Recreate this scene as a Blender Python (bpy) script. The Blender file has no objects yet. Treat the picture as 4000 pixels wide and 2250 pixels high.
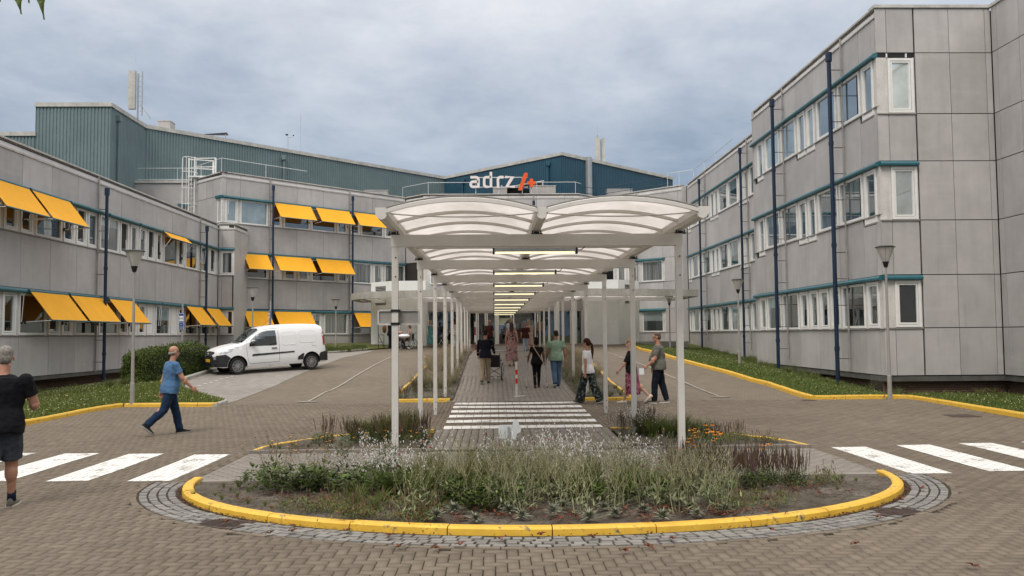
import bpy, bmesh, math, random
import numpy as np
from mathutils import Vector, Matrix, Euler
random.seed(7); RNG = np.random.default_rng(7)
sc = bpy.context.scene
col = bpy.data.collections.new("scene"); sc.collection.children.link(col)
R = math.radians

# ------------------------------------------------------------------ camera
cam_d = bpy.data.cameras.new("camera"); cam = bpy.data.objects.new("camera", cam_d); col.objects.link(cam)
sc.camera = cam
cam_d.sensor_fit = 'HORIZONTAL'; cam_d.sensor_width = 36; cam_d.lens = 29.7
cam_d.clip_start = .05; cam_d.clip_end = 3000
_p = math.atan(183/3300); _y = math.atan(72/3300*math.cos(_p)); _r = .0078
_f = Vector((math.sin(_y)*math.cos(_p), math.cos(_y)*math.cos(_p), math.sin(_p)))
_rt = Vector((math.cos(_y), -math.sin(_y), 0)); _up = _rt.cross(_f)
_rt2 = _rt*math.cos(_r) - _up*math.sin(_r); _up2 = _rt2.cross(_f)
cam.matrix_world = Matrix(((_rt2.x, _up2.x, -_f.x, 0), (_rt2.y, _up2.y, -_f.y, 0), (_rt2.z, _up2.z, -_f.z, 2.0), (0, 0, 0, 1)))

# ------------------------------------------------------------------ sky and sun
w = bpy.data.worlds.new("World"); sc.world = w; w.use_nodes = True
nt = w.node_tree; nt.nodes.clear()
def N(t, **k):
    n = nt.nodes.new(t)
    for a, b in k.items(): setattr(n, a, b)
    return n
def lk(a, b): nt.links.new(a, b)
out = N('ShaderNodeOutputWorld'); bg = N('ShaderNodeBackground'); bg.inputs[1].default_value = 1.0
SUN_EL, SUN_AZ = R(52), R(205)
sky = N('ShaderNodeTexSky', sky_type='NISHITA', sun_disc=False, sun_elevation=SUN_EL, sun_rotation=SUN_AZ)
skm = N('ShaderNodeMixRGB', blend_type='MULTIPLY'); skm.inputs[0].default_value = 1; skm.inputs[2].default_value = (.08, .08, .08, 1)
lk(sky.outputs[0], skm.inputs[1])
tc = N('ShaderNodeTexCoord'); sep = N('ShaderNodeSeparateXYZ'); lk(tc.outputs['Generated'], sep.inputs[0])
def M(op, a, b=None, c=None):
    n = N('ShaderNodeMath', operation=op)
    for i, x in enumerate((a, b, c)):
        if x is None: continue
        if isinstance(x, (int, float)): n.inputs[i].default_value = x
        else: lk(x, n.inputs[i])
    return n.outputs[0]
el = M('MAXIMUM', sep.outputs[2], 0.0)
# project the view direction on a cloud deck
den = M('ADD', el, .16)
px = M('DIVIDE', sep.outputs[0], den); py = M('DIVIDE', sep.outputs[1], den)
cmb = N('ShaderNodeCombineXYZ'); lk(px, cmb.inputs[0]); lk(py, cmb.inputs[1])
def noise(vec, s, d=5, rg=.55, dist=0.):
    n = N('ShaderNodeTexNoise'); n.inputs['Scale'].default_value = s; n.inputs['Detail'].default_value = d
    n.inputs['Roughness'].default_value = rg; n.inputs['Distortion'].default_value = dist; lk(vec, n.inputs['Vector']); return n.outputs[0]
n1 = noise(cmb.outputs[0], .8, 6, .55, .5); n2 = noise(cmb.outputs[0], 2.6, 6, .6, .3)
n3 = noise(cmb.outputs[0], 6.5, 5, .6, .2)
cl = M('ADD', M('ADD', M('MULTIPLY', n1, .58), M('MULTIPLY', n2, .30)), M('MULTIPLY', n3, .12))
rmp = N('ShaderNodeValToRGB'); lk(cl, rmp.inputs[0])
rmp.color_ramp.elements[0].position = .39; rmp.color_ramp.elements[0].color = (0, 0, 0, 1)
rmp.color_ramp.elements[1].position = .61; rmp.color_ramp.elements[1].color = (1, 1, 1, 1)
grd = N('ShaderNodeValToRGB'); lk(el, grd.inputs[0])
E_ = grd.color_ramp.elements
E_[0].position = 0; E_[0].color = (.305, .375, .462, 1)
E_[1].position = 1; E_[1].color = (2.05, 1.95, 1.83, 1)
for p, c in ((.12, (.308, .382, .474, 1)), (.22, (.40, .462, .547, 1)), (.31, (.53, .575, .645, 1)), (.42, (.74, .755, .79, 1)), (.60, (1.40, 1.36, 1.31, 1))):
    e = E_.new(p); e.color = c
hi = N('ShaderNodeMixRGB', blend_type='MULTIPLY'); hi.inputs[0].default_value = 1
lk(grd.outputs[0], hi.inputs[1])
tone = N('ShaderNodeMixRGB'); lk(rmp.outputs[0], tone.inputs[0]); tone.inputs[1].default_value = (.74, .80, .87, 1); tone.inputs[2].default_value = (1.30, 1.26, 1.22, 1)
lk(tone.outputs[0], hi.inputs[2])
mx = N('ShaderNodeMixRGB'); mx.inputs[0].default_value = .94; lk(skm.outputs[0], mx.inputs[1]); lk(hi.outputs[0], mx.inputs[2])
lk(mx.outputs[0], bg.inputs[0]); lk(bg.outputs[0], out.inputs[0])
sd = bpy.data.lights.new("sun", 'SUN'); sd.energy = 1.5; sd.angle = R(18); sd.color = (1, .93, .84)
sun = bpy.data.objects.new("sun", sd); col.objects.link(sun)
sun.rotation_euler = Vector((math.sin(SUN_AZ)*math.cos(SUN_EL), math.cos(SUN_AZ)*math.cos(SUN_EL), math.sin(SUN_EL))).to_track_quat('Z', 'Y').to_euler()
sc.view_settings.view_transform = 'Standard'; sc.view_settings.look = 'None'; sc.view_settings.gamma = 1
sc.view_settings.exposure = 0.13
sc.render.engine = 'CYCLES'

# ------------------------------------------------------------------ helpers
def tag(o, label=None, cat=None, group=None, kind=None):
    if label: o['label'] = label
    if cat: o['category'] = cat
    if group: o['group'] = group
    if kind: o['kind'] = kind
    return o
def thing(name, label, cat, loc=(0, 0, 0), rz=0, group=None):
    o = bpy.data.objects.new(name, None); col.objects.link(o); o.location = loc; o.rotation_euler = (0, 0, rz)
    o.empty_display_size = .2
    return tag(o, label, cat, group)
def link(name, me, parent=None, m=None):
    o = bpy.data.objects.new(name, me); col.objects.link(o)
    if m is not None:
        me.materials.clear()
        for x in (m if isinstance(m, (list, tuple)) else [m]): me.materials.append(x)
    if parent is not None: o.parent = parent
    return o
def copy_tree(o, parent=None):
    c = o.copy(); col.objects.link(c); c.parent = parent
    for ch in o.children: copy_tree(ch, c)
    return c
class MB:
    def __init__(s): s.v = []; s.f = []; s.mi = []; s.cur = 0
    def add(s, vs, fs):
        b = len(s.v); s.v += [tuple(x) for x in vs]; s.f += [tuple(b+i for i in f) for f in fs]; s.mi += [s.cur]*len(fs)
    def hexa(s, p):  # 8 points: bottom 0-3, top 4-7
        s.add(p, [(0, 3, 2, 1), (4, 5, 6, 7), (0, 1, 5, 4), (1, 2, 6, 5), (2, 3, 7, 6), (3, 0, 4, 7)])
    def box(s, a, b, rz=0, c=None):
        x0, y0, z0 = a; x1, y1, z1 = b
        p = [(x0, y0, z0), (x1, y0, z0), (x1, y1, z0), (x0, y1, z0), (x0, y0, z1), (x1, y0, z1), (x1, y1, z1), (x0, y1, z1)]
        if rz:
            cx, cy = c if c else ((x0+x1)/2, (y0+y1)/2); co, si = math.cos(rz), math.sin(rz)
            p = [(cx+(x-cx)*co-(y-cy)*si, cy+(x-cx)*si+(y-cy)*co, z) for x, y, z in p]
        s.hexa(p)
    def tube(s, pts, rad, n=8, cap=True):
        pts = [Vector(p) for p in pts]; k = len(pts)
        if isinstance(rad, (int, float)): rad = [rad]*k
        rings = []; ref = None
        for i, p in enumerate(pts):
            d = (pts[min(i+1, k-1)]-pts[max(i-1, 0)]).normalized()
            if ref is None: ref = Vector((0, 0, 1)) if abs(d.z) < .9 else Vector((1, 0, 0))
            a = (ref-d*ref.dot(d)).normalized(); ref = a; b = d.cross(a)
            rings.append([p+(a*math.cos(2*math.pi*j/n)+b*math.sin(2*math.pi*j/n))*rad[i] for j in range(n)])
        s.loft(rings, cap)
    def loft(s, rings, cap=True, close=True):
        n = len(rings[0]); vs = [q for r in rings for q in r]; fs = []
        for i in range(len(rings)-1):
            for j in range(n if close else n-1):
                fs.append((i*n+j, i*n+(j+1) % n, (i+1)*n+(j+1) % n, (i+1)*n+j))
        if cap: fs.append(tuple(range(n))[::-1]); fs.append(tuple((len(rings)-1)*n+j for j in range(n)))
        s.add(vs, fs)
    def ell(s, c, r, rot=None, nu=14, nv=9):
        rings = []
        for i in range(nv+1):
            t = math.pi*i/nv; t = min(max(t, .02), math.pi-.02); ring = []
            for j in range(nu):
                a = 2*math.pi*j/nu; q = Vector((r[0]*math.sin(t)*math.cos(a), r[1]*math.sin(t)*math.sin(a), -r[2]*math.cos(t)))
                if rot is not None: q = rot @ q
                ring.append(Vector(c)+q)
            rings.append(ring)
        s.loft(rings)
    def prism(s, poly, z0, z1):
        n = len(poly); s.add([(x, y, z0) for x, y in poly]+[(x, y, z1) for x, y in poly],
              [tuple(range(n))[::-1], tuple(range(n, 2*n))]+[(i, (i+1) % n, n+(i+1) % n, n+i) for i in range(n)])
    def mesh(s, name, mats=None, smooth=False):
        me = bpy.data.meshes.new(name); me.from_pydata(s.v, [], s.f); 
        if mats is not None:
            for m in (mats if isinstance(mats, (list, tuple)) else [mats]): me.materials.append(m)
            if max(s.mi, default=0): me.polygons.foreach_set('material_index', s.mi)
        if smooth: me.polygons.foreach_set('use_smooth', [True]*len(s.f))
        me.update(); return me
    def build(s, name, mats, parent=None, smooth=False):
        return link(name, s.mesh(name, mats, smooth), parent)
def np_mesh(name, V, F, mats, mi=None, colr=None, tint=None, smooth=False):
    """V (n,3), F (m,4) quads; colr (m,3) per face colour"""
    me = bpy.data.meshes.new(name); V = np.asarray(V, np.float32); F = np.asarray(F, np.int32); k = F.shape[1]
    me.vertices.add(len(V)); me.vertices.foreach_set('co', V.ravel())
    me.loops.add(F.size); me.loops.foreach_set('vertex_index', F.ravel())
    me.polygons.add(len(F)); me.polygons.foreach_set('loop_start', np.arange(0, F.size, k, dtype=np.int32))
    try: me.polygons.foreach_set('loop_total', np.full(len(F), k, np.int32))
    except Exception: pass
    for m in (mats if isinstance(mats, (list, tuple)) else [mats]): me.materials.append(m)
    if mi is not None: me.polygons.foreach_set('material_index', np.asarray(mi, np.int32))
    me.update(calc_edges=True)
    if colr is not None:
        a = me.color_attributes.new('Col', 'FLOAT_COLOR', 'CORNER'); c = np.ones((len(F), k, 4), np.float32)
        c[:, :, :3] = np.asarray(colr)[:, None, :]; a.data.foreach_set('color', c.ravel())
    if tint is not None:
        a = me.attributes.new('tint', 'FLOAT', 'FACE'); a.data.foreach_set('value', np.asarray(tint, np.float32))
    if smooth: me.polygons.foreach_set('use_smooth', np.ones(len(F), bool))
    me.validate(); return me

# ------------------------------------------------------------------ materials
class MT:
    def __init__(s, name):
        s.m = bpy.data.materials.new(name); s.m.use_nodes = True; s.t = s.m.node_tree; s.b = s.t.nodes['Principled BSDF']
        s.o = s.t.nodes['Material Output']; s._c = None
    def n(s, t, **k):
        x = s.t.nodes.new(t)
        for a, b in k.items(): setattr(x, a, b)
        return x
    def l(s, a, b): s.t.links.new(a, b)
    def co(s):
        if s._c is None: s._c = s.n('ShaderNodeTexCoord').outputs['Object']
        return s._c
    def map(s, sx, sy, sz, rz=0):
        m = s.n('ShaderNodeMapping'); m.inputs['Scale'].default_value = (sx, sy, sz); m.inputs['Rotation'].default_value = (0, 0, rz); s.l(s.co(), m.inputs[0]); return m.outputs[0]
    def noise(s, sc, det=4, rg=.6, vec=None, dist=0):
        x = s.n('ShaderNodeTexNoise'); x.inputs['Scale'].default_value = sc; x.inputs['Detail'].default_value = det
        x.inputs['Roughness'].default_value = rg; x.inputs['Distortion'].default_value = dist; s.l(vec if vec else s.co(), x.inputs['Vector']); return x.outputs[0]
    def rng(s, v, a, b, c=0, d=1):
        x = s.n('ShaderNodeMapRange'); x.inputs[1].default_value = a; x.inputs[2].default_value = b; x.inputs[3].default_value = c; x.inputs[4].default_value = d; s.l(v, x.inputs[0]); return x.outputs[0]
    def mix(s, f, a, b, op='MIX'):
        x = s.n('ShaderNodeMixRGB', blend_type=op)
        for i, q in enumerate((f, a, b)):
            if isinstance(q, (int, float)): x.inputs[i].default_value = q if i == 0 else (q, q, q, 1)
            elif isinstance(q, tuple): x.inputs[i].default_value = (*q, 1) if len(q) == 3 else q
            else: s.l(q, x.inputs[i])
        return x.outputs[0]
    def math(s, op, a, b=0):
        x = s.n('ShaderNodeMath', operation=op)
        for i, q in enumerate((a, b)):
            if isinstance(q, (int, float)): x.inputs[i].default_value = q
            else: s.l(q, x.inputs[i])
        return x.outputs[0]
    def bump(s, h, st=.3, dist=.01):
        x = s.n('ShaderNodeBump'); x.inputs['Strength'].default_value = st; x.inputs['Distance'].default_value = dist
        s.l(h, x.inputs['Height']); s.l(x.outputs[0], s.b.inputs['Normal'])
    def base(s, c):
        if isinstance(c, tuple): s.b.inputs['Base Color'].default_value = (*c, 1)
        else: s.l(c, s.b.inputs['Base Color'])
    def set(s, **k):
        nm = dict(rough='Roughness', metal='Metallic', spec='Specular IOR Level', coat='Coat Weight', crough='Coat Roughness')
        for a, b in k.items():
            i = s.b.inputs[nm[a]]
            if isinstance(b, (int, float)): i.default_value = b
            else: s.l(b, i)
        return s
def var(name, c, amt=.12, scale=4, rough=.6, bump=.0, bscale=60, metal=0, spec=.4, rnd=0., streak=0.):
    """plain material: base colour with two scales of noise, optional random tone per object and weather streaks"""
    t = MT(name); n = t.noise(scale); n2 = t.noise(scale*7, 3)
    v = t.math('ADD', t.rng(n, .3, .7, 1-amt, 1+amt), t.rng(n2, .3, .7, -amt*.4, amt*.4))
    if rnd:
        oi = t.n('ShaderNodeObjectInfo'); v = t.math('MULTIPLY', v, t.rng(oi.outputs['Random'], 0, 1, 1-rnd, 1+rnd))
    cc = t.mix(1., c, v, 'MULTIPLY')
    if streak:
        sn = t.noise(1, 5, .65, t.map(3.2, 3.2, .16)); cc = t.mix(t.rng(sn, .52, .8, 0, streak), cc, (.08, .07, .06))
    t.base(cc); t.set(rough=rough, metal=metal, spec=spec)
    if bump: t.bump(t.noise(bscale, 4), bump, .004)
    return t.m
MAT = {}
def panel_mat():
    t = MT('fibre cement panel'); oi = t.n('ShaderNodeObjectInfo')
    off = t.n('ShaderNodeVectorMath', operation='ADD'); t.l(t.co(), off.inputs[0])
    sc_ = t.n('ShaderNodeVectorMath', operation='SCALE'); sc_.inputs[0].default_value = (13, 7, 3); t.l(oi.outputs['Random'], sc_.inputs['Scale']); t.l(sc_.outputs[0], off.inputs[1])
    v = off.outputs[0]; a = t.noise(.55, 4, .55, v, .4); b = t.noise(2.6, 5, .6, v)
    mp = t.n('ShaderNodeMapping'); mp.inputs['Scale'].default_value = (2.4, 2.4, .22); t.l(v, mp.inputs[0]); st = t.noise(1.5, 5, .6, mp.outputs[0])
    mh = t.n('ShaderNodeMapping'); mh.inputs['Scale'].default_value = (.5, .5, 3.4); t.l(v, mh.inputs[0]); sh = t.noise(1., 4, .6, mh.outputs[0], .5)
    k = t.math('ADD', t.rng(a, .3, .7, .88, 1.08), t.math('ADD', t.rng(b, .3, .7, -.05, .05), t.rng(st, .35, .7, .04, -.05)))
    k = t.math('MULTIPLY', k, t.rng(oi.outputs['Random'], 0, 1, .90, 1.06))
    c = t.mix(1., (.450, .430, .418), k, 'MULTIPLY'); c = t.mix(t.rng(sh, .56, .78, 0, .30), c, (.56, .54, .515)); c = t.mix(t.rng(st, .64, .84, 0, .40), c, (.18, .165, .145))
    t.base(c); t.set(rough=t.rng(b, .3, .7, .42, .6), spec=.35); t.bump(t.noise(55, 3, .6, v), .12, .002); return t.m
MAT['panel'] = panel_mat()
MAT['white'] = var('white window frame', (.80, .79, .765), .05, 5, .35, spec=.5, streak=.12)
MAT['pier'] = var('weathered white pier', (.60, .58, .55), .12, 2.5, .55, streak=.30)
MAT['dark'] = var('dark joint backing', (.035, .033, .03), .1, 3, .9)
MAT['teal'] = var('teal cassette', (.022, .118, .145), .14, 3, .4, spec=.5)
MAT['tealrib'] = var('weathered teal sheet', (.150, .208, .218), .10, .6, .5, spec=.4)
MAT['navyrib'] = var('dark blue sheet', (.018, .074, .115), .12, .6, .42, spec=.5)
MAT['blue'] = var('blue downpipe paint', (.008, .022, .050), .2, 2, .38, spec=.5)
MAT['coping'] = var('stained pale coping', (.50, .485, .45), .2, 1.6, .6, streak=.3)
MAT['sill'] = var('grey sill', (.30, .285, .265), .15, 3, .6)
MAT['concrete'] = var('weathered concrete', (.36, .345, .31), .2, 1.4, .8, .3, 40, streak=.35)
MAT['plinth'] = var('dark plinth concrete', (.10, .095, .085), .25, 2, .85, .2)
MAT['paintwhite'] = var('white render', (.76, .78, .745), .05, 1.2, .6, .05, 80, streak=.06)
MAT['steel'] = var('cream painted steel', (.60, .575, .535), .06, 3, .38, .03, spec=.5)
MAT['galv'] = var('galvanised steel', (.42, .43, .43), .15, 6, .38, metal=.55)
MAT['galvlight'] = var('pale galvanised rail', (.62, .64, .64), .1, 6, .4, metal=.2)
MAT['lamppost'] = var('grey lamp post', (.30, .285, .265), .1, 3, .5)
MAT['black'] = var('black plastic', (.012, .012, .013), .2, 6, .45)
MAT['iron'] = var('rusty cast iron', (.055, .035, .028), .35, 14, .75, .3, 90)
MAT['rubber'] = var('tyre rubber', (.012, .012, .012), .2, 10, .8)
MAT['yellow'] = None
def yellow_mat():
    t = MT('worn yellow kerb paint'); n = t.noise(3.5, 5, .65); n2 = t.noise(22, 5, .7)
    c = t.mix(t.rng(n, .3, .7), (.56, .33, .030), (.76, .46, .045)); hs = t.noise(1, 5, .7, t.map(.9, .9, 14)); c = t.mix(t.rng(hs, .58, .74, 0, .55), c, (.20, .13, .05)); m = t.math('MULTIPLY', t.rng(n, .52, .62), t.rng(n2, .5, .6))
    c = t.mix(m, c, (.10, .09, .07)); c = t.mix(t.rng(t.noise(9, 5, .7), .62, .75, 0, .5), c, (.30, .19, .04)); t.base(c); t.set(rough=.55); t.bump(n2, .35, .004); return t.m
MAT['yellow'] = yellow_mat()
def fabric(name, c, rim=0.0, sc_=5, amt=.2, bs=14):
    t = MT(name); n = t.noise(sc_, 4, .6); t.base(t.mix(1., c, t.rng(n, .3, .7, 1-amt, 1+amt), 'MULTIPLY')); t.set(rough=.9, spec=.1)
    t.b.inputs['Sheen Weight'].default_value = .03
    a = t.noise(bs, 3, .55, None, .8); t.bump(a, .55, .02); return t.m
def awning_mat():
    t = MT('yellow awning fabric'); oi = t.n('ShaderNodeObjectInfo'); n = t.noise(1.3, 3)
    v = t.math('MULTIPLY', t.rng(n, .3, .7, .95, 1.05), t.rng(oi.outputs['Random'], 0, 1, .93, 1.04)); c = t.mix(1., (.94, .455, .030), v, 'MULTIPLY')
    t.base(c); t.set(rough=.75, spec=.25); t.bump(t.noise(2, 3, .5, None, 1), .2, .05)
    tr = t.n('ShaderNodeBsdfTranslucent'); t.l(c, tr.inputs[0]); ms = t.n('ShaderNodeMixShader'); ms.inputs[0].default_value = .12
    t.l(t.b.outputs[0], ms.inputs[1]); t.l(tr.outputs[0], ms.inputs[2]); t.l(ms.outputs[0], t.o.inputs[0]); return t.m
MAT['awning'] = awning_mat()
def glass_mat(name, inner, refl=.35, curtain=None, tint=(.75, .82, .85)):
    """window glass seen from outside: a room tone behind it and a mirror layer that follows the viewing angle"""
    t = MT(name); d = t.n('ShaderNodeBsdfDiffuse'); n = t.noise(.8, 3); oi = t.n('ShaderNodeObjectInfo')
    c = t.mix(1., inner, t.math('MULTIPLY', t.rng(n, .3, .7, .6, 1.4), t.rng(oi.outputs['Random'], 0, 1, .6, 1.4)), 'MULTIPLY')
    if curtain:
        f = t.noise(1, 2, .5, t.map(9, 9, .15)); c = t.mix(t.rng(f, .35, .65, .0, 1), c, curtain)
    t.l(c, d.inputs[0]); g = t.n('ShaderNodeBsdfGlossy'); g.inputs['Roughness'].default_value = .015; g.inputs[0].default_value = (*tint, 1)
    bp = t.n('ShaderNodeBump'); bp.inputs['Strength'].default_value = .05; bp.inputs['Distance'].default_value = .05; t.l(t.noise(.7, 2), bp.inputs['Height']); t.l(bp.outputs[0], g.inputs['Normal'])
    fr = t.n('ShaderNodeFresnel'); fr.inputs[0].default_value = 1.6; ms = t.n('ShaderNodeMixShader')
    t.l(t.math('MINIMUM', t.math('ADD', t.math('MULTIPLY', fr.outputs[0], 1.35), refl), .92), ms.inputs[0]); t.l(d.outputs[0], ms.inputs[1]); t.l(g.outputs[0], ms.inputs[2]); t.l(ms.outputs[0], t.o.inputs[0]); return t.m
MAT['glass'] = glass_mat('dark window glass', (.018, .02, .02), .20)
MAT['glassR'] = glass_mat('reflecting window glass', (.014, .017, .019), .32)
MAT['glassblind'] = glass_mat('glass with pale blind', (.26, .31, .31), .18)
MAT['glasscurtain'] = glass_mat('glass with curtain', (.06, .07, .07), .22, (.26, .27, .26))
MAT['glasspaintedsky'] = glass_mat('glass with painted sky reflection', (.62, .68, .66), .40, None, (.86, .93, .94))  # mirror layer over a pale base colour that stands in for bright sky reflection
MAT['glassdark'] = glass_mat('entrance glass', (.008, .009, .009), .10)
def attr_mat(name, rough=.6, trans=0.15, spec=.25, rnd=.12):
    t = MT(name); a = t.n('ShaderNodeAttribute'); a.attribute_name = 'Col'; oi = t.n('ShaderNodeObjectInfo')
    c = t.mix(1., a.outputs[0], t.rng(oi.outputs['Random'], 0, 1, 1-rnd, 1+rnd), 'MULTIPLY'); t.base(c); t.set(rough=rough, spec=spec)
    if trans:
        tr = t.n('ShaderNodeBsdfTranslucent'); t.l(c, tr.inputs[0]); ms = t.n('ShaderNodeMixShader'); ms.inputs[0].default_value = trans
        t.l(t.b.outputs[0], ms.inputs[1]); t.l(tr.outputs[0], ms.inputs[2]); t.l(ms.outputs[0], t.o.inputs[0])
    return t.m
MAT['plant'] = attr_mat('plant tissue'); MAT['flower'] = attr_mat('petals', .6, .3)
def tint_mat(name, c0, c1, c2, rough=.85, speck=.25, bs=140):
    """paving unit: tone per unit (face attribute or per object) with mineral specks"""
    t = MT(name); a = t.n('ShaderNodeAttribute'); a.attribute_name = 'tint'; oi = t.n('ShaderNodeObjectInfo')
    v = t.math('FRACT', t.math('ADD', a.outputs['Fac'], oi.outputs['Random']))
    c = t.mix(v, c0, c1); big = t.noise(.35, 4, .6); c = t.mix(t.rng(big, .35, .65, 0, .6), c, c2); pz = t.noise(.13, 5, .7); c = t.mix(1., c, t.rng(pz, .35, .65, .80, 1.14), 'MULTIPLY')
    sp = t.noise(bs, 2, .7); c = t.mix(t.rng(sp, .60, .72, 0, speck), c, (.50, .45, .38)); c = t.mix(t.rng(sp, .42, .30, 0, speck*1.2), c, (.06, .05, .04))
    st = t.noise(1.7, 5, .7); c = t.mix(t.rng(st, .58, .75, 0, .28), c, (.10, .085, .07)); t.base(c); t.set(rough=rough, spec=.25); t.bump(t.noise(90, 3), .35, .003); return t.m
MAT['brick'] = tint_mat('brown clinker paver', (.128, .103, .077), (.186, .151, .113), (.156, .127, .097))
MAT['gpaver'] = tint_mat('grey concrete paver', (.205, .183, .158), (.262, .235, .205), (.235, .211, .185), speck=.12)
MAT['sett'] = tint_mat('granite sett', (.140, .134, .124), (.265, .253, .235), (.195, .186, .172), .7, .2, 70)
MAT['wallbrick'] = tint_mat('dark wall brick', (.115, .070, .048), (.175, .112, .080), (.145, .092, .066), .85, .1)
def sand_mat():
    t = MT('joint sand with moss'); n = t.noise(.9, 5, .7); n2 = t.noise(12, 3); c = t.mix(t.rng(n2, .3, .7), (.032, .027, .021), (.060, .050, .040)); c = t.mix(t.math('MULTIPLY', t.rng(n, .52, .64), t.rng(n2, .4, .6)), c, (.035, .055, .012)); t.base(c); t.set(rough=.95, spec=.1); return t.m
MAT['sand'] = sand_mat()
def far_brick(name, c0, c1, mortar, sx, sy, ang=0, disp=.5):
    t = MT(name); b = t.n('ShaderNodeTexBrick'); b.inputs['Scale'].default_value = 1; b.inputs['Brick Width'].default_value = sx; b.inputs['Row Height'].default_value = sy
    b.inputs['Mortar Size'].default_value = .006; b.inputs['Color1'].default_value = (*c0, 1); b.inputs['Color2'].default_value = (*c1, 1); b.inputs['Mortar'].default_value = (*mortar, 1)
    t.l(t.map(1, 1, 1, ang), b.inputs[0]); big = t.noise(.3, 5, .65); st = t.noise(1.6, 5, .7)
    c = t.mix(1., b.outputs[0], t.rng(big, .3, .7, .88, 1.1), 'MULTIPLY'); c = t.mix(t.rng(st, .58, .75, 0, .25), c, (.09, .08, .065)); t.base(c); t.set(rough=.85, spec=.25); return t.m
MAT['roadfar'] = far_brick('brown brick road', (.134, .109, .082), (.172, .141, .107), (.10, .085, .066), .21, .105, .3)
MAT['parkfar'] = far_brick('grey brick parking', (.22, .20, .18), (.285, .265, .24), (.13, .115, .10), .21, .105, .2)
def stripe_mat():
    t = MT('worn white road paint'); a = t.noise(2.2, 5, .65); b = t.noise(30, 4, .7); c3 = t.noise(.7, 3)
    m = t.math('MAXIMUM', t.math('MULTIPLY', t.rng(a, .53, .62), t.rng(b, .43, .56)), t.math('MULTIPLY', t.rng(b, .60, .68, 0, .8), t.rng(c3, .4, .6, .2, 1))); c = t.mix(t.noise(1.2, 3), (.66, .65, .62), (.80, .79, .76)); c = t.mix(m, c, (.18, .15, .12)); t.base(c); t.set(rough=.7); return t.m
MAT['stripe'] = stripe_mat()
def soil_mat():
    t = MT('bark and sandy soil'); a = t.noise(1.2, 5, .65); b = t.noise(16, 6, .75); c = t.mix(t.rng(a, .35, .65), (.070, .058, .045), (.155, .136, .112)); c = t.mix(t.rng(b, .48, .66), c, (.035, .026, .02))
    c = t.mix(t.rng(t.noise(70, 2), .66, .74, 0, .6), c, (.38, .34, .30)); t.base(c); t.set(rough=.95, spec=.1); t.bump(b, .9, .02); return t.m
MAT['soil'] = soil_mat()
def grass_base():
    t = MT('lawn ground'); a = t.noise(.5, 5, .6); b = t.noise(14, 5, .7); c = t.mix(t.rng(a, .3, .7), (.065, .085, .020), (.105, .120, .035)); c = t.mix(t.rng(b, .4, .65, 0, .6), c, (.12, .12, .05)); t.base(c); t.set(rough=.9, spec=.15); t.bump(b, .9, .03); return t.m
MAT['lawn'] = grass_base()
def emis(name, c, s):
    t = MT(name); t.base(c); t.b.inputs['Emission Color'].default_value = (*c, 1); t.b.inputs['Emission Strength'].default_value = s; return t.m
MAT['tube'] = emis('lit fluorescent tube', (1.0, .90, .55), 1.15)
MAT['letter'] = var('white letter', (.80, .72, .70), .03, 3, .4); MAT['orange'] = var('orange logo', (.80, .11, .02), .04, 3, .4)
MAT['red'] = var('red reflective band', (.62, .02, .02), .05, 8, .4); MAT['bollard'] = var('white post paint', (.68, .67, .64), .08, 8, .45)
MAT['signblue'] = var('blue sign', (.012, .06, .27), .05, 8, .35); MAT['signwhite'] = var('white sign print', (.75, .76, .78), .03, 8, .4)
def poly_mat():
    t = MT('milky polycarbonate'); n = t.noise(.9, 4); n2 = t.noise(1, 5, .65, t.map(1.2, .5, 1)); c = t.mix(t.rng(n2, .35, .7), (.80, .775, .755), (.64, .615, .59)); t.base(c); t.set(rough=.3, spec=.4)
    tr = t.n('ShaderNodeBsdfTranslucent'); t.l(c, tr.inputs[0]); ms = t.n('ShaderNodeMixShader'); ms.inputs[0].default_value = .88
    t.l(t.b.outputs[0], ms.inputs[1]); t.l(tr.outputs[0], ms.inputs[2]); t.l(ms.outputs[0], t.o.inputs[0]); return t.m
MAT['poly'] = poly_mat()
MAT['milk'] = var('milky lamp bowl', (.50, .48, .45), .08, 5, .3)
# ------------------------------------------------------------------ ground
PY = [0, 16, 20.8, 25, 29, 31, 35.5, 40, 47, 55, 70]; PZ = [0, 0, .07, .16, .34, .50, .78, 1.0, 1.10, 1.40, 1.5]
def zr(y): return np.interp(y, PY, PZ)
def gwR(y): return np.interp(y, [20, 27, 36, 45.8, 55, 60, 70], [-.22, -.14, .28, .50, .95, 1.2, 1.4])
def gwL(y): return np.interp(y, [20, 30, 37.5, 45, 53, 60], [-.12, -.1, .02, .25, .75, 1.3])
KL = [(-10.6, -14), (-10.6, 18.6), (-10.55, 19.4), (-10.45, 20.2), (-10.4, 21.1), (-10.38, 21.9), (-10.25, 22.7), (-10.02, 23.22)]
KL2 = [(-10.02, 23.22), (-9.3, 23.2), (-8.4, 23.15), (-7.5, 23.1)]
KR = [(8.2, 49.5), (7.95, 42.5), (7.85, 38.3), (8.0, 35.6), (8.58, 31.1), (8.95, 27.7), (8.82, 23.55)]
KR2 = [(8.82, 23.55), (11.5, 23.55), (11.68, 22.7), (11.78, 20.8), (11.86, 18.8), (11.95, 15), (12, -14)]
def kx(y): return np.interp(y, [q[1] for q in KR[::-1]], [q[0] for q in KR[::-1]])
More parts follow.
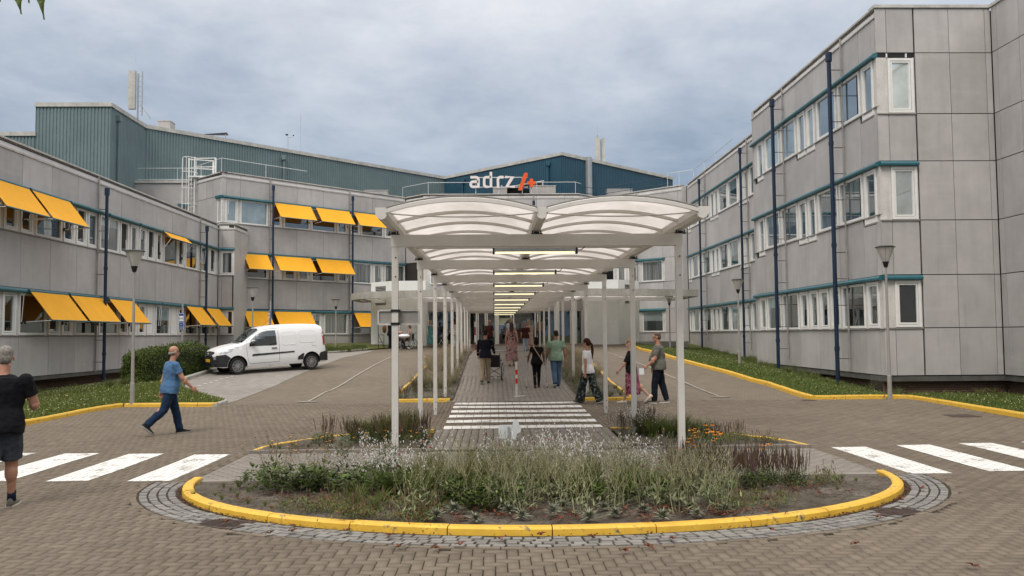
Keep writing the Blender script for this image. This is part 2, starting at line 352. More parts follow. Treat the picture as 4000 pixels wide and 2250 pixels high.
def zg(x, y):
    x = np.asarray(x, float); y = np.asarray(y, float); z = zr(y)
    kl = np.where(y < 28, -10.6, -11.2); t = np.clip((kl-x)/5.6, 0, 1); t = t*t*(3-2*t); zl = z*(1-t)+np.minimum(gwL(y), z)*t
    kr = np.where(y > 23.55, np.clip(kx(y), 7.8, 9), 11.9); t2 = np.clip((x-kr-.3)/np.where(y > 27.2, 12.7-kr, 4.5), 0, 1); t2 = t2*t2*(3-2*t2)
    return np.where(x < kl, zl, np.where(x > kr, z*(1-t2)+np.minimum(gwR(y), z)*t2, z))
def zgf(x, y): return float(zg(x, y))
def grid_obj(name, xs, ys, dz, m, kind='structure', mask=None):
    X, Y = np.meshgrid(xs, ys); Z = zg(X, Y)+dz; V = np.stack([X, Y, Z], -1).reshape(-1, 3); nx = len(xs)
    i = np.arange(len(ys)-1)[:, None]*nx+np.arange(nx-1)[None]; F = np.stack([i, i+1, i+1+nx, i+nx], -1).reshape(-1, 4)
    if mask is not None:
        c = V[F].mean(1); F = F[mask(c[:, 0], c[:, 1])]
    o = link(name, np_mesh(name, V, F, m, smooth=True)); tag(o, kind=kind); return o
def inpoly(P, x, y):
    x = np.asarray(x); y = np.asarray(y); r = np.zeros(x.shape, bool); n = len(P)
    for i in range(n):
        x0, y0 = P[i]; x1, y1 = P[(i+1) % n]
        if y0 == y1: continue
        c = ((y0 > y) != (y1 > y)) & (x < (x1-x0)*(y-y0)/(y1-y0)+x0); r ^= c
    return r
def poly_sheet(name, P, dz, m, res=.35, kind='structure', parent=None):
    """sheet over a polygon that follows the ground: triangulated outline plus inner cuts"""
    bm = bmesh.new(); vs = [bm.verts.new((x, y, 0)) for x, y in P]; bm.faces.new(vs)
    ys = [p[1] for p in P]; xs = [p[0] for p in P]
    y = min(ys)+res
    while y < max(ys): bmesh.ops.bisect_plane(bm, geom=bm.verts[:]+bm.edges[:]+bm.faces[:], plane_co=(0, y, 0), plane_no=(0, 1, 0)); y += res
    x = min(xs)+res*3
    while x < max(xs): bmesh.ops.bisect_plane(bm, geom=bm.verts[:]+bm.edges[:]+bm.faces[:], plane_co=(x, 0, 0), plane_no=(1, 0, 0)); x += res*3
    for v in bm.verts: v.co.z = zgf(v.co.x, v.co.y)+dz
    bmesh.ops.recalc_face_normals(bm, faces=bm.faces[:])
    if bm.faces[:] and bm.faces[0].normal.z < 0: bmesh.ops.reverse_faces(bm, faces=bm.faces[:])
    me = bpy.data.meshes.new(name); bm.to_mesh(me); bm.free(); o = link(name, me, parent, m)
    if kind: tag(o, kind=kind)
    return o
# far ground: one sheet out to the horizon, sunk under the local terrain
far = MB(); far.add([(-1500, -1500, -.6), (1500, -1500, -.6), (1500, 1500, -.6), (-1500, 1500, -.6)], [(0, 1, 2, 3)])
tag(far.build('ground', MAT['lawn']), kind='structure')
road = grid_obj('road', np.concatenate([np.linspace(-45, -18, 8), np.linspace(-17.5, 17, 70), np.linspace(18, 45, 8)]), np.concatenate([np.linspace(-40, 5, 12), np.linspace(6, 62, 113)]), -.014, MAT['roadfar'])
lawnP = [(-45, 12), (-17.3, 12)]
LWN = [(-10.72, -14)]+[(x-.12, y) for x, y in KL[1:-1]]+[(-10.0, 23.34), (-7.5, 23.22), (-7.52, 24.15), (-10.2, 28.1), (-11.0, 30.3), (-11.0, 34.6), (-17.3, 36.5), (-17.3, -14)]
poly_sheet('lawn', LWN, .075, MAT['lawn'], .8)
LWR = [(x+.12, y) for x, y in KR[:-1]]+[(8.95, 23.67), (11.55, 23.67), (11.8, 22.7), (11.9, 20.8), (11.98, 18.8), (12.1, 15), (12.15, -14), (17, -14), (17, 27.4), (12.8, 27.4), (12.8, 40.8), (14.1, 40.8), (14.1, 60.5), (9.6, 61), (8.4, 50.5)]
poly_sheet('lawn', LWR, .075, MAT['lawn'], .8)
LW3 = [(-9.0, 45.6), (-7.2, 49.3), (-5.6, 52.5), (-8.0, 56), (-9.5, 63.5), (-16.2, 56.5), (-16.2, 53.4), (-11.5, 45)]
poly_sheet('lawn', LW3, .05, MAT['lawn'], .8)
PRK = [(-7.5, 24.2), (-7.42, 30), (-7.0, 42), (-6.9, 49.2), (-9.0, 45.5), (-10.9, 44), (-16.9, 44), (-16.9, 36.6), (-11, 34.7), (-10.95, 30.3), (-10.15, 28.1)]
poly_sheet('parking_bay', PRK, -.004, MAT['parkfar'], .8)

# island (front bed) geometry
IC, IA, IB = (.66, 11.88), 4.83, 3.36
def ell_pt(a, ex=0.): return IC[0]+(IA+ex)*math.cos(a), IC[1]+(IB+ex*(.45/.52))*math.sin(a)
def in_isl(x, y, ex=0.): return (((x-IC[0])/(IA+ex))**2+((y-IC[1])/(IB+ex*.87))**2 < 1)
PATH = [(-4.15, 11.78), (5.48, 11.78), (5.55, 13.2), (5.52, 14.62), (-4.25, 14.62), (-4.28, 13.2)]   # cross path
SBL = [(-4.2, 14.66), (-4.18, 15.1), (-4.02, 15.7), (-3.65, 16.2), (-3.2, 16.7), (-2.5, 17.2), (-1.75, 17.45), (-1.24, 17.5), (-1.24, 14.98)]
SBR = [(5.48, 14.66), (5.42, 15.1), (5.2, 15.75), (4.68, 16.35), (4.1, 16.85), (3.4, 17.35), (2.7, 17.55), (2.4, 17.6), (2.4, 14.98)]
B2L = [(-2.85, 24.05), (-1.22, 24.05), (-1.22, 46.8), (-1.7, 46.8), (-2.7, 36), (-2.95, 27)]
B2R = [(2.42, 24.0), (3.98, 24.0), (4.02, 31), (4.15, 38), (3.7, 45.8), (2.42, 46.0)]
def in_path(x, y): return (np.abs(x-.6) < 4.85) & (y > 11.78) & (y < 14.98) | ((x > -1.24) & (x < 2.40) & (y >= 14.9) & (y < 17.85)) | ((x > -1.24) & (x < 2.40) & (y >= 23.75))
def excl(x, y):
    return in_isl(x, y, .60) & (y < 11.9) | in_path(x, y) | inpoly(SBL, x, y) | inpoly(SBR, x, y) | inpoly(B2L, x, y) | inpoly(B2R, x, y) | inpoly(LWN, x, y) | inpoly(LWR, x, y) | (x < -10.5) & (y < 23) | (x > np.where(y < 23.5, 11.75, 8.75))
def und(x, y): return .0035*(2+np.sin(1.3*x+.7*y)+np.sin(2.3*y-.9*x+1)*.7+.3*np.sin(5*x+3*y))
def brick_geo(cx, cy, hx, hy, jz, gap=.0035, ch=.005, h=.012):
    """bricks as top face plus four bevelled sides; returns V, F (5 quads per unit)"""
    n = len(cx); a = hx-gap; b = hy-gap
    sx = np.array([-1, 1, 1, -1]); sy = np.array([-1, -1, 1, 1])
    V = np.zeros((n, 8, 3))
    V[:, :4, 0] = cx[:, None]+a[:, None]*sx; V[:, :4, 1] = cy[:, None]+b[:, None]*sy
    V[:, 4:, 0] = cx[:, None]+(a[:, None]-ch)*sx; V[:, 4:, 1] = cy[:, None]+(b[:, None]-ch)*sy
    V[:, :4, 2] = zg(V[:, :4, 0], V[:, :4, 1])-h; V[:, 4:, 2] = zg(V[:, 4:, 0], V[:, 4:, 1])+jz[:, None]+(und(V[:, 4:, 0], V[:, 4:, 1]) if n > 1 else 0)
    q = np.array([[4, 5, 6, 7], [0, 1, 5, 4], [1, 2, 6, 5], [2, 3, 7, 6], [3, 0, 4, 7]])
    F = (np.arange(n)[:, None, None]*8+q[None]).reshape(-1, 4); return V.reshape(-1, 3), F
def unit_objs(name, parent, pts, hx, hy, m, rots=None, z=None, gap=.0035, ch=.006, h=.02):
    """alike paving units as single objects sharing one mesh"""
    V, F = brick_geo(np.zeros(1), np.zeros(1)-1000, np.array([hx]), np.array([hy]), np.zeros(1), gap, ch, h)
    V[:, 1] += 1000; V[:, 2] -= V[:, 2].max(); me = np_mesh(name, V, F, m, tint=np.zeros(len(F)))
    for i, (x, y) in enumerate(pts):
        o = bpy.data.objects.new(name, me); col.objects.link(o); o.parent = parent
        o.location = (x, y, (zgf(x, y) if z is None else z)+RNG.uniform(-.0012, .0015)+float(und(x, y))); o.rotation_euler = (0, 0, (rots[i] if rots is not None else 0)+RNG.normal(0, .004))
# herringbone road, real geometry as far as single bricks show
U = .105
gx, gy = np.meshgrid(np.arange(-110, 118), np.arange(56, 228)); gx = gx.ravel(); gy = gy.ravel(); md = (gx-gy) % 4
Hx = (gx+1)*U; Hy = (gy+.5)*U; Vx = (gx+.5)*U; Vy = (gy+1)*U
BX = np.concatenate([Hx[md == 0], Vx[md == 3]]); BY = np.concatenate([Hy[md == 0], Vy[md == 3]]); BH = np.concatenate([np.ones((md == 0).sum(), bool), np.zeros((md == 3).sum(), bool)])
vis = (np.abs(BX-BY*.02) < BY*.63+.8) & (BY > 6.1) & (BY < 23.6) & ~excl(BX, BY)
BX, BY, BH = BX[vis], BY[vis], BH[vis]
order = np.argsort(BY+np.abs(BX-.2)*.25); near = np.zeros(len(BX), bool); near[order[:300]] = True
for flag, ro in ((True, 0), (False, math.pi/2)):
    k = near & (BH == flag)
    if flag: ptsH = list(zip(BX[k], BY[k]))
    else: ptsV = list(zip(BX[k], BY[k]))
unit_objs('brick', road, ptsH+ptsV, U, U/2, MAT['brick'], [0]*len(ptsH)+[math.pi/2]*len(ptsV))
k = ~near; hx = np.where(BH[k], U, U/2); hy = np.where(BH[k], U/2, U); jz = RNG.normal(0, .0011, k.sum())
V, F = brick_geo(BX[k], BY[k], hx, hy, jz, .0035)
o = link('paving_bricks', np_mesh('paving_bricks', V, F, MAT['brick'], tint=np.repeat(RNG.uniform(0, 1, k.sum()), 5)), road); tag(o, kind='stuff')
pb_x, pb_y, pb_hx, pb_hy = BX, BY, np.where(BH, U, U/2), np.where(BH, U/2, U)
base_ = grid_obj('road_bed', np.linspace(-15, 16, 63), np.linspace(5, 23.7, 38), -.008, MAT['sand'], mask=lambda x, y: (x > -10.7) & (x < 12.1))
# paths of grey pavers
pth = poly_sheet('path', [(-4.25, 11.6), (5.6, 11.6), (5.6, 15.0), (2.4, 15.0), (2.4, 17.85), (-1.24, 17.85), (-1.24, 15), (-4.3, 15)], -.006, MAT['sand'], .8)
poly_sheet('path', [(-1.24, 23.75), (2.4, 23.75), (2.4, 47.2), (-1.24, 47.2)], .004, far_brick('grey path pavers', (.185, .165, .143), (.225, .20, .175), (.11, .10, .09), .22, .14, math.pi/2), .5)
px_, py_, phx, phy = [], [], [], []
def run_bond(x0, x1, y0, y1, lx, ly, shift_y=False):
    if not shift_y:
        for j in range(int((y1-y0)/ly+1e-6)):
            off = (j % 2)*lx/2
            for i in range(-1, int((x1-x0)/lx)+1):
                cx = x0+off+(i+.5)*lx; a = max(cx-lx/2, x0); b = min(cx+lx/2, x1)
                if b-a > .03: px_.append((a+b)/2); py_.append(y0+(j+.5)*ly); phx.append((b-a)/2); phy.append(ly/2)
    else:
        for i in range(int((x1-x0)/lx+1e-6)):
            off = (i % 2)*ly/2
            for j in range(-1, int((y1-y0)/ly)+1):
                cy = y0+off+(j+.5)*ly; a = max(cy-ly/2, y0); b = min(cy+ly/2, y1)
                if b-a > .03: px_.append(x0+(i+.5)*lx); py_.append((a+b)/2); phx.append(lx/2); phy.append((b-a)/2)
run_bond(-4.2, 5.5, 11.88, 14.64, .21, .12); run_bond(-1.22, 2.38, 14.98, 17.86, .15, .22, True); run_bond(-1.22, 2.38, 23.76, 31, .15, .22, True)
px_, py_, phx, phy = map(np.array, (px_, py_, phx, phy))
pk = ((np.abs(px_-.65) < 4.85) | (py_ > 14)); px_, py_, phx, phy = px_[pk], py_[pk], phx[pk], phy[pk]
full = (phx > .1049) & (phy < .0601) & (py_ < 14.7); idx = np.where(full)[0]; idx = idx[np.argsort(py_[idx]-np.abs(px_[idx])*.45)][:300]; sel = np.zeros(len(px_), bool); sel[idx] = True
unit_objs('paver', pth, list(zip(px_[sel], py_[sel])), .105, .06, MAT['gpaver'], gap=.004)
V, F = brick_geo(px_[~sel], py_[~sel], phx[~sel], phy[~sel], RNG.normal(.002, .001, (~sel).sum()), .004)
tag(link('pavers', np_mesh('pavers', V, F, MAT['gpaver'], tint=np.repeat(RNG.uniform(0, 1, (~sel).sum()), 5)), pth), kind='stuff')
for nm, (a, b) in (('edging_stone', ((-4.15, 11.80), (5.48, 11.88))), ('edging_stone', ((-4.2, 14.64), (-1.24, 14.98))), ('edging_stone', ((2.4, 14.64), (5.5, 14.98)))):
    x = a[0]
    while x < b[0]-.05:
        x2 = min(x+1.0, b[0]); mb = MB(); y0, y1 = (11.74, 11.87) if a[1] < 12 else (14.65, 14.75); mb.box((x+.004, y0, -.05), (x2-.004, y1, .035 if a[1] < 12 else .06)); mb.build('edging_stone', MAT['gpaver'], pth); x = x2
for xx in (-1.27, 2.42):
    y = 23.8
    while y < 40:
        mb = MB(); h = zgf(0, y+.5); s_ = (zgf(0, y+1)-zgf(0, y)); z0, z1 = zgf(0, y)+.02, zgf(0, y+.99)+.02
        mb.hexa([(xx-.05, y, z0-.2), (xx+.05, y, z0-.2), (xx+.05, y+.99, z1-.2), (xx-.05, y+.99, z1-.2), (xx-.05, y, z0), (xx+.05, y, z0), (xx+.05, y+.99, z1), (xx-.05, y+.99, z1)]); mb.build('edging_stone', MAT['gpaver'], pth); y += 1
# granite setts round the island, 4 courses, and the brick soldier ring
ring = thing('sett_ring', 'ring of grey granite setts and ring bricks round the flower island', 'paving'); tag(ring, kind=None)
cnt = 0; stuff_s = MB(); sett_tint = []
def arc_units(ex0, ex1, step, a0, a1):
    L = 0; a = a0; res = []
    da = .002
    while a < a1:
        b = a; p = ell_pt(a, (ex0+ex1)/2)
        st = step*RNG.uniform(.8, 1.2) if step < .2 else step
        while True:
            b += da; q = ell_pt(b, (ex0+ex1)/2)
            if math.hypot(q[0]-p[0], q[1]-p[1]) > st: break
        res.append((a, b)); a = b
    return res
GRL, GRR = (-2.9, 9.24, .02), (4.45, 9.42, .02)
def near_grate(x, y): return any(abs(x-g[0]) < .26 and abs(y-g[1]) < .20 for g in (GRL, GRR))
sett_list = []
for c in range(4):
    e0 = .06+c*.115; e1 = e0+.115
    for a, b in arc_units(e0, e1, .135, math.pi-.005, 2*math.pi+.005):
        m = ell_pt((a+b)/2, (e0+e1)/2)
        if near_grate(*m): continue
        sett_list.append((a, b, e0, e1))
def sett_mesh(mb, a, b, e0, e1, gap=.0062, org=None):
    j = lambda: RNG.uniform(-.006, .006); hz = RNG.uniform(-.003, .006)
    def P(t, e, z): x, y = ell_pt(t, e); return (x+j(), y+j(), z)
    L = math.hypot(ell_pt(a, e0)[0]-ell_pt(b, e0)[0], ell_pt(a, e0)[1]-ell_pt(b, e0)[1]); g = gap/L*(b-a)
    lo = [P(a+g, e0+gap, -.03), P(b-g, e0+gap, -.03), P(b-g, e1-gap, -.03), P(a+g, e1-gap, -.03)]
    g2 = g*2.2; ga = gap*2.2; hi = [P(a+g2, e0+ga, .004+hz), P(b-g2, e0+ga, .004+hz), P(b-g2, e1-ga, .004+hz), P(a+g2, e1-ga, .004+hz)]
    if org: lo = [(x-org[0], y-org[1], z) for x, y, z in lo]; hi = [(x-org[0], y-org[1], z) for x, y, z in hi]
    mb.hexa([lo[0], lo[3], lo[2], lo[1], hi[0], hi[3], hi[2], hi[1]])
sett_list.sort(key=lambda s: ell_pt((s[0]+s[1])/2, s[2])[1])
for i, s in enumerate(sett_list):
    if i < 300:
        mb = MB(); o_ = ell_pt((s[0]+s[1])/2, s[2]); sett_mesh(mb, *s, org=o_); ob = mb.build('sett', MAT['sett'], ring); ob.location = (*o_, 0)
    else: sett_mesh(stuff_s, *s); sett_tint += [RNG.uniform(0, 1)]*6
if stuff_s.v:
    me = stuff_s.mesh('setts', MAT['sett']); at = me.attributes.new('tint', 'FLOAT', 'FACE'); at.data.foreach_set('value', np.array(sett_tint, np.float32)); tag(link('setts', me, ring), kind='stuff')
for a, b in arc_units(.53, .64, .215, math.pi-.02, 2*math.pi+.02):
    mb = MB(); o_ = ell_pt((a+b)/2, .58); sett_mesh(mb, a, b, .535, .63, .004, o_); ob = mb.build('ring_brick', MAT['brick'], ring); ob.location = (*o_, .001)
mb = MB(); rr = [[(*ell_pt(a, e), -.004) for e in (-.3, .66)] for a in np.linspace(math.pi-.03, 2*math.pi+.03, 80)]
mb.loft(rr, cap=False, close=False); mb.build('joint_bed', MAT['sand'], ring)
# drain grates
for g, lab in ((GRL, 'rusty slotted drain grate left of the yellow island kerb'), (GRR, 'rusty slotted drain grate right of the yellow island kerb')):
    t = thing('drain_grate', lab, 'drain grate', (g[0], g[1], .0), -.42 if g is GRL else .45, 'drain grates beside the island')
    mb = MB(); w_, d_ = .25, .17
    for s in (-1, 1): mb.box((-w_, s*d_-.02, -.03), (w_, s*d_+.02, .008)); mb.box((s*w_-.02, -d_, -.03), (s*w_+.02, d_, .008))
    mb.box((-.015, -d_, -.03), (.015, d_, .006)); mb.build('frame', MAT['iron'], t)
    for i in range(11):
        mb = MB(); x = -w_+.04+i*.042; mb.box((x-.011, -d_+.02, -.03), (x+.011, d_-.02, .005)); mb.build('bar', MAT['iron'], t)
    mb = MB(); mb.box((-w_, -d_, -.05), (w_, d_, -.028)); mb.build('pit', MAT['black'], t)
for x, y, s, lab in ((10.75, 19.35, .32, 'rusty square manhole cover in the road before the right lawn'), (8.65, 23.25, .18, 'small rusty gully cover at the corner of the right yellow kerb')):
    t = MB(); t.box((x-s, y-s*.9, zgf(x, y)-.02), (x+s, y+s*.9, zgf(x, y)+.016)); tag(t.build('manhole_cover', MAT['iron']), lab, 'manhole cover')
# kerbs
def kerb_run(name, label, pts, w_=.14, h=.11, m='yellow', seg=1.0, side=1, top_in=.03, closed=False, soil=True):
    t = thing(name, label, 'kerb'); P = [Vector((x, y, 0)) for x, y in pts]
    L = [0]
    for i in range(1, len(P)): L.append(L[-1]+(P[i]-P[i-1]).length)
    def at(s):
        s = min(max(s, 0), L[-1]); i = max(1, int(np.searchsorted(L, s))); i = min(i, len(P)-1); f = (s-L[i-1])/max(1e-6, L[i]-L[i-1]); p = P[i-1].lerp(P[i], f)
        d0 = (P[i]-P[i-1]).normalized(); return p, Vector((-d0.y, d0.x, 0))*side
    s = 0
    while s < L[-1]-.02:
        e = min(s+seg, L[-1]); e = L[-1] if L[-1]-e < .25 else e
        n = max(1, int((e-s)/.22)); rings = []; dz = RNG.uniform(-.004, .004); dx = RNG.uniform(-.006, .006)
        for i in range(n+1):
            p, nn = at(s+.006+(e-s-.012)*i/n); nn2 = at(s+.006+(e-s-.012)*i/n+.03)[1]; nn1 = at(s+(e-s)*i/n-.03)[1]; nn = (nn1+nn2).normalized()
            z = zgf(p.x, p.y) if name != 'island_kerb' else 0; q = p+nn*dx
            rings.append([q+Vector((0, 0, z-.06)), q+nn*.012+Vector((0, 0, z+h*.75+dz)), q+nn*top_in+Vector((0, 0, z+h+dz)), q+nn*(w_-.012)+Vector((0, 0, z+h+dz)), q+nn*w_+Vector((0, 0, z+h-.012+dz)), q+nn*w_+Vector((0, 0, z-.06))])
        mb = MB(); mb.loft(rings); mb.build('kerb_stone', MAT[m], t); s = e
    return t
arc = [ell_pt(a) for a in np.linspace(math.pi+.01, 2*math.pi-.01, 90)]
kerb_run('island_kerb', 'curved yellow painted kerb round the front of the flower island', arc, .148, .078, seg=1.06, side=1, top_in=.045)
kerb_run('yellow_kerb', 'yellow kerb along the left lawn behind the walking men', [(x, y) for x, y in KL][1:] and [(-10.6, 10)]+KL[1:], side=1, w_=.15)
kerb_run('yellow_kerb', 'short yellow kerb at the back of the left lamp post ending at the parking bay', KL2, side=1, w_=.15)
kerb_run('yellow_kerb', 'long yellow kerb climbing along the right lawn to the entrance', KR[::-1], side=-1, w_=.15)
kerb_run('yellow_kerb', 'yellow kerb bending round the front of the right lawn beside the lamp post', KR2, side=1, w_=.15)
kerb_run('yellow_kerb', 'thin yellow kerb curving round the left plant bed under the shelter', SBL[:8], side=-1, w_=.10, h=.06)
kerb_run('yellow_kerb', 'thin yellow kerb curving round the right plant bed under the shelter', SBR[:8], side=1, w_=.10, h=.06)
kerb_run('yellow_kerb', 'yellow kerb across the near end of the left grass bed beyond the crossing', [(-2.9, 24.0), (-1.25, 24.0)], side=1, w_=.12, h=.08)
kerb_run('yellow_kerb', 'yellow kerb across the near end of the right grass bed beyond the crossing', [(2.45, 23.95), (4.0, 23.95)], side=1, w_=.12, h=.08)
kerb_run('yellow_kerb', 'yellow kerb along the road side of the left grass bed', [(-2.9, 24.1), (-2.97, 27), (-2.75, 36), (-1.72, 46.8)], side=-1, w_=.10, h=.08)
kerb_run('yellow_kerb', 'yellow kerb along the road side of the right grass bed', [(4.0, 24.05), (4.04, 31), (4.17, 38), (3.75, 45.8)], side=1, w_=.10, h=.08)
kerb_run('grey_kerb', 'grey concrete kerb in front of the clipped hedge beside the van', [(-10.9, 28.6), (-11.0, 30.3), (-10.95, 34.6), (-16.5, 36.3)], side=1, w_=.15, h=.12, m='concrete')
kerb_run('grey_kerb', 'grey concrete kerb behind the van along the weedy strip', [(-11.0, 43.9), (-9.05, 45.5), (-7.3, 49.2)], side=1, w_=.12, h=.10, m='concrete')
kerb_run('grey_kerb', 'short grey kerb at the tip of the left lawn', [(-7.48, 23.1), (-7.5, 24.15)], side=1, w_=.12, h=.10, m='concrete')
# soils of the beds
def dome_soil(name, P, h, res=.12, bump=.02):
    xs = [p[0] for p in P]; ys = [p[1] for p in P]; X, Y = np.meshgrid(np.arange(min(xs), max(xs)+res, res), np.arange(min(ys), max(ys)+res, res))
    hh = h*np.clip((11.95-Y)/.5, .1, 1)-.01 if (name == 'soil' and len(P) > 50) else h
    Z = zg(X, Y)+hh+RNG.normal(0, bump*.4, X.shape)+bump*np.sin(X*3.1+Y*2.3)*np.cos(Y*4.1-X); V = np.stack([X, Y, Z], -1).reshape(-1, 3); nx = X.shape[1]
    i = np.arange(X.shape[0]-1)[:, None]*nx+np.arange(nx-1)[None]; F = np.stack([i, i+1, i+1+nx, i+nx], -1).reshape(-1, 4); c = V[F].mean(1); F = F[inpoly(P, c[:, 0], c[:, 1])]
    o = link(name, np_mesh(name, V, F, MAT['soil'], smooth=True)); tag(o, kind='structure'); return o
isl = [ell_pt(a, -.10) for a in np.linspace(math.pi, 2*math.pi, 80)]+[(5.4, 11.85), (-4.1, 11.85)]
dome_soil('soil', isl, .048, .07, .016)
for P in (SBL, SBR, B2L, B2R): dome_soil('soil', P, .045, .16, .012)
# painted crossings: paint lies on each brick, joints stay open
def stripe(x0, x1, y0, y1, lab, ux, uy, uhx, uhy, skew=0):
    A = np.maximum(ux-uhx+.0045, x0); B = np.minimum(ux+uhx-.0045, x1); C = np.maximum(uy-uhy+.0045, y0); D = np.minimum(uy+uhy-.0045, y1)
    k = (B-A > .008) & (D-C > .008); A, B, C, D = A[k], B[k], C[k], D[k]; n = len(A)
    if n == 0: return
    V = np.zeros((n, 4, 3)); V[:, :, 0] = np.stack([A, B, B, A], 1); V[:, :, 1] = np.stack([C, C, D, D], 1); V[:, :, 2] = zg(V[:, :, 0], V[:, :, 1])+.0045+und(V[:, :, 0], V[:, :, 1])
    o = link('crossing_stripe', np_mesh('crossing_stripe', V.reshape(-1, 3), np.arange(4*n).reshape(-1, 4), MAT['stripe'])); tag(o, kind='structure')
for i in range(5):
    x1 = -4.50-i*1.165; stripe(x1-.60, x1, 11.95+i*.09, 14.6+i*.15, 'l', pb_x, pb_y, pb_hx, pb_hy)
for i in range(4):
    x0 = 5.85+i*1.2; stripe(x0, x0+.60, 11.9+i*.12, 14.7+i*.14, 'r', pb_x, pb_y, pb_hx, pb_hy)
for a, b in ((17.92, 18.42), (18.95, 19.5), (20.03, 20.6), (21.05, 21.6), (22.05, 22.6), (23.0, 23.55)):
    xx, yy = np.meshgrid(np.arange(-1.10, 2.32, .2)+.1, [ (a+b)/2-.12, (a+b)/2+.14]); stripe(-1.08, 2.3, a, b, 'c', xx.ravel(), yy.ravel(), np.full(xx.size, .1), np.full(xx.size, .135))
for a in (47.6, 48.7, 49.8, 50.9, 52.0):
    mb = MB(); mb.box((-1., a, zgf(0, a)-.01), (2.3, a+.5, zgf(0, a+.25)+.012)); tag(mb.build('crossing_stripe', MAT['stripe']), kind='structure')
def lane(pts, w_):
    mb = MB(); rr = []
    for i, (x, y) in enumerate(pts): rr.append([(x-w_/2, y, zgf(x, y)+.003), (x+w_/2, y, zgf(x, y)+.003)])
    mb.loft(rr, cap=False, close=False); tag(mb.build('lane_marking', MAT['laneline']), kind='structure')
MAT['laneline'] = var('faded lane paint', (.265, .24, .205), .25, 5, .8)
lane([(-5.33, 24.4+i*.5) for i in range(6)]+[(-5.25+(.5/17)*i, 27.4+i) for i in range(17)], .08)
lane([(6.6, 24.9), (6.52, 27), (6.42, 30), (6.22, 33.5), (6.05, 36), (5.9, 38.4), (5.85, 41), (5.85, 44)], .08)
for x, y in ((-5.34, 24.35), (6.6, 24.65)):
    mb = MB(); mb.prism([(x+.3*math.cos(a)*1.0, y+.13*math.sin(a)) for a in np.linspace(0, 2*math.pi, 20)[:-1]], zgf(x, y)-.002, zgf(x, y)+.006); tag(mb.build('lane_marking', MAT['laneline']), kind='structure')
for i in range(9):
    y0 = 28.2+i*.42; mb = MB(); mb.box((-10.2+i*.055, y0, zgf(-10, y0)+.004), (-10.1+i*.055, y0+.2, zgf(-10, y0+.1)+.008)); tag(mb.build('bay_marking', MAT['bollard']), kind='structure')
# ------------------------------------------------------------------ buildings
class Fc:
    """a facade frame: s runs along the wall, d outwards, z up"""
    def __init__(s, o, u, n): s.o = Vector((o[0], o[1], 0)); s.u = Vector((u[0], u[1], 0)).normalized(); s.n = Vector((n[0], n[1], 0)).normalized()
    def P(s, a, d, z): return s.o+s.u*a+s.n*d+Vector((0, 0, z))
    def box(s, mb, s0, s1, d0, d1, z0, z1):
        if s.u.cross(s.n).z > 0: q = [(s0, d0), (s1, d0), (s1, d1), (s0, d1)]
        else: q = [(s0, d1), (s1, d1), (s1, d0), (s0, d0)]
        mb.hexa([s.P(a, d, z0) for a, d in q]+[s.P(a, d, z1) for a, d in q])
Q = 2**-.5
FL1 = Fc((-17.3, 0), (0, 1), (1, 0)); FLe = Fc((-17.3, 53.35), (1, .02), (.02, -1)); FLr = Fc((-16.3, 53.37), (0, 1), (1, 0))
FCL = Fc((-17.65, 55.05), (Q, Q), (Q, -Q)); FCLa = Fc((-17.65, 55.05), (-Q, Q), (-Q, -Q))
FC = Fc((-5.35, 64.35), (1, 0), (0, -1)); FCRn = Fc((8.1, 66.35), (Q, -Q), (-Q, -Q))
FR0 = Fc((14.05, 0), (0, 1), (-1, 0)); FR1 = Fc((12.73, 0), (0, 1), (-1, 0)); FR2 = Fc((12.73, 27.3), (1, 0), (0, -1)); FR3 = Fc((16.62, 0), (0, 1), (-1, 0))
T = dict(roof=12.82, t1=11.25, s1=9.47, t2=7.62, s2=5.88, t3=3.86, s3=2.12, base=.58)
def panels(F, wing, joints, z0, z1, d=.0, th=.045, gap=.009, lows=None):
    for a, b in zip(joints[:-1], joints[1:]):
        zt_ = z1-(.25 if lows and any(q[0] < b-.2 and q[1] > a+.2 for q in lows) else 0)
        mb = MB(); F.box(mb, a+gap, b-gap, d-th, d+RNG.uniform(-.003, .003), z0+gap, zt_-gap); mb.build('panel', MAT['panel'], wing)
def backing(F, wing, s0, s1, z0, z1, d=-.05, th=.3):
    mb = MB(); F.box(mb, s0, s1, d-th, d, z0, z1); mb.build('wall', MAT['dark'], wing)
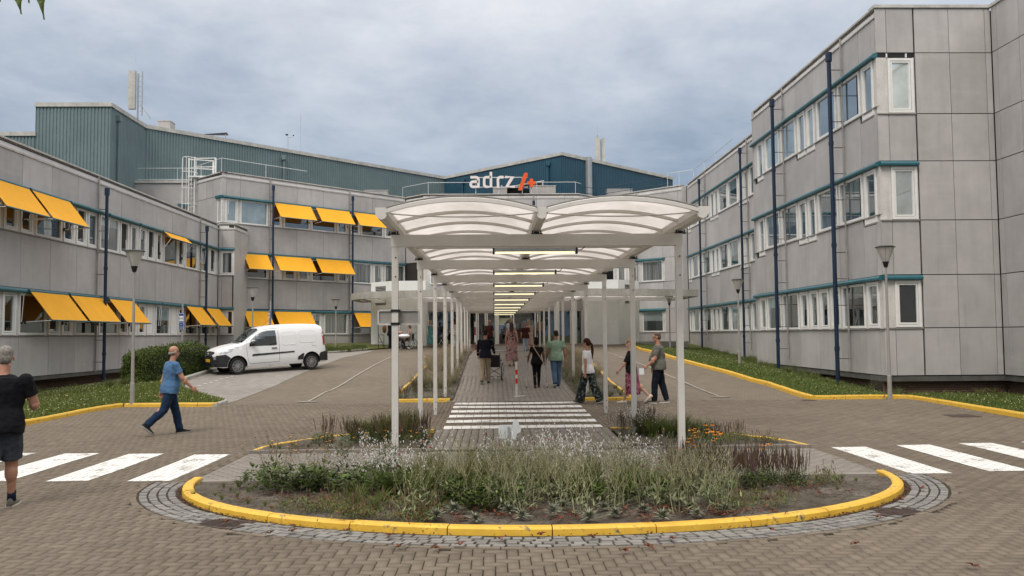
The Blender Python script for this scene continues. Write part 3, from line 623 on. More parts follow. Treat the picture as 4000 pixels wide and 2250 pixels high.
def window(F, wing, s0, s1, z0, z1, glass='glass', sash=False, tilt=0., panel=False):
    """white frame with optional inner sash, pane as a sub-part"""
    mb = MB(); w_ = .085
    F.box(mb, s0-w_, s0, -.11, .030, z0-w_, z1+w_); F.box(mb, s1, s1+w_, -.11, .030, z0-w_, z1+w_)
    F.box(mb, s0, s1, -.11, .028, z0-w_, z0); F.box(mb, s0, s1, -.11, .028, z1, z1+w_)
    fr = mb.build('window', MAT['white'], wing)
    bl = (not panel) and (not tilt) and glass in ('glass', 'glassR') and RNG.uniform() < .42
    if panel:
        mb = MB(); F.box(mb, s0+.01, s1-.01, -.08, -.02, z0+.01, z1-.01); mb.build('infill_panel', MAT['white'], fr); return fr
    def bar(mb, a0, a1, b0, b1):   # box in the (tilted) sash plane
        def D(z): return -tilt*(z-z0)/(z1-z0)
        q = []
        for z in (b0, b1):
            pts = [(a0, -.05+D(z)), (a1, -.05+D(z)), (a1, .015+D(z)), (a0, .015+D(z))]
            if F.u.cross(F.n).z < 0: pts = pts[::-1]
            q += [F.P(a, d, z) for a, d in pts]
        mb.hexa(q)
    if sash:
        mb = MB(); v = .05; a, b, c, d = s0+.012, s1-.012, z0+.012, z1-.012
        bar(mb, a, a+v, c, d); bar(mb, b-v, b, c, d); bar(mb, a+v, b-v, c, c+v); bar(mb, a+v, b-v, d-v, d); mb.build('sash', MAT['white'], fr)
        p0, p1, q0, q1 = a+v, b-v, c+v, d-v
    else: p0, p1, q0, q1 = s0, s1, z0, z1
    def D(z): return -.035-tilt*(z-z0)/(z1-z0)
    vs = [F.P(p0, D(q0), q0), F.P(p1, D(q0), q0), F.P(p1, D(q1), q1), F.P(p0, D(q1), q1), F.P(p0, D(q0)-.012, q0), F.P(p1, D(q0)-.012, q0), F.P(p1, D(q1)-.012, q1), F.P(p0, D(q1)-.012, q1)]
    mb = MB(); mb.hexa([vs[4], vs[5], vs[6], vs[7], vs[0], vs[1], vs[2], vs[3]] if F.u.cross(F.n).z < 0 else [vs[0], vs[1], vs[2], vs[3], vs[4], vs[5], vs[6], vs[7]])
    mb.build('pane', MAT[glass], fr)
    if bl:
        f_ = RNG.uniform(.25, .6); zb = q1-(q1-q0)*f_; mb = MB(); F.box(mb, p0+.01, p1-.01, -.04, -.033, zb, q1-.01); mb.build('blind', MAT['glassblind' if RNG.uniform() < .5 else 'glasscurtain'], fr)
    if sash and tilt:
        mb = MB(); F.box(mb, s0, s1, -.16, -.13, z0, z1); mb.build('reveal', MAT['glassdark'], fr)
    return fr
def row(F, wing, wins, s0, s1, zs, zt, fascia=True, cass=None):
    """one storey of windows between s0 and s1. wins: (a, b, kind[, lower]); zs sill, zt top of the teal fascia"""
    zh = zt-.24
    mb = MB(); prev = s0; lows = [w for w in wins if len(w) > 3 and w[3]]
    for w_ in wins:
        if w_[0]-.09-prev > .01: mb = MB(); F.box(mb, prev, w_[0]-.09, -.10, -.004, zs-.0, zh+.08); mb.build('pier', MAT['pier'], wing)
        prev = w_[1]+.09
    if s1-prev > .01: mb = MB(); F.box(mb, prev, s1, -.10, -.004, zs, zh+.08); mb.build('pier', MAT['pier'], wing)
    for w_ in lows: mb = MB(); F.box(mb, w_[0]-.16, w_[1]+.16, -.10, .008, zs-.27, zs+.002); mb.build('apron', MAT['pier'], wing)
    for w_ in wins:
        a, b, k = w_[:3]; lo = zs-.25 if (len(w_) > 3 and w_[3]) else zs
        g = {'b': 'glass', 'n': 'glass', 't': 'glass', 'B': 'glassblind', 'N': 'glassblind', 'c': 'glasscurtain', 'C': 'glasscurtain', 'r': 'glassR', 'R': 'glassR', 'p': 'glass', 'm': 'glasspaintedsky', 'D': 'glassdark'}[k]
        window(F, wing, a, b, lo+.10, zh-.03, g, sash=(b-a < 1.0), tilt=.16 if k == 't' else 0, panel=(k == 'p'))
    mb = MB(); F.box(mb, s0, s1, -.05, .045, zs-.035, zs-.001)
    mb.build('sill', MAT['sill'], wing)
    if fascia:
        mb = MB(); prof = [(-.05, zt), (.10, zt-.02), (.155, zt-.09), (.15, zt-.15), (.07, zt-.17), (-.05, zt-.17)]
        mb.loft([[F.P(a, d, z) for d, z in prof] for a in (s0, s1)]); mb.build('fascia', MAT['teal'], wing)
def cassette(F, wing, s0, s1, zt):
    mb = MB(); mb.tube([F.P(s0, .17, zt-.13), F.P(s1, .17, zt-.13)], .072, 10); mb.build('awning_cassette', MAT['teal'], wing)
    for s in (s0+.03, s1-.03):
        mb = MB(); mb.tube([F.P(s, .17, zt-.15), F.P(s, .10, zt-1.25)], .012, 5); mb.build('awning_arm', MAT['white'], wing)
def awning(F, wing, s0, s1, zt, drop=1.14, out=1.04, extra=0):
    aw = thing('awning', None, None); aw.parent = wing
    mb = MB(); mb.tube([F.P(s0-.03, .16, zt-.11), F.P(s1+.03, .16, zt-.11)], .075, 10); mb.build('cassette', MAT['teal'], aw)
    n = 6; m_ = 10; top = (.20, zt-.10); bot = (out, zt-drop-.05); rings = []
    for j in range(n+1):
        t = j/n; d = top[0]+(bot[0]-top[0])*t; z = top[1]+(bot[1]-top[1])*t
        rings.append([F.P(s0+(s1-s0)*i/m_, d, z-.035*math.sin(math.pi*t)*math.sin(math.pi*i/m_)) for i in range(m_+1)])
    up = [[p+Vector((0, 0, .006)) for p in r] for r in rings]
    mb = MB(); mb.loft(up, cap=False, close=False); mb.loft([r[::-1] for r in rings], cap=False, close=False); mb.build('fabric', MAT['awning'], aw, smooth=True)
    mb = MB(); mb.tube([F.P(s0-.02, out, bot[1]), F.P(s1+.02, out, bot[1])], .028, 8); mb.build('front_bar', MAT['teal'], aw)
    for s in (s0+.02, s1-.02):
        mb = MB(); mb.tube([F.P(s, .04, zt-1.25), F.P(s, out, bot[1])], .016, 6); mb.build('arm', MAT['white'], aw)
        mb = MB(); F.box(mb, s-.02, s+.02, .0, .07, zt-1.32, zt-1.18); mb.build('bracket', MAT['iron'], aw)
    return aw
def parapet(F, wing, s0, s1, z, joints=()):
    """sloping capping strip and coping above the top panels"""
    js = [s0]+[j for j in joints if s0 < j < s1]+[s1]
    for a, b in zip(js[:-1], js[1:]):
        mb = MB(); pr = [(-.02, z-.34), (.02, z-.33), (-.10, z-.05), (-.14, z-.05)]; mb.loft([[F.P(s, d, q) for d, q in pr] for s in (a+.01, b-.01)]); mb.build('capping', MAT['panel'], wing)
    mb = MB(); F.box(mb, s0, s1, -.36, .0, z-.045, z+.02); F.box(mb, s0, s1, -.03, .035, z-.39, z-.345); mb.build('coping', MAT['coping'], wing)
def downpipe(F, wing, s, ztop, zbot, d=.42, r=.085, strap=True):
    mb = MB(); mb.tube([F.P(s, d, zbot), F.P(s, d, ztop)], r*.82, 10); mb.tube([F.P(s, d, ztop-.32), F.P(s, d, ztop)], r*1.25, 10)
    z = zbot+1.3
    while z < ztop-1: mb.tube([F.P(s, d, z), F.P(s, d, z+.14)], r*1.0, 10); z += 3.7
    dp = mb.build('downpipe', MAT['blue'], wing, smooth=False)
    mb = MB(); mb.tube([F.P(s+.0, .06, zbot+.6), F.P(s, .06, ztop+.5)], .035, 6); mb.build('grey_conduit', MAT['sill'], dp)
    z = zbot+1
    while z < ztop: mb = MB(); F.box(mb, s-.012, s+.012, .0, d, z, z+.025); mb.build('bracket', MAT['iron'], dp); z += .95
def base_bricks(F, wing, s0, s1, z0, z1, single=True, d=-.26):
    mb = MB(); F.box(mb, s0, s1, -1.2, d-.02, z0, z1); mb.build('mortar_wall', MAT['sand'], wing)
    bl, bh = .215, .072; n = int((s1-s0)/bl); rows_ = int((z1-z0)/bh); st = MB(); tn = []
    for j in range(rows_):
        for i in range(-1, n+1):
            a = s0+(i+(.5 if j % 2 else 0))*bl; b = a+bl-.012; a = max(a, s0); b = min(b, s1); z = z1-(j+1)*bh
            if b-a < .04: continue
            if single and j < 6 and b-a > .19:
                q = MB(); F.box(q, a, b, d-.06, d+RNG.uniform(-.003, .003), z, z+bh-.012); q.build('brick', MAT['wallbrick'], wing)
            else: F.box(st, a, b, d-.06, d, z, z+bh-.012); tn += [RNG.uniform(0, 1)]*6
    if st.v:
        me = st.mesh('brickwork', MAT['wallbrick']); at = me.attributes.new('tint', 'FLOAT', 'FACE'); at.data.foreach_set('value', np.array(tn, np.float32)); tag(link('brickwork', me, wing), kind='stuff')
    mb = MB(); F.box(mb, s0, s1, -1.1, -.03, z1-.0, z1+.17); mb.build('plinth', MAT['plinth'], wing)

# left wing
LW = thing('hospital_wing', 'low grey panelled left wing with two rows of windows and open yellow awnings', 'building', (0, 0, 0))
jl = [round(31.19+2.07*i, 2)-2.07*8 for i in range(18)]+[52.02, 53.25]; LR = 9.15
mb = MB(); mb.prism([(-17.36, 10), (-17.36, 53.4), (-16.6, 53.6), (-16.45, 56.2), (-23.2, 63), (-40, 63), (-40, 10)], T['base'], LR-.1); mb.build('core', MAT['dark'], LW)
for z0, z1 in ((T['t2'], LR-.35), (T['t3'], T['s2']-.04), (T['base'], T['s3']-.04)): panels(FL1, LW, jl, z0, z1)
r2 = [(14.65, 16.35, 'b'), (16.7, 17.35, 't'), (17.75, 18.4, 't'), (18.75, 20.45, 'b'), (20.8, 22.5, 'b'), (22.9, 23.55, 't'), (23.95, 24.6, 'n'), (25, 25.65, 't'), (26, 26.65, 't'), (27.05, 28.75, 'b'), (29.1, 29.76, 'n'), (30.14, 30.8, 'n'), (31.2, 31.85, 't'), (32.21, 33.93, 'b'), (34.28, 34.98, 't'), (35.33, 36.01, 't'), (36.32, 37.06, 'n'), (37.42, 39.12, 'b'), (39.45, 40.15, 't'), (40.55, 41.15, 'n'), (41.55, 42.2, 'n'), (42.55, 43.25, 't'), (43.65, 44.23, 'n'), (44.63, 46.36, 'b'), (46.66, 47.3, 't'), (47.74, 49.45, 'b'), (49.86, 51.5, 'b'), (51.87, 52.65, 't')]
r3 = [(24, 24.7, 'n'), (25, 26.7, 'b'), (27.05, 28.75, 'b'), (29.1, 29.76, 'n'), (30.18, 30.86, 'n'), (31.22, 32.95, 'b'), (33.28, 33.95, 't'), (34.32, 34.98, 'n'), (35.35, 37.08, 'b'), (37.47, 39.18, 'b'), (39.5, 40.2, 't'), (40.55, 41.2, 'n'), (41.58, 42.27, 'n'), (42.6, 43.3, 'p'), (43.69, 45.41, 'b'), (45.75, 46.45, 'p'), (46.83, 47.4, 'n'), (47.8, 49.6, 'b'), (50.04, 51.75, 'b'), (52.08, 52.78, 'n')]
row(FL1, LW, r2, 14, 53.27, T['s2'], T['t2']); row(FL1, LW, r3, 14, 53.27, T['s3'], T['t3'])
parapet(FL1, LW, 12, 53.3, LR, jl)
for a, b in ((25.3, 28.1), (28.42, 31.23), (31.44, 34.22)): awning(FL1, LW, a, b, T['t2'])
for a, b in ((31.51, 34.25), (34.49, 37.27), (37.89, 40.44), (47.33, 49.9), (50.45, 53.0)): awning(FL1, LW, a, b, T['t3'])
awning(FL1, LW, 43.95, 47.08, T['t2'], drop=.42, out=.62)
for a, b in ((34.4, 37.2), (37.9, 41.0), (41.2, 43.85), (47.2, 49.9), (50.5, 53.2)): cassette(FL1, LW, a, b, T['t2'])
for a, b in ((27.6, 31.2), (40.6, 43.8), (43.95, 47.1)): cassette(FL1, LW, a, b, T['t3'])
downpipe(FL1, LW, 37.05, 8.55, -.05); downpipe(FL1, LW, 49.95, 8.55, .5)
base_bricks(FL1, LW, 24, 50, -.6, T['base']-.16, single=False, d=-.5)
# end facet
jf = [0, .22, .98]
for z0, z1 in ((T['t2'], LR-.35), (T['t3'], T['s2']-.04), (T['base'], T['s3']-.04)): panels(FLe, LW, jf, z0, z1)
row(FLe, LW, [(.22, .88, 'c')], 0, 1.0, T['s2'], T['t2']); row(FLe, LW, [(.22, .88, 'p')], 0, 1.0, T['s3'], T['t3']); parapet(FLe, LW, 0, 1., LR)
panels(FLr, LW, [0, 2.9], T['base'], LR-.35); backing(FLr, LW, 0, 2.9, T['base'], LR-.1)
parapet(FLr, LW, 0, 2.9, LR)

# middle wing
CW = thing('hospital_wing', 'tall grey panelled middle wing behind the entrance with three rows of windows', 'building')
core = [(-21.2, 58.72), (-17.69, 55.12), (-6.86, 65.95), (-5.33, 64.4), (6.58, 64.4), (8.2, 66.4), (13.9, 60.75), (20, 60.75), (20, 90), (-40, 90), (-40, 58.72)]
mb = MB(); mb.prism(core, .3, T['roof']-.12); mb.build('core', MAT['dark'], CW)
jt = [0, .31, 1.29, 3.42, 5.58, 7.74, 9.93, 12.08, 14.21, 15.25]; jm = [1.29, 3.42, 5.58, 7.74, 9.93, 12.08, 14.21, 15.25]
panels(FCL, CW, jt, T['t1'], T['roof']-.35); panels(FCL, CW, jt, T['t2'], T['s1']-.04); panels(FCL, CW, jt[2:], T['t3'], T['s2']-.04); panels(FCL, CW, jt[2:], .9, T['s3']-.04)
for a, b in ((T['s2']-.03, T['t2']), (T['s3']-.03, T['t3'])): panels(FCL, CW, [0, 1.29], a, b)
panels(FCL, CW, [0, 1.29], T['t3'], T['s2']-.04); panels(FCL, CW, [0, 1.29], .9, T['s3']-.04)
row(FCL, CW, [(.30, 1.0, 'B'), (1.36, 3.22, 'B'), (3.6, 4.3, 'n'), (4.63, 6.5, 'b'), (6.82, 8.68, 'b'), (8.98, 9.7, 'n'), (10.16, 10.83, 'n'), (11.12, 12.97, 'b'), (13.3, 14.0, 'c'), (14.3, 15.0, 'n')], 0, 15.2, T['s1'], T['t1'])
row(FCL, CW, [(1.43, 3.22, 'b'), (3.63, 4.33, 'p'), (4.66, 5.4, 'n'), (5.76, 6.46, 'n'), (6.85, 8.68, 'b'), (9.05, 9.72, 'n'), (10.2, 11.9, 'c'), (12.25, 12.95, 'c'), (13.3, 15.1, 'C')], 1.29, 15.2, T['s2'], T['t2'])
row(FCL, CW, [(1.45, 3.28, 'D'), (3.74, 5.5, 'b'), (5.8, 6.5, 'n'), (6.9, 7.5, 'n'), (7.92, 9.75, 'c'), (10.22, 11.9, 'c'), (12.3, 13.0, 'n'), (13.4, 15.1, 'b')], 1.29, 15.2, T['s3'], T['t3']-.03)
parapet(FCL, CW, 0, 15.25, T['roof'], jt)
for a, b in ((3.69, 6.55), (6.96, 9.8), (10.2, 12.76)): awning(FCL, CW, a, b, T['t1'])
for a, b in ((1.42, 3.19), (3.7, 6.57), (6.98, 9.82)): awning(FCL, CW, a, b, T['t2'])
for a, b in ((1.49, 3.32), (3.73, 6.58), (10.25, 12.9)): awning(FCL, CW, a, b, T['t3']-.03)
cassette(FCL, CW, .35, 3.4, T['t1']); cassette(FCL, CW, 10.2, 12.6, T['t2']); cassette(FCL, CW, 12.7, 15.0, T['t2']); cassette(FCL, CW, 6.95, 9.8, T['t3']-.03)
downpipe(FCL, CW, 3.48, 12.25, .95); downpipe(FCL, CW, 9.99, 12.25, 1.15)
panels(FCLa, CW, [0, .3, 1.2, 2.2, 3.4, 5.0], T['t1'], T['roof']-.35); panels(FCLa, CW, [0, .3, 1.2, 2.2, 3.4, 5.0], T['t2'], T['t1']-.01); parapet(FCLa, CW, 0, 5, T['roof'])
mb = MB(); FCLa.box(mb, .0, .45, .012, .04, T['s1'], T['t1']-.2); window(FCLa, CW, .12, .52, T['s1']+.1, T['t1']-.28, 'glassblind'); mb = MB(); FCLa.box(mb, -.02, .75, 0, .13, T['t1']-.17, T['t1']); mb.build('fascia', MAT['teal'], CW)
# notch walls and centre
F_nl = Fc((-6.83, 65.87), (Q, -Q), (-Q, -Q)); F_nr = Fc((6.58, 64.35), (Q, Q), (Q, -Q))
for F, L_ in ((F_nl, 2.1), (F_nr, 2.1)): panels(F, CW, [0, 1.05, L_], T['t2'], T['roof']-.35); parapet(F, CW, 0, L_, T['roof'])
jc = [0, .5]+[2.3+2.13*i for i in range(5)]+[11.93]
for z0, z1 in ((T['t1'], T['roof']-.35), (T['t2'], T['s1']-.04), (T['t3'], T['s2']-.04)): panels(FC, CW, jc, z0, z1)
cwn = [(.6, 2.2, 'c'), (2.5, 4.2, 'b'), (4.6, 6.3, 'c'), (6.75, 8.45, 'b'), (8.9, 10.6, 'c'), (10.9, 11.6, 'n')]
row(FC, CW, cwn, 0, 11.93, T['s1'], T['t1']); row(FC, CW, cwn, 0, 11.93, T['s2'], T['t2']); parapet(FC, CW, 0, 11.93, T['roof'], jc)
downpipe(FC, CW, 8.45, 12.2, 4.6)
jr = [0, 1.95, 4.1, 6.25, 7.6, 8.0]
panels(FCRn, CW, jr, T['t1'], T['roof']-.35); panels(FCRn, CW, jr, T['t2'], T['s1']-.04); panels(FCRn, CW, jr, T['t3'], T['s2']-.04); panels(FCRn, CW, jr, .95, T['s3']-.04)
for s_, t_ in (('s1', 't1'), ('s2', 't2'), ('s3', 't3')): row(FCRn, CW, [(.3, 1.7, 'n'), (2.15, 2.8, 'c'), (3.2, 3.85, 'n'), (4.45, 6.15, 'C' if s_ == 's2' else 'b')], 0, 6.4, T[s_], T[t_]); panels(FCRn, CW, [6.4, 7.6, 8.0], T[s_]-.03, T[t_]); cassette(FCRn, CW, 4.3, 6.3, T[t_])
panels(Fc((13.70, 60.68), (1, 0), (0, -1)), CW, [0, .36], .6, T['roof']-.1); parapet(FCRn, CW, 0, 8.0, T['roof'], jr); downpipe(FCRn, CW, 3.98, 12.2, 1.45)
# right wing
RW = thing('hospital_wing', 'tall grey panelled right wing stepping forward with teal fascias and blue downpipes', 'building')
mb = MB(); mb.prism([(14.11, 60.6), (14.11, 40.6), (12.79, 40.6), (12.79, 27.36), (16.68, 27.36), (16.68, 8), (34, 8), (34, 60.6)], T['base'], T['roof']-.12); mb.build('core', MAT['dark'], RW)
j0 = [40.75, 43.8, 45.87, 47.75, 49.95, 52.05, 54.2, 56.55, 57.2, 59.5, 60.45]; j1 = [27.35, 27.64, 28.62, 30.69, 32.8, 34.83, 36.9, 39.1, 40.72]
w0 = [(41.4, 43.2, 'r'), (43.9, 45.45, 'r'), (45.87, 46.5, 'c', 1), (46.85, 47.5, 'r', 1), (47.95, 49.7, 'r'), (50.12, 51.85, 'c'), (52.2, 52.83, 'r', 1), (53.2, 53.86, 'c', 1), (54.35, 56.08, 'r'), (57.5, 59.1, 'c'), (59.55, 60.2, 'r', 1)]
w1t = [(27.62, 28.3, 'r', 1), (28.68, 30.32, 'R'), (30.72, 32.38, 'r'), (32.82, 33.45, 'N', 1), (33.82, 34.48, 'c', 1), (34.92, 36.52, 'B'), (36.98, 38.68, 'B'), (39.2, 39.85, 'N', 1)]
w1m = [(27.62, 28.35, 'r', 1), (28.7, 30.42, 'r'), (30.78, 32.48, 'r'), (32.9, 33.53, 'r', 1), (33.9, 34.58, 'r', 1), (34.95, 36.7, 'r'), (37.13, 38.83, 'r'), (39.23, 39.87, 'r', 1)]
w1b = [(27.68, 28.38, 'r'), (28.73, 30.45, 'r'), (30.8, 31.5, 'r'), (31.87, 32.55, 'r'), (32.93, 33.6, 'c'), (34.0, 34.66, 'r'), (35.04, 36.8, 'r'), (37.2, 38.9, 'r'), (39.24, 39.95, 'c')]
lo0 = [q for q in w0 if len(q) > 3]; lo1 = [q for q in w1t if len(q) > 3]
for z0, z1, l0, l1 in ((T['t1'], T['roof']-.35, None, None), (T['t2'], T['s1']-.04, lo0, lo1), (T['t3'], T['s2']-.04, lo0, lo1), (T['base'], T['s3']-.04, None, None)): panels(FR0, RW, j0, z0, z1, lows=l0); panels(FR1, RW, j1, z0, z1, lows=l1)
row(FR0, RW, w0, 40.75, 60.4, T['s1'], T['t1']); row(FR0, RW, w0, 40.75, 60.4, T['s2'], T['t2']); row(FR0, RW, [(a, b, k[0]) for a, b, k, *_ in w0], 40.75, 60.4, T['s3'], T['t3'])
row(FR1, RW, w1t, 27.3, 40.73, T['s1'], T['t1']); row(FR1, RW, w1m, 27.3, 40.73, T['s2'], T['t2']); row(FR1, RW, w1b, 27.3, 40.73, T['s3'], T['t3'])
parapet(FR0, RW, 40.75, 60.4, T['roof'], j0); parapet(FR1, RW, 27.3, 40.75, T['roof'], j1)
mb = MB(); Fe = Fc((12.73, 40.75), (1, 0), (0, 1)); Fe.box(mb, 0, 1.4, -.3, 0, T['base'], T['roof']-.05); mb.build('return_wall', MAT['panel'], RW)
for s in (29.95, 36.22): downpipe(FR1, RW, s, 12.15 if s < 32 else 12.2, .05 if s < 32 else .3, d=.50, r=.095)
for s in (45.84, 55.16): downpipe(FR0, RW, s, 12.2, .45 if s < 50 else .9, d=.42, r=.08)
# front face of the right wing
jn = [0, .37, 1.27]; jw = [1.31, 2.47, 3.69, 3.89]
lv2 = [(T['base'], 2.12), (2.13, T['t3']), (T['t3']+.01, 5.66), (5.67, T['t2']), (T['t2']+.01, 9.20), (9.21, T['t1']), (T['t1']+.01, T['roof']-.06)]
for i, (a, b) in enumerate(lv2):
    panels(FR2, RW, jw, a, b)
    if i % 2 == 0: panels(FR2, RW, jn, a, b)
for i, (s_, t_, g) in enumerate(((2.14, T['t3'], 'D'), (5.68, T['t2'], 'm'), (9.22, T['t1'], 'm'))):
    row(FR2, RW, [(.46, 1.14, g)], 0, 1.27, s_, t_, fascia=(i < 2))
mb = MB(); FR2.box(mb, .02, 1.24, -.10, -.02, T['t1']-.20, T['t1']+.02); mb.build('open_blind_box', MAT['black'], RW)
for s in (.33, .98):
    mb = MB(); FR2.box(mb, s, s+.04, -.04, .03, T['t1']-.16, T['t1']-.03); mb.build('bracket', MAT['white'], RW)
mb = MB(); FR2.box(mb, -.03, 3.92, -.4, .05, T['roof']-.05, T['roof']+.05); mb.build('coping', MAT['coping'], RW)
j3 = [27.25, 26.97]+[26.97-1.15-2.07*i*1.0 for i in range(8)]; j3 = sorted(j3)
for a, b in lv2: panels(FR3, RW, j3, a, b)
mb = MB(); FR3.box(mb, 8, 27.3, -.4, .05, T['roof']-.05, T['roof']+.05); mb.build('coping', MAT['coping'], RW)
base_bricks(FR2, RW, -.0, 4.7, -.75, T['base']-.19); base_bricks(FR3, RW, 14, 27.75, -.7, T['base']-.19, single=False); base_bricks(FR1, RW, 27.7, 40.7, -.3, T['base']-.19, single=False, d=-.32)

# entrance block
EB = thing('entrance_block', 'white rendered entrance block with curved concrete canopy and glass doors', 'building')
for sgn, xc in ((-1, -4.35), (1, 5.9)):
    P_ = [(xc, 54.0), (xc+sgn*2.1, 54.0), (xc+sgn*3.7, 55.6), (xc+sgn*3.7, 62), (xc, 62)]
    if sgn < 0: P_ = P_[::-1]
    mb = MB(); mb.prism(P_, .9, 5.5); mb.build('block', MAT['paintwhite'], EB)
    Fv = Fc((xc+sgn*2.1, 54.0), (sgn*Q, Q), (sgn*Q, -Q))
    for z in (4.75, 4.85, 4.95, 5.05, 5.15, 4.08, 4.0):
        mb = MB(); Fv.box(mb, .7, 1.75, .0, .03, z, z+.045); mb.build('louvre', MAT['black'], EB)
sl = [(-8.9, 53.6), (-8.8, 52.4), (-8.3, 51.3), (-7.2, 50.2), (-5.4, 49.2), (-3, 48.5), (0, 48.1), (3, 48.0), (6, 48.3), (9, 49.0), (12.3, 50.4), (12.4, 56.5), (-8.9, 56.5)]
def ring_wall(P_, z0, z1, th, nm, m):
    c_ = Vector((1.7, 53.4)); n_ = len(P_)
    for i in range(n_):
        a_, b_ = P_[i], P_[(i+1) % n_]; ia = (Vector(a_)-c_); ib = (Vector(b_)-c_); qa = Vector(a_)-ia.normalized()*th; qb = Vector(b_)-ib.normalized()*th
        mb = MB(); mb.hexa([(*a_, z0), (*b_, z0), (*qb, z0), (*qa, z0), (*a_, z1), (*b_, z1), (*qb, z1), (*qa, z1)]); mb.build(nm, m, EB)
ring_wall(sl, 4.22, 4.62, .5, 'canopy_fascia', MAT['concrete'])
mb = MB(); mb.prism([tuple(Vector(p_)-(Vector(p_)-Vector((1.7, 53.4))).normalized()*.3) for p_ in sl], 4.40, 4.42); mb.build('canopy_skylight', MAT['poly'], EB)
for x in (-7, -4.5, -2, .5, 3, 5.5, 8, 10.5): mb = MB(); mb.box((x-.05, 48.9 if abs(x-2) < 5 else 50.4, 4.24), (x+.05, 56.4, 4.39)); mb.build('canopy_beam', MAT['white'], EB)
for i, y in enumerate((50.6, 52.2, 53.6)):
    for x in (-4.6, -1.2, 2.2, 5.6, 8.6):
        mb = MB(); mb.box((x, y-.05, 4.12), (x+2.6, y+.05, 4.2)); mb.build('light_batten', MAT['signwhite'], EB)
zf = 1.30
mb = MB(); mb.box((-4.35, 56.2, zf), (5.9, 56.5, 4.2)); mb.build('back_wall', MAT['black'], EB)
for a, b, g in ((-4.35, -3.2, 'p'), (-3.1, -1.15, 'D'), (-1.05, -.55, 'D'), (-.45, 1.15, 'r'), (1.3, 2.75, 'r'), (2.9, 4.1, 'D'), (4.2, 5.1, 'D'), (5.2, 5.85, 'p')):
    Fd = Fc((0, 56.05), (1, 0), (0, -1)); window(Fd, EB, a+.05, b-.05, zf+.1, 3.55, {'D': 'glassdark', 'r': 'glass', 'p': 'glassdark'}[g])
mb = MB(); mb.box((-4.35, 55.9, 3.62), (5.9, 56.1, 4.2)); mb.box((-4.3, 55.7, zf), (5.85, 56.0, zf+.1)); mb.build('door_header', MAT['panel'], EB)
for a, b in ((-2.3, 55.3), (.2, 55.3), (4.15, 55.0), (5.3, 55.)):
    mb = MB(); mb.tube([(a, b, zf), (a, b, 4.2)], .13, 14); mb.build('column', MAT['paintwhite'], EB)
mb = MB(); mb.box((-9.7, 53.0, 1.0), (-8.15, 55.5, 1.42)); mb.box((9.0, 54.6, 1.1), (12.6, 55.6, 1.5)); tag(mb.build('planter_wall', MAT['concrete'], EB))

# rooftop plant rooms clad in ribbed sheet
PH = thing('rooftop_plant_room', 'large plant room on the roof clad in teal and dark blue ribbed metal sheet', 'building')
PT = 17.0; pts = [(-52, 54.5), (-29.5, 54.5), (-24.7, 54.5), (-24.8, 60.2), (-4.65, 80.4), (5.75, 69.8), (17.5, 81.2)]
def ribs(a, b, z0, z1, m, pitch=.22, out=1):
    A, B = Vector((*a, 0)), Vector((*b, 0)); L = (B-A).length; u = (B-A)/L; n = Vector((u.y, -u.x, 0))
    s = 0; prof = []
    while s < L:
        for ds, d in ((0, 0), (.03, -.045), (.065, -.045), (.095, 0)):
            if s+ds < L: prof.append((s+ds, d))
        s += pitch
    prof.append((L, 0)); mb = MB(); mb.loft([[A+u*s+n*d+Vector((0, 0, z)) for s, d in prof] for z in (z0, z1)], cap=False, close=False); mb.build('ribbed_cladding', m, PH)
    mb = MB(); mb.hexa([A+n*d+u*s+Vector((0, 0, z)) for z in (z1-.05, z1+.22) for s, d in ((-.05, .08), (L+.05, .08), (L+.05, -.5), (-.05, -.5))]); mb.build('coping', MAT['coping'], PH)
ribs((-52, 54.5), (-29.5, 54.5), 8.5, 15.1, MAT['tealrib']); ribs(pts[1], pts[2], 8.5, PT, MAT['tealrib']); ribs(pts[2], pts[3], 8.5, PT, MAT['tealrib']); ribs(pts[3], pts[4], 11.5, PT, MAT['tealrib'])
ribs(pts[4], pts[5], 11.5, PT, MAT['navyrib']); ribs(pts[5], pts[6], 11.5, PT, MAT['navyrib'])
mb = MB(); mb.prism([(-29.4, 54.7), (-24.9, 54.7), (-25, 60.3), (-4.65, 80.65), (5.75, 70.05), (17.4, 81.3), (17.4, 95), (-29.4, 95)], 9, PT+.1); mb.build('core', MAT['sill'], PH)
Fb = Fc((-24.7, 54.5), (-.02, 1), (1, .02))
mb = MB(); Fb.box(mb, 3.1, 4.2, .0, .04, 10.55, 11.65); mb.build('vent_frame', MAT['tealrib'], PH)
for i in range(7):
    mb = MB(); Fb.box(mb, 3.2, 4.1, .04, .07, 10.62+i*.14, 10.68+i*.14); mb.build('louvre', MAT['black'], PH)
for (x, y), m in (((-24.65, 55.6), 'tealrib'), ((-16.9, 68.0), 'tealrib'), ((-2.9, 78.4), 'navyrib'), ((4.6, 70.8), 'navyrib')):
    mb = MB(); mb.tube([(x+.05, y-.08, 9), (x+.05, y-.08, PT-.6)], .09, 8); mb.box((x-.1, y-.25, PT-.75), (x+.2, y+.05, PT-.4)); mb.build('rain_pipe', MAT[m], PH)
mb = MB(); mb.tube([(8.25, 72.1, 12), (8.25, 72.1, PT+.25)], .32, 10); mb.build('flue', MAT['galv'], PH)
LB = thing('roof_block', 'low pale grey block on the roof behind the left wing', 'building')
mb = MB(); mb.box((-26, 58.6, 8.5), (-21.1, 64, 12.7)); mb.build('wall', MAT['panel'], LB); mb = MB(); mb.box((-26.1, 58.5, 12.7), (-21.0, 64, 12.86)); mb.build('coping', MAT['coping'], LB)
mb = MB(); mb.box((-21.75, 58.3, 11.05), (-20.0, 58.5, 11.2)); mb.build('fascia', MAT['teal'], LB)
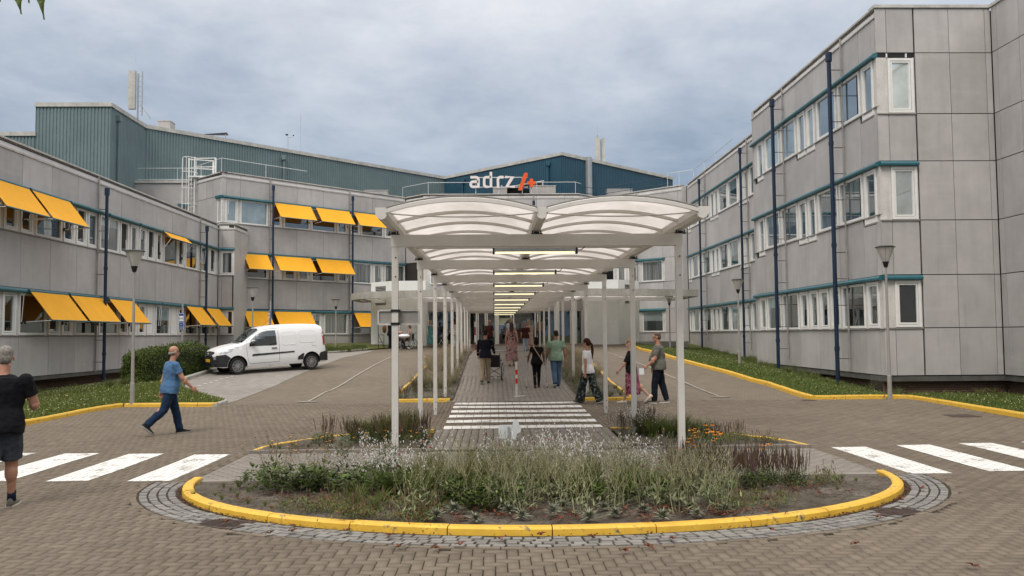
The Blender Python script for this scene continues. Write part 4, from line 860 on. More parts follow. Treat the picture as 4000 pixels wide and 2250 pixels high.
for x, y, w_, h, lab in ((-9.6, 69.5, 1.9, 1.15, 'beige box unit before the teal cladding'), (3.9, 66.0, 2.0, .85, 'pale metal box behind the sign cross'), (10.6, 70.3, 2.1, 1.3, 'pale grey box beside the blue cladding behind the railing'), (.55, 66.4, 1.1, .75, 'small beige box beneath the last white letter'), (-24.4, 63.0, .9, 1.0, 'small grey box on the edge of the plant room roof')):
    t = thing('rooftop_unit', lab, 'roof unit', (x, y, 12.75 if x > -20 else PT+.05)); mb = MB(); mb.box((-w_/2, -.5, 0), (w_/2, .5, h)); mb.build('casing', MAT['panel'], t); mb = MB(); mb.box((-w_/2-.03, -.53, h), (w_/2+.03, .53, h+.06)); mb.build('lid', MAT['coping'], t)
t = thing('roof_shelter', 'small dark lean-to shelter on the roof behind the sign', 'shelter', (2.2, 67.2, 12.7)); mb = MB(); mb.hexa([(-1.6, 0, 1.0), (1.9, 0, 1.6), (1.9, 1.5, 1.6), (-1.6, 1.5, 1.0), (-1.6, 0, 1.08), (1.9, 0, 1.68), (1.9, 1.5, 1.68), (-1.6, 1.5, 1.08)]); mb.build('roof', MAT['coping'], t)
mb = MB(); mb.box((-1.4, .8, 0), (1.8, 1.4, 1.1)); mb.build('back_wall', MAT['black'], t)
for x in (-1.5, 1.8): mb = MB(); mb.box((x-.06, 0, 0), (x+.06, .1, 1.3 if x < 0 else 1.6)); mb.build('post', MAT['galv'], t)
# railings on the roof
def rail(label, pts, h=1.0, m='galvlight', r=.022, mids=(1.0,), step=2.4):
    t = thing('roof_railing', label, 'railing', group='railings along the roof edge')
    mb = MB()
    for f in mids: mb.tube([(x, y, z+h*f) for x, y, z in pts], r, 6)
    mb.build('rail', MAT[m], t)
    for (a, b) in zip(pts[:-1], pts[1:]):
        A, B = Vector(a), Vector(b); n = max(1, int((B-A).length/step))
        for i in range(n):
            p = A.lerp(B, i/n); mb = MB(); mb.tube([p, p+Vector((0, 0, h))], r*.9, 6); mb.build('post', MAT[m], t)
RZ = 12.8
rail('thin pale railing on the corner of the middle wing near the ladder', [(-22, 59.8, RZ), (-17.9, 55.6, RZ), (-13.3, 60.2, RZ)])
rail('pale railing before the teal wall left of the ladder', [(-25.6, 58.9, RZ), (-22.0, 58.9, RZ), (-20.9, 58.9, RZ)], mids=(1., .2))
rail('pale railing left of the roof sign', [(-7.2, 67.0, RZ), (-5.0, 64.9, RZ), (-1.8, 64.9, RZ)])
rail('pale railing right of the roof sign', [(3.4, 64.9, RZ), (6.4, 64.9, RZ), (6.9, 65.6, RZ)])
rail('dark blue double railing on the notch behind the right corner of the roof', [(6.6, 66.3, RZ), (8.4, 68.0, RZ), (13.2, 63.0, RZ)], m='blue', mids=(1., .5))
rail('pale railing running over the right wing roof toward the notch', [(12.9, 61.6, RZ), (13.6, 60.9, RZ), (14.5, 60.2, RZ), (14.6, 54.5, RZ), (14.6, 50.5, RZ)])
# caged ladder
LD = thing('caged_ladder', 'white caged ladder and platform climbing to the roof of the middle wing', 'ladder')
lx, ly = -20.85, 57.9
for d in (0, .5):
    mb = MB(); mb.box((lx+d-.04, ly-.04-d*.6, 9.2), (lx+d+.04, ly+.04-d*.6, 14.3)); mb.build('stile', MAT['white'], LD)
for i in range(13): mb = MB(); mb.tube([(lx, ly, 9.4+i*.3), (lx+.5, ly-.3, 9.4+i*.3)], .015, 5); mb.build('rung', MAT['white'], LD)
for z in (10.0, 11.0, 12.1, 13.2, 14.2):
    mb = MB(); mb.tube([(lx+.25-.5*math.cos(a)*1.0-.1, ly-.15-.75*math.sin(a), z) for a in np.linspace(0, math.pi, 9)], .025, 5); mb.build('hoop', MAT['white'], LD)
for a in np.linspace(.3, math.pi-.3, 5): mb = MB(); mb.tube([(lx+.25-.5*math.cos(a)-.1, ly-.15-.75*math.sin(a), 10.0), (lx+.25-.5*math.cos(a)-.1, ly-.15-.75*math.sin(a), 14.2)], .018, 5); mb.build('cage_bar', MAT['white'], LD)
mb = MB(); mb.box((lx+.1, ly-.5, 12.88), (lx+2.0, ly+.6, 12.98)); mb.build('platform', MAT['white'], LD)
for x, y in ((lx+1.95, ly-.4), (lx+1.5, ly+.5)): mb = MB(); mb.box((x-.05, y-.05, 12.9), (x+.05, y+.05, 14.2)); mb.build('post', MAT['white'], LD)
for z in (14.2, 13.6): mb = MB(); mb.tube([(lx+.5, ly-.3, z), (lx+1.95, ly-.4, z), (lx+1.5, ly+.5, z), (lx, ly, z)], .03, 5); mb.build('guard_rail', MAT['white'], LD)
# antennas
def panel_ant(label, x, y, z, w_, h, mast=True):
    t = thing('antenna', label, 'antenna', (x, y, z)); mb = MB(); mb.box((-w_/2, -.12, .2), (w_/2, .12, .2+h)); mb.build('panel', MAT['coping'], t); mb = MB(); mb.tube([(w_/2+.12, .1, -.5), (w_/2+.12, .1, h+.05)], .055, 8); mb.build('mast', MAT['galv'], t); return t
t = panel_ant('tall white antenna panel with ladder mast on the teal plant room corner', -24.15, 56.4, PT+.1, .44, 2.6)
mb = MB(); mb.tube([(.62, .1, -.2), (.62, .1, 2.8)], .04, 6); mb.build('mast', MAT['galv'], t)
for i in range(8): mb = MB(); mb.tube([(.34, .1, .1+i*.34), (.62, .1, .1+i*.34)], .015, 4); mb.build('rung', MAT['galv'], t)
mb = MB(); mb.tube([(.5, .1, .6), (1.2, .1, -.4)], .03, 6); mb.build('brace', MAT['galv'], t); mb = MB(); mb.tube([(.25, 0, 3.3), (.15, 0, 3.75)], .008, 4); mb.build('whip', MAT['galv'], t)
t = panel_ant('twin pale antenna panels on the roof right of the sign', 9.55, 76, PT+.1, .42, 2.6); mb = MB(); mb.box((.42, -.1, .2), (.68, .1, 2.75)); mb.build('panel', MAT['coping'], t); mb = MB(); mb.tube([(-.0, 0, 2.8), (-.0, 0, 3.05)], .05, 6); mb.tube([(0, 0, 3), (0, 0, 3.9)], .008, 4); mb.build('whip', MAT['galv'], t)
t = thing('weather_mast', 'thin weather station mast on the teal roof', 'mast', (-17.2, 70.6, PT+.2)); mb = MB(); mb.tube([(0, 0, 0), (0, 0, 1.55)], .022, 6); mb.build('pole', MAT['galv'], t); mb = MB(); mb.tube([(0, 0, 1.5), (.42, 0, 1.55)], .02, 5); mb.tube([(-.02, 0, 1.5), (-.02, 0, 2.1)], .01, 4); mb.build('arm', MAT['galv'], t)
mb = MB(); mb.ell((-.1, 0, 1.75), (.13, .13, .07)); mb.ell((.45, 0, 1.68), (.07, .03, .06)); mb.build('sensor', MAT['black'], t); mb = MB(); mb.tube([(1.05, 0, -.3), (1.05, 0, 3.6)], .008, 4); mb.tube([(.1, 0, .5), (1.05, 0, .3)], .014, 4); mb.build('whip', MAT['galv'], t)
t = thing('lightning_rod', 'thin lightning rod rising behind the far left roof edge', 'rod', (-33.0, 54.0, 9)); mb = MB(); mb.tube([(0, 0, 0), (0, 0, 6.4)], .018, 5); mb.build('rod', MAT['galvlight'], t)
t = thing('roof_hatch', 'open dark roof hatch on the teal plant room', 'hatch', (-21.3, 64.6, PT+.1)); mb = MB(); mb.hexa([(-.9, 0, .42), (.9, 0, .55), (.7, 1, .6), (-.5, 1, .62), (-.9, 0, .47), (.9, 0, .6), (.7, 1, .65), (-.5, 1, .67)]); mb.build('lid', MAT['black'], t)
for x in (-.2, .75): mb = MB(); mb.tube([(x, .1, 0), (x, .1, .5)], .03, 5); mb.build('strut', MAT['galv'], t)
# roof sign
SG = thing('roof_sign', 'large white letters adrz with an orange slash and plus sign on the roof edge', 'sign', (0, 64.2, 0))
SC = .93; X0, Z0 = -1.78, 13.24
def stroke(pts, w_, name, m, dep=.14, closed=False):
    pts = [Vector((x, 0, z)) for x, z in pts]; n = len(pts); L_, R_ = [], []
    for i, p in enumerate(pts):
        a = pts[i-1] if (i > 0 or closed) else p; b = pts[(i+1) % n] if (i < n-1 or closed) else p
        d = (b-a).normalized(); d1 = (p-a).normalized() if (p-a).length > 1e-6 else d; nn = Vector((-d.z, 0, d.x)); k = max(.6, abs(d1.dot(d))); L_.append(p+nn*w_/2/k); R_.append(p-nn*w_/2/k)
    mb = MB(); rings = [[l+Vector((0, -dep/2, 0)), r+Vector((0, -dep/2, 0)), r+Vector((0, dep/2, 0)), l+Vector((0, dep/2, 0))] for l, r in zip(L_, R_)]
    if closed: rings.append(rings[0])
    mb.loft(rings, cap=not closed); o = mb.build(name, m, SG); return o
def arcp(cx, cz, r, a0, a1, n=5): return [(cx+r*math.cos(math.radians(a0+(a1-a0)*i/n)), cz+r*math.sin(math.radians(a0+(a1-a0)*i/n))) for i in range(n+1)]
h = .93; W = .195; q = W/2
def tr(ps, dx): return [(X0+dx+x, Z0+z) for x, z in ps]
# a: top stroke over to stem, then bowl
stroke(tr([(.06, h-q)]+arcp(.48, h-q-.19, .19, 90, 0)+[(.67, q), (.25, q)]+arcp(.25, q+.17, .17, -90, -180)+arcp(.25, q+.22, .17, 180, 90)+[(.67, q+.39)], 0), W, 'letter', MAT['letter'])
# d
stroke(tr([(.60, 1.24), (.60, q), (.26, q)]+arcp(.26, q+.18, .18, -90, -180)+arcp(.26, h-q-.18, .18, 180, 90)+[(.60, h-q)], 1.03), W, 'letter', MAT['letter'])
# r
stroke(tr([(q, 0)]+arcp(.28, h-q-.2, .2, 180, 90)+[(.52, h-q)], 2.08), W, 'letter', MAT['letter'])
# z
stroke(tr([(0, h-q), (.56, h-q), (.12, q), (.74, q)], 2.72), W, 'letter', MAT['letter'])
mb = MB(); P_ = [(1.92, 13.05), (2.2, 13.05), (2.69, 14.3), (2.64, 14.4), (2.45, 14.4), (2.36, 14.3)]; n_ = len(P_)
mb.loft([[(x, y, z) for x, z in P_] for y in (-.09, .09)]); mb.build('slash', MAT['orange'], SG)
mb = MB(); cx, cz, a_, b_ = 2.95, 13.62, .32, .12; C_ = [(a_, -b_), (a_, b_), (b_, b_), (b_, a_), (-b_, a_), (-b_, b_), (-a_, b_), (-a_, -b_), (-b_, -b_), (-b_, -a_), (b_, -a_), (b_, -b_)]
for pp in ([(-a_, -b_), (a_, -b_), (a_, b_), (-a_, b_)],): mb.loft([[(cx+x, y, cz+z) for x, z in pp] for y in (-.09, .09)])
mb.loft([[(cx+x, y, cz+z) for x, z in [(-b_, -a_), (b_, -a_), (b_, a_), (-b_, a_)]] for y in (-.087, .093)]); mb.build('plus_sign', MAT['orange'], SG)
for z in (13.33, 14.08): mb = MB(); mb.box((-1.3, .1, z-.03), (2.7, .16, z+.03)); mb.build('rail', MAT['galvlight'], SG)
for x in (-1.32, .45, 2.25, 2.95): mb = MB(); mb.box((x-.03, .1, 12.8), (x+.03, .16, 14.1 if x < 2.5 else 13.5)); mb.build('post', MAT['galvlight'], SG)
# ------------------------------------------------------------------ walkway shelter
SH = thing('walkway_shelter', 'long cream steel walkway shelter with twin arched milky roofs and lit tubes', 'shelter')
XL, XR = -1.44, 2.73; YS = [12.38+4.2*i for i in range(10)]; YE = 51.4; XG = (-1.46, .64, 2.76)
for i, y in enumerate(YS):
    for x in (XL, XR):
        z = zgf(0, y)-.05; mb = MB(); mb.box((x-.046, y-.046, z+.16), (x+.046, y+.046, 3.30)); mb.box((x-.036, y-.036, z-.1), (x+.036, y+.036, z+.16)); po = mb.build('post', MAT['steel'], SH)
        if i < 5:
            mb = MB()
            for zz in (3.14, 2.86, z+.36, z+.2): mb.tube([(x+.012, y-.047, zz), (x+.012, y-.056, zz)], .011, 8)
            mb.build('bolt', MAT['black'], po)
    mb = MB(); mb.box((XL-.06, y-.05, 3.30), (XR+.06, y+.05, 3.475)); mb.build('beam', MAT['steel'], SH)
    for x in XG:
        mb = MB(); mb.box((x-.085, y-.055, 3.477), (x+.085, y+.055, 3.49)); mb.tube([(x-.06, y-.03, 3.47), (x-.06, y-.03, 3.53)], .012, 6); mb.tube([(x+.06, y-.03, 3.47), (x+.06, y-.03, 3.53)], .012, 6); mb.box((x-.04, y-.045, 3.485), (x+.04, y+.045, 3.515)); mb.build('clamp', MAT['black'], SH)
    lt = MB(); lt.box((.01, y-.085, 3.215), (1.21, y-.03, 3.262)); li = lt.build('light_fitting', MAT['galv'], SH)
    mb = MB(); mb.tube([(.03, y-.058, 3.200), (1.19, y-.058, 3.200)], .015, 8); mb.build('light_tube', MAT['tube'], li)
    mb = MB(); mb.box((-.01, y-.09, 3.18), (.015, y-.025, 3.27)); mb.box((1.205, y-.09, 3.18), (1.235, y-.025, 3.27)); mb.tube([(1.235, y-.06, 3.24), (1.27, y-.06, 3.235), (1.31, y-.06, 3.25), (1.34, y-.06, 3.29)], .007, 5); mb.build('end_cap', MAT['black'], li)
for x in XG:
    prof = [(-.082, .16), (-.078, .07), (-.05, .02), (0, 0), (.05, .02), (.078, .07), (.082, .16)]
    mb = MB(); mb.loft([[(x+a, y, 3.515+b) for a, b in prof] for y in (11.0, YE)]); mb.build('gutter', MAT['steel'], SH)
def varc(x0, x1, r=.15, n=14): return [(x0+(x1-x0)*i/n, 3.655+r*(1-(2*i/n-1)**2)) for i in range(n+1)]
yy = [11.0+i*1.155 for i in range(36)]
for x0, x1 in ((XG[0]+.06, XG[1]-.06), (XG[1]+.06, XG[2]-.06)):
    A = varc(x0, x1)
    for i, y in enumerate(yy):
        w_ = .028 if i else .022; hh = .045 if i else .055; mb = MB(); mb.loft([[(x, y-w_, z-hh), (x, y+w_, z-hh), (x, y+w_, z-.004), (x, y-w_, z-.004)] for x, z in A]); mb.build('rib', MAT['steel'], SH)
        if i < len(yy)-1:
            mb = MB(); lo = [[(x, y+.01, z), (x, y+1.145, z)] for x, z in A]; up = [[(x, y+1.145, z+.010), (x, y+.01, z+.010)] for x, z in A]
            mb.loft(lo[::-1], cap=False, close=False); mb.loft(up[::-1], cap=False, close=False); mb.build('roof_sheet', MAT['poly'], SH, smooth=True)
    m_ = (x0+x1)/2; pts_ = [(x0+(x1-x0)*i/12, 11.35, 3.645-.05*(1-(2*i/12-1)**2)) for i in range(13)]
    mb = MB(); mb.tube(pts_, .009, 6); mb.build('tie_rod', MAT['steel'], SH)
    mb = MB(); mb.tube([(x0, 15.3, 3.60), (x1, 15.3, 3.60)], .032, 8); mb.build('cross_tube', MAT['steel'], SH)
    mb = MB(); A2 = [(x, z+.013) for x, z in A]; mb.loft([[(x, 10.985, z), (x, 11.03, z), (x, 11.03, z+.012), (x, 10.985, z+.012)] for x, z in A2]); mb.build('edge_trim', MAT['sill'], SH)
# ------------------------------------------------------------------ lamps, signs, posts
def lamp(x, y, zt, label, s=1.0, zb=None, m='lamppost'):
    z0 = zgf(x, y)-.1 if zb is None else zb; t = thing('street_lamp', label, 'street lamp', (x, y, z0), 0, 'conical street lamps'); h = zt-z0; hb = .44*s
    mb = MB(); mb.tube([(0, 0, 0), (0, 0, .75), (0, 0, .76), (0, 0, h-.56*s)], [.062, .058, .046, .030], 12); mb.build('post', MAT[m], t)
    mb = MB(); mb.tube([(0, 0, h-.60*s), (0, 0, h-.50*s), (0, 0, h-.44*s)], [.05, .065*s+.01, .08*s+.01], 14); mb.build('collar', MAT['black'], t)
    mb = MB(); mb.tube([(0, 0, h-.44*s), (0, 0, h-.04*s)], [.085*s, .245*s], 20); mb.build('bowl', MAT['milk'], t, smooth=False)
    mb = MB(); mb.tube([(0, 0, h-.045*s), (0, 0, h-.03*s), (0, 0, h)], [.27*s, .275*s, .20*s], 20); mb.build('cap', MAT['black'], t)
    mb = MB(); a = -2.0; mb.tube([(.086*s*math.cos(a), .086*s*math.sin(a), h-.44*s), (.25*s*math.cos(a), .25*s*math.sin(a), h-.04*s)], .008, 4); mb.build('seam', MAT['lamppost'], t); return t
lamp(-9.83, 23.28, 4.40, 'nearest left street lamp standing behind the corner of the yellow kerb')
lamp(11.05, 23.5, 4.42, 'nearest right street lamp before the corner of the tall grey wing')
lamp(10.4, 35.7, 4.30, 'middle right street lamp beside a blue downpipe above the grass')
lamp(10.65, 51.0, 4.30, 'farthest right street lamp under the entrance canopy end')
lamp(-10.55, 37.2, 4.18, 'street lamp rising behind the roof of the white van')
lamp(-9.45, 50.8, 4.22, 'farthest left street lamp by the weedy strip beside the white entrance block')
MAT['darkred'] = var('dark red band', (.22, .015, .015), .05, 8, .5)
t = thing('bollard', 'red and white striped folding bollard in the middle of the brick walkway', 'bollard', (.66, 25.1, .16))
mb = MB(); mb.tube([(0, 0, 0), (0, 0, 1.03)], .033, 12); mb.build('post', MAT['bollard'], t)
for z in (.40, .66): mb = MB(); mb.tube([(0, 0, z), (0, 0, z+.15)], .0345, 12); mb.build('band', MAT['red'], t)
mb = MB(); mb.box((-.09, -.05, 0), (.09, .05, .03)); mb.box((.03, -.02, .02), (.24, .02, .05)); mb.build('foot', MAT['bollard'], t)
for x, y, lab in ((-1.05, 47.3, 'red and white post at the far left end of the walkway'), ):
    t = thing('bollard', lab, 'bollard', (x, y, 1.05)); mb = MB(); mb.tube([(0, 0, 0), (0, 0, 1.7)], .035, 10); mb.build('post', MAT['bollard'], t)
    for z in (0.1, .95): mb = MB(); mb.tube([(0, 0, z), (0, 0, z+.45)], .038, 10); mb.build('band', MAT['darkred'], t)
# back of a traffic sign clamped to the first left post
t = thing('sign_board', 'back of a grey framed sign clamped to the first left shelter post', 'sign', (-1.40, 12.47, 2.27))
mb = MB(); mb.box((-.29, .0, -.10), (.29, .015, .10)); mb.build('plate', MAT['galv2'] if 'galv2' in MAT else MAT['sill'], t)
def rrect(w_, h_, r, n=4): return [(sx*(w_-r)+r*math.cos(a), sz*(h_-r)+r*math.sin(a)) for sx, sz, a0 in ((1, 1, 0), (-1, 1, 90), (-1, -1, 180), (1, -1, 270)) for a in [math.radians(a0+90*i/n) for i in range(n+1)]]
o_ = rrect(.31, .115, .035); i_ = rrect(.285, .09, .02); mb = MB()
rings = [[(a[0], -.022, a[1]), (b[0], -.022, b[1]), (b[0], .02, b[1]), (a[0], .02, a[1])] for a, b in zip(o_, i_)]; rings.append(rings[0]); mb.loft(rings, cap=False); mb.build('frame', MAT['coping'], t)
for z in (.095, -.095): mb = MB(); mb.box((-.095, -.15, z-.018), (.015, .01, z+.018)); mb.box((-.105, -.13, z-.011), (.03, -.02, z+.011)); mb.build('clamp', MAT['black'], t)
# plant label plate in the flower bed
t = thing('sign_board', 'backs of two small grey plates on a short post in the flower bed', 'sign', (.19, 11.35, 0))
mb = MB(); mb.box((-.018, -.012, .0), (.018, .012, .78)); mb.build('post', MAT['galv'], t); mb = MB(); mb.box((-.135, .013, .62), (-.002, .02, .80)); mb.build('plate', MAT['galvlight'], t)
mb = MB(); P_ = [(.0, .62), (.10, .60), (.105, .68), (.155, .70), (.165, .76), (.14, .80), (.125, .85), (.085, .87), (.06, .85), (.05, .80), (.0, .80)]; mb.loft([[(x, y, z) for x, z in P_] for y in (.021, .028)]); mb.build('plate', MAT['galvlight'], t)
def text_mesh(name, s, size, m, parent, loc, rot=(math.pi/2, 0, 0), ext=.002):
    c = bpy.data.curves.new(name, 'FONT'); c.body = s; c.size = size; c.extrude = ext; c.align_x = 'CENTER'; c.align_y = 'CENTER'; tmp = bpy.data.objects.new('tmp', c); col.objects.link(tmp)
    bpy.context.view_layer.update(); me = bpy.data.meshes.new_from_object(tmp.evaluated_get(bpy.context.evaluated_depsgraph_get())); bpy.data.objects.remove(tmp); bpy.data.curves.remove(c)
    o = link(name, me, parent, m); o.location = loc; o.rotation_euler = rot; return o
def kr_sign(x, y, rz, lab, ztop):
    z0 = zgf(x, y); t = thing('parking_sign', lab, 'sign', (x, y, z0), rz, 'blue drop off parking signs'); h = ztop-z0
    mb = MB(); mb.tube([(0, 0, 0), (0, 0, h)], .03, 8); mb.build('post', MAT['galv'], t)
    mb = MB(); mb.box((-.15, -.05, h-1.05), (.15, -.032, h-.42)); b_ = mb.build('board', MAT['signblue'], t)
    mb = MB()
    for a, b, c, d in ((-.14, .14, h-1.04, h-1.025), (-.14, .14, h-.445, h-.43), (-.14, -.125, h-1.025, h-.445), (.125, .14, h-1.025, h-.445), (-.125, .125, h-.80, h-.79)): mb.box((a, -.056, c), (b, -.05, d))
    mb.build('border', MAT['signwhite'], b_)
    mb = MB(); mb.box((-.105, -.054, h-.74), (.105, -.05, h-.53)); mb.build('panel', MAT['signwhite'], b_)
    text_mesh('lettering', 'K+R', .105, MAT['black'], b_, (0, -.0565, h-.635)); text_mesh('lettering', 'max', .075, MAT['signwhite'], b_, (0, -.053, h-.86)); text_mesh('lettering', '15 min', .075, MAT['signwhite'], b_, (0, -.053, h-.96)); return t
kr_sign(-12.02, 32.9, -.48, 'blue drop off parking sign on a grey post behind the clipped hedge', 3.36)
kr_sign(-9.35, 35.6, -1.15, 'blue drop off parking sign seen edge on above the van roof', 3.52)

# ------------------------------------------------------------------ van
def interp(t, tab): return float(np.interp(t, [a for a, b in tab], [b for a, b in tab]))
WZ = [(0, .80), (.12, .93), (.3, 1.0), (.6, 1.08), (1.0, 1.145), (1.12, 1.20), (1.45, 1.46), (1.8, 1.68), (2.0, 1.755), (2.3, 1.80), (3.0, 1.835), (3.9, 1.825), (4.35, 1.79), (4.5, 1.72), (4.56, 1.55), (4.60, 1.1), (4.63, .7)]
WW = [(0, .52), (.05, .64), (.15, .75), (.3, .83), (.5, .875), (.9, .90), (1.5, .91), (3.9, .91), (4.3, .895), (4.5, .86), (4.6, .80), (4.63, .76)]
def vsec(x):
    zt, w_ = interp(x, WZ), interp(x, WW); zb = .27+max(0, .1*(1-x/.25)) if x < .25 else .27
    lo = [(w_*.93, zb), (w_*.985, zb+.12), (w_, .62), (w_*.985, min(.86, zt-.10))]
    if zt > 1.16: 
        k = (zt-1.16)/.67; up = [(w_*.97, 1.04), (w_*(.97-.05*k), 1.04+(zt-1.04)*.45), (w_*(.95-.11*k), zt-.16), (w_*(.88-.14*k), zt-.06), (w_*.62, zt-.015), (w_*.3, zt), (0, zt+.004)]
    else: up = [(w_*.96, zt-.085), (w_*.93, zt-.06), (w_*.88, zt-.035), (w_*.80, zt-.012), (w_*.6, zt+.005), (w_*.3, zt+.015), (0, zt+.02)]
    return lo+up
def vring(x, ex=0): s = vsec(x); R_ = [(x, -y-ex*(y > 0), z) for y, z in s]; L_ = [(x, y+ex, z) for y, z in s[:-1]][::-1]; return R_+L_
xs_ = sorted(set([0, .03, .07, .12, .2, .3, .4, .5, .6, .7, .8, .9, 1.0, 1.06, 1.12, 1.2, 1.3, 1.45, 1.6, 1.7, 1.8, 1.9, 2.0, 2.15, 2.3, 2.6, 3.0, 3.4, 3.8, 4.1, 4.25, 4.35, 4.43, 4.5, 4.53, 4.56, 4.6, 4.63]))
MAT['vanwhite'] = var('white van paint', (.74, .75, .76), .02, 1, .22, spec=.5); MAT['trim'] = var('dark grey bumper plastic', (.022, .023, .026), .1, 8, .55); MAT['seam'] = var('panel gap', (.10, .10, .105), .05, 5, .6)
MAT['vanglass'] = glass_mat('van glass', (.008, .010, .010), .10); MAT['chrome'] = var('bright lamp reflector', (.75, .76, .77), .25, 14, .12, metal=.6); MAT['alloy'] = var('grey wheel trim', (.34, .34, .35), .08, 8, .35, metal=.4); MAT['plate'] = var('yellow number plate', (.72, .42, .03), .05, 8, .5); MAT['redlens'] = var('red lamp lens', (.35, .01, .01), .05, 6, .2)
vd = np.array([.8192, .5736]); van = thing('parked_van', 'white panel van with dark bumpers parked beside the clipped hedge', 'van', (-9.66-.86*vd[0]-.80*.5736, 32.3-.86*vd[1]+.80*.8192, .56), math.atan2(vd[1], vd[0]))
van.scale = (.955, .97, 1.0); van.rotation_euler = (0, -.036, math.atan2(vd[1], vd[0]))
mb = MB(); mb.loft([vring(x) for x in xs_]); me = mb.mesh('body', MAT['vanwhite'], True); body = link('body', me, van)
body.data.materials.append(MAT['trim'])
FA, RA = .86, 3.94
cut = MB(); cut.cur = 0
for ax in (FA, RA):
    for s in (-1, 1): cut.tube([(ax, s*.60, .33), (ax, s*1.1, .33)], .385, 28)
cm = cut.mesh('cut', MAT['trim']); co_ = bpy.data.objects.new('cut', cm); col.objects.link(co_); co_.parent = van
bm_ = body.modifiers.new('b', 'BOOLEAN'); bm_.operation = 'DIFFERENCE'; bm_.object = co_; bm_.solver = 'EXACT'
try: bm_.material_mode = 'TRANSFER'
except Exception: pass
bpy.context.view_layer.update(); me2 = bpy.data.meshes.new_from_object(body.evaluated_get(bpy.context.evaluated_depsgraph_get())); body.modifiers.clear(); body.data = me2; bpy.data.objects.remove(co_)
try: me2.set_sharp_from_angle(angle=math.radians(38))
except Exception: pass
def hw(x, z): s = vsec(x); zz = [b for a, b in s]; return float(np.interp(z, zz, [a for a, b in s]))
def ztp(x, y): s = vsec(x)[5:]; return float(np.interp(-abs(y), [-a for a, b in s], [b for a, b in s]))
def patch(name, poly, m, off=.004, side=-1, parent=None, mode='side', res=.09):
    bm = bmesh.new(); bm.faces.new([bm.verts.new((a, b, 0)) for a, b in poly])
    for k in (0, 1):
        v = min(p[k] for p in poly)+res; hi_ = max(p[k] for p in poly)
        while v < hi_: bmesh.ops.bisect_plane(bm, geom=bm.verts[:]+bm.edges[:]+bm.faces[:], plane_co=(v if k == 0 else 0, v if k == 1 else 0, 0), plane_no=(1-k, k, 0)); v += res
    bmesh.ops.triangulate(bm, faces=bm.faces[:])
    for v in bm.verts:
        a, b = v.co.x, v.co.y
        v.co = (a, side*(hw(a, b)+off), b) if mode == 'side' else (a, b, ztp(a, b)+off)
    bmesh.ops.recalc_face_normals(bm, faces=bm.faces[:]); ext = bmesh.ops.extrude_face_region(bm, geom=bm.faces[:])
    for v in [g_ for g_ in ext['geom'] if isinstance(g_, bmesh.types.BMVert)]: v.co += Vector((0, side*.004, 0)) if mode == 'side' else Vector((0, 0, .004))
    bmesh.ops.recalc_face_normals(bm, faces=bm.faces[:]); me = bpy.data.meshes.new(name); bm.to_mesh(me); bm.free(); return link(name, me, parent or van, m)
def rline(name, pts, m='seam', r=.006, side=-1, off=.002):
    mb = MB(); P = []
    for (a, b), (c, d) in zip(pts[:-1], pts[1:]):
        n = max(1, int(math.hypot(c-a, d-b)/.12))
        for i in range(n): P.append((a+(c-a)*i/n, b+(d-b)*i/n))
    P.append(pts[-1]); mb.tube([(a, side*(hw(a, b)+off), b) for a, b in P], r, 5); return mb.build(name, MAT[m], van)
def rnd_poly(x0, x1, z0, z1, r, n=4, sk=0): return [(x+(sk*(z-z0)), z) for x, z in [((x0+x1)/2+a, (z0+z1)/2+b) for a, b in rrect((x1-x0)/2, (z1-z0)/2, r, n)]]
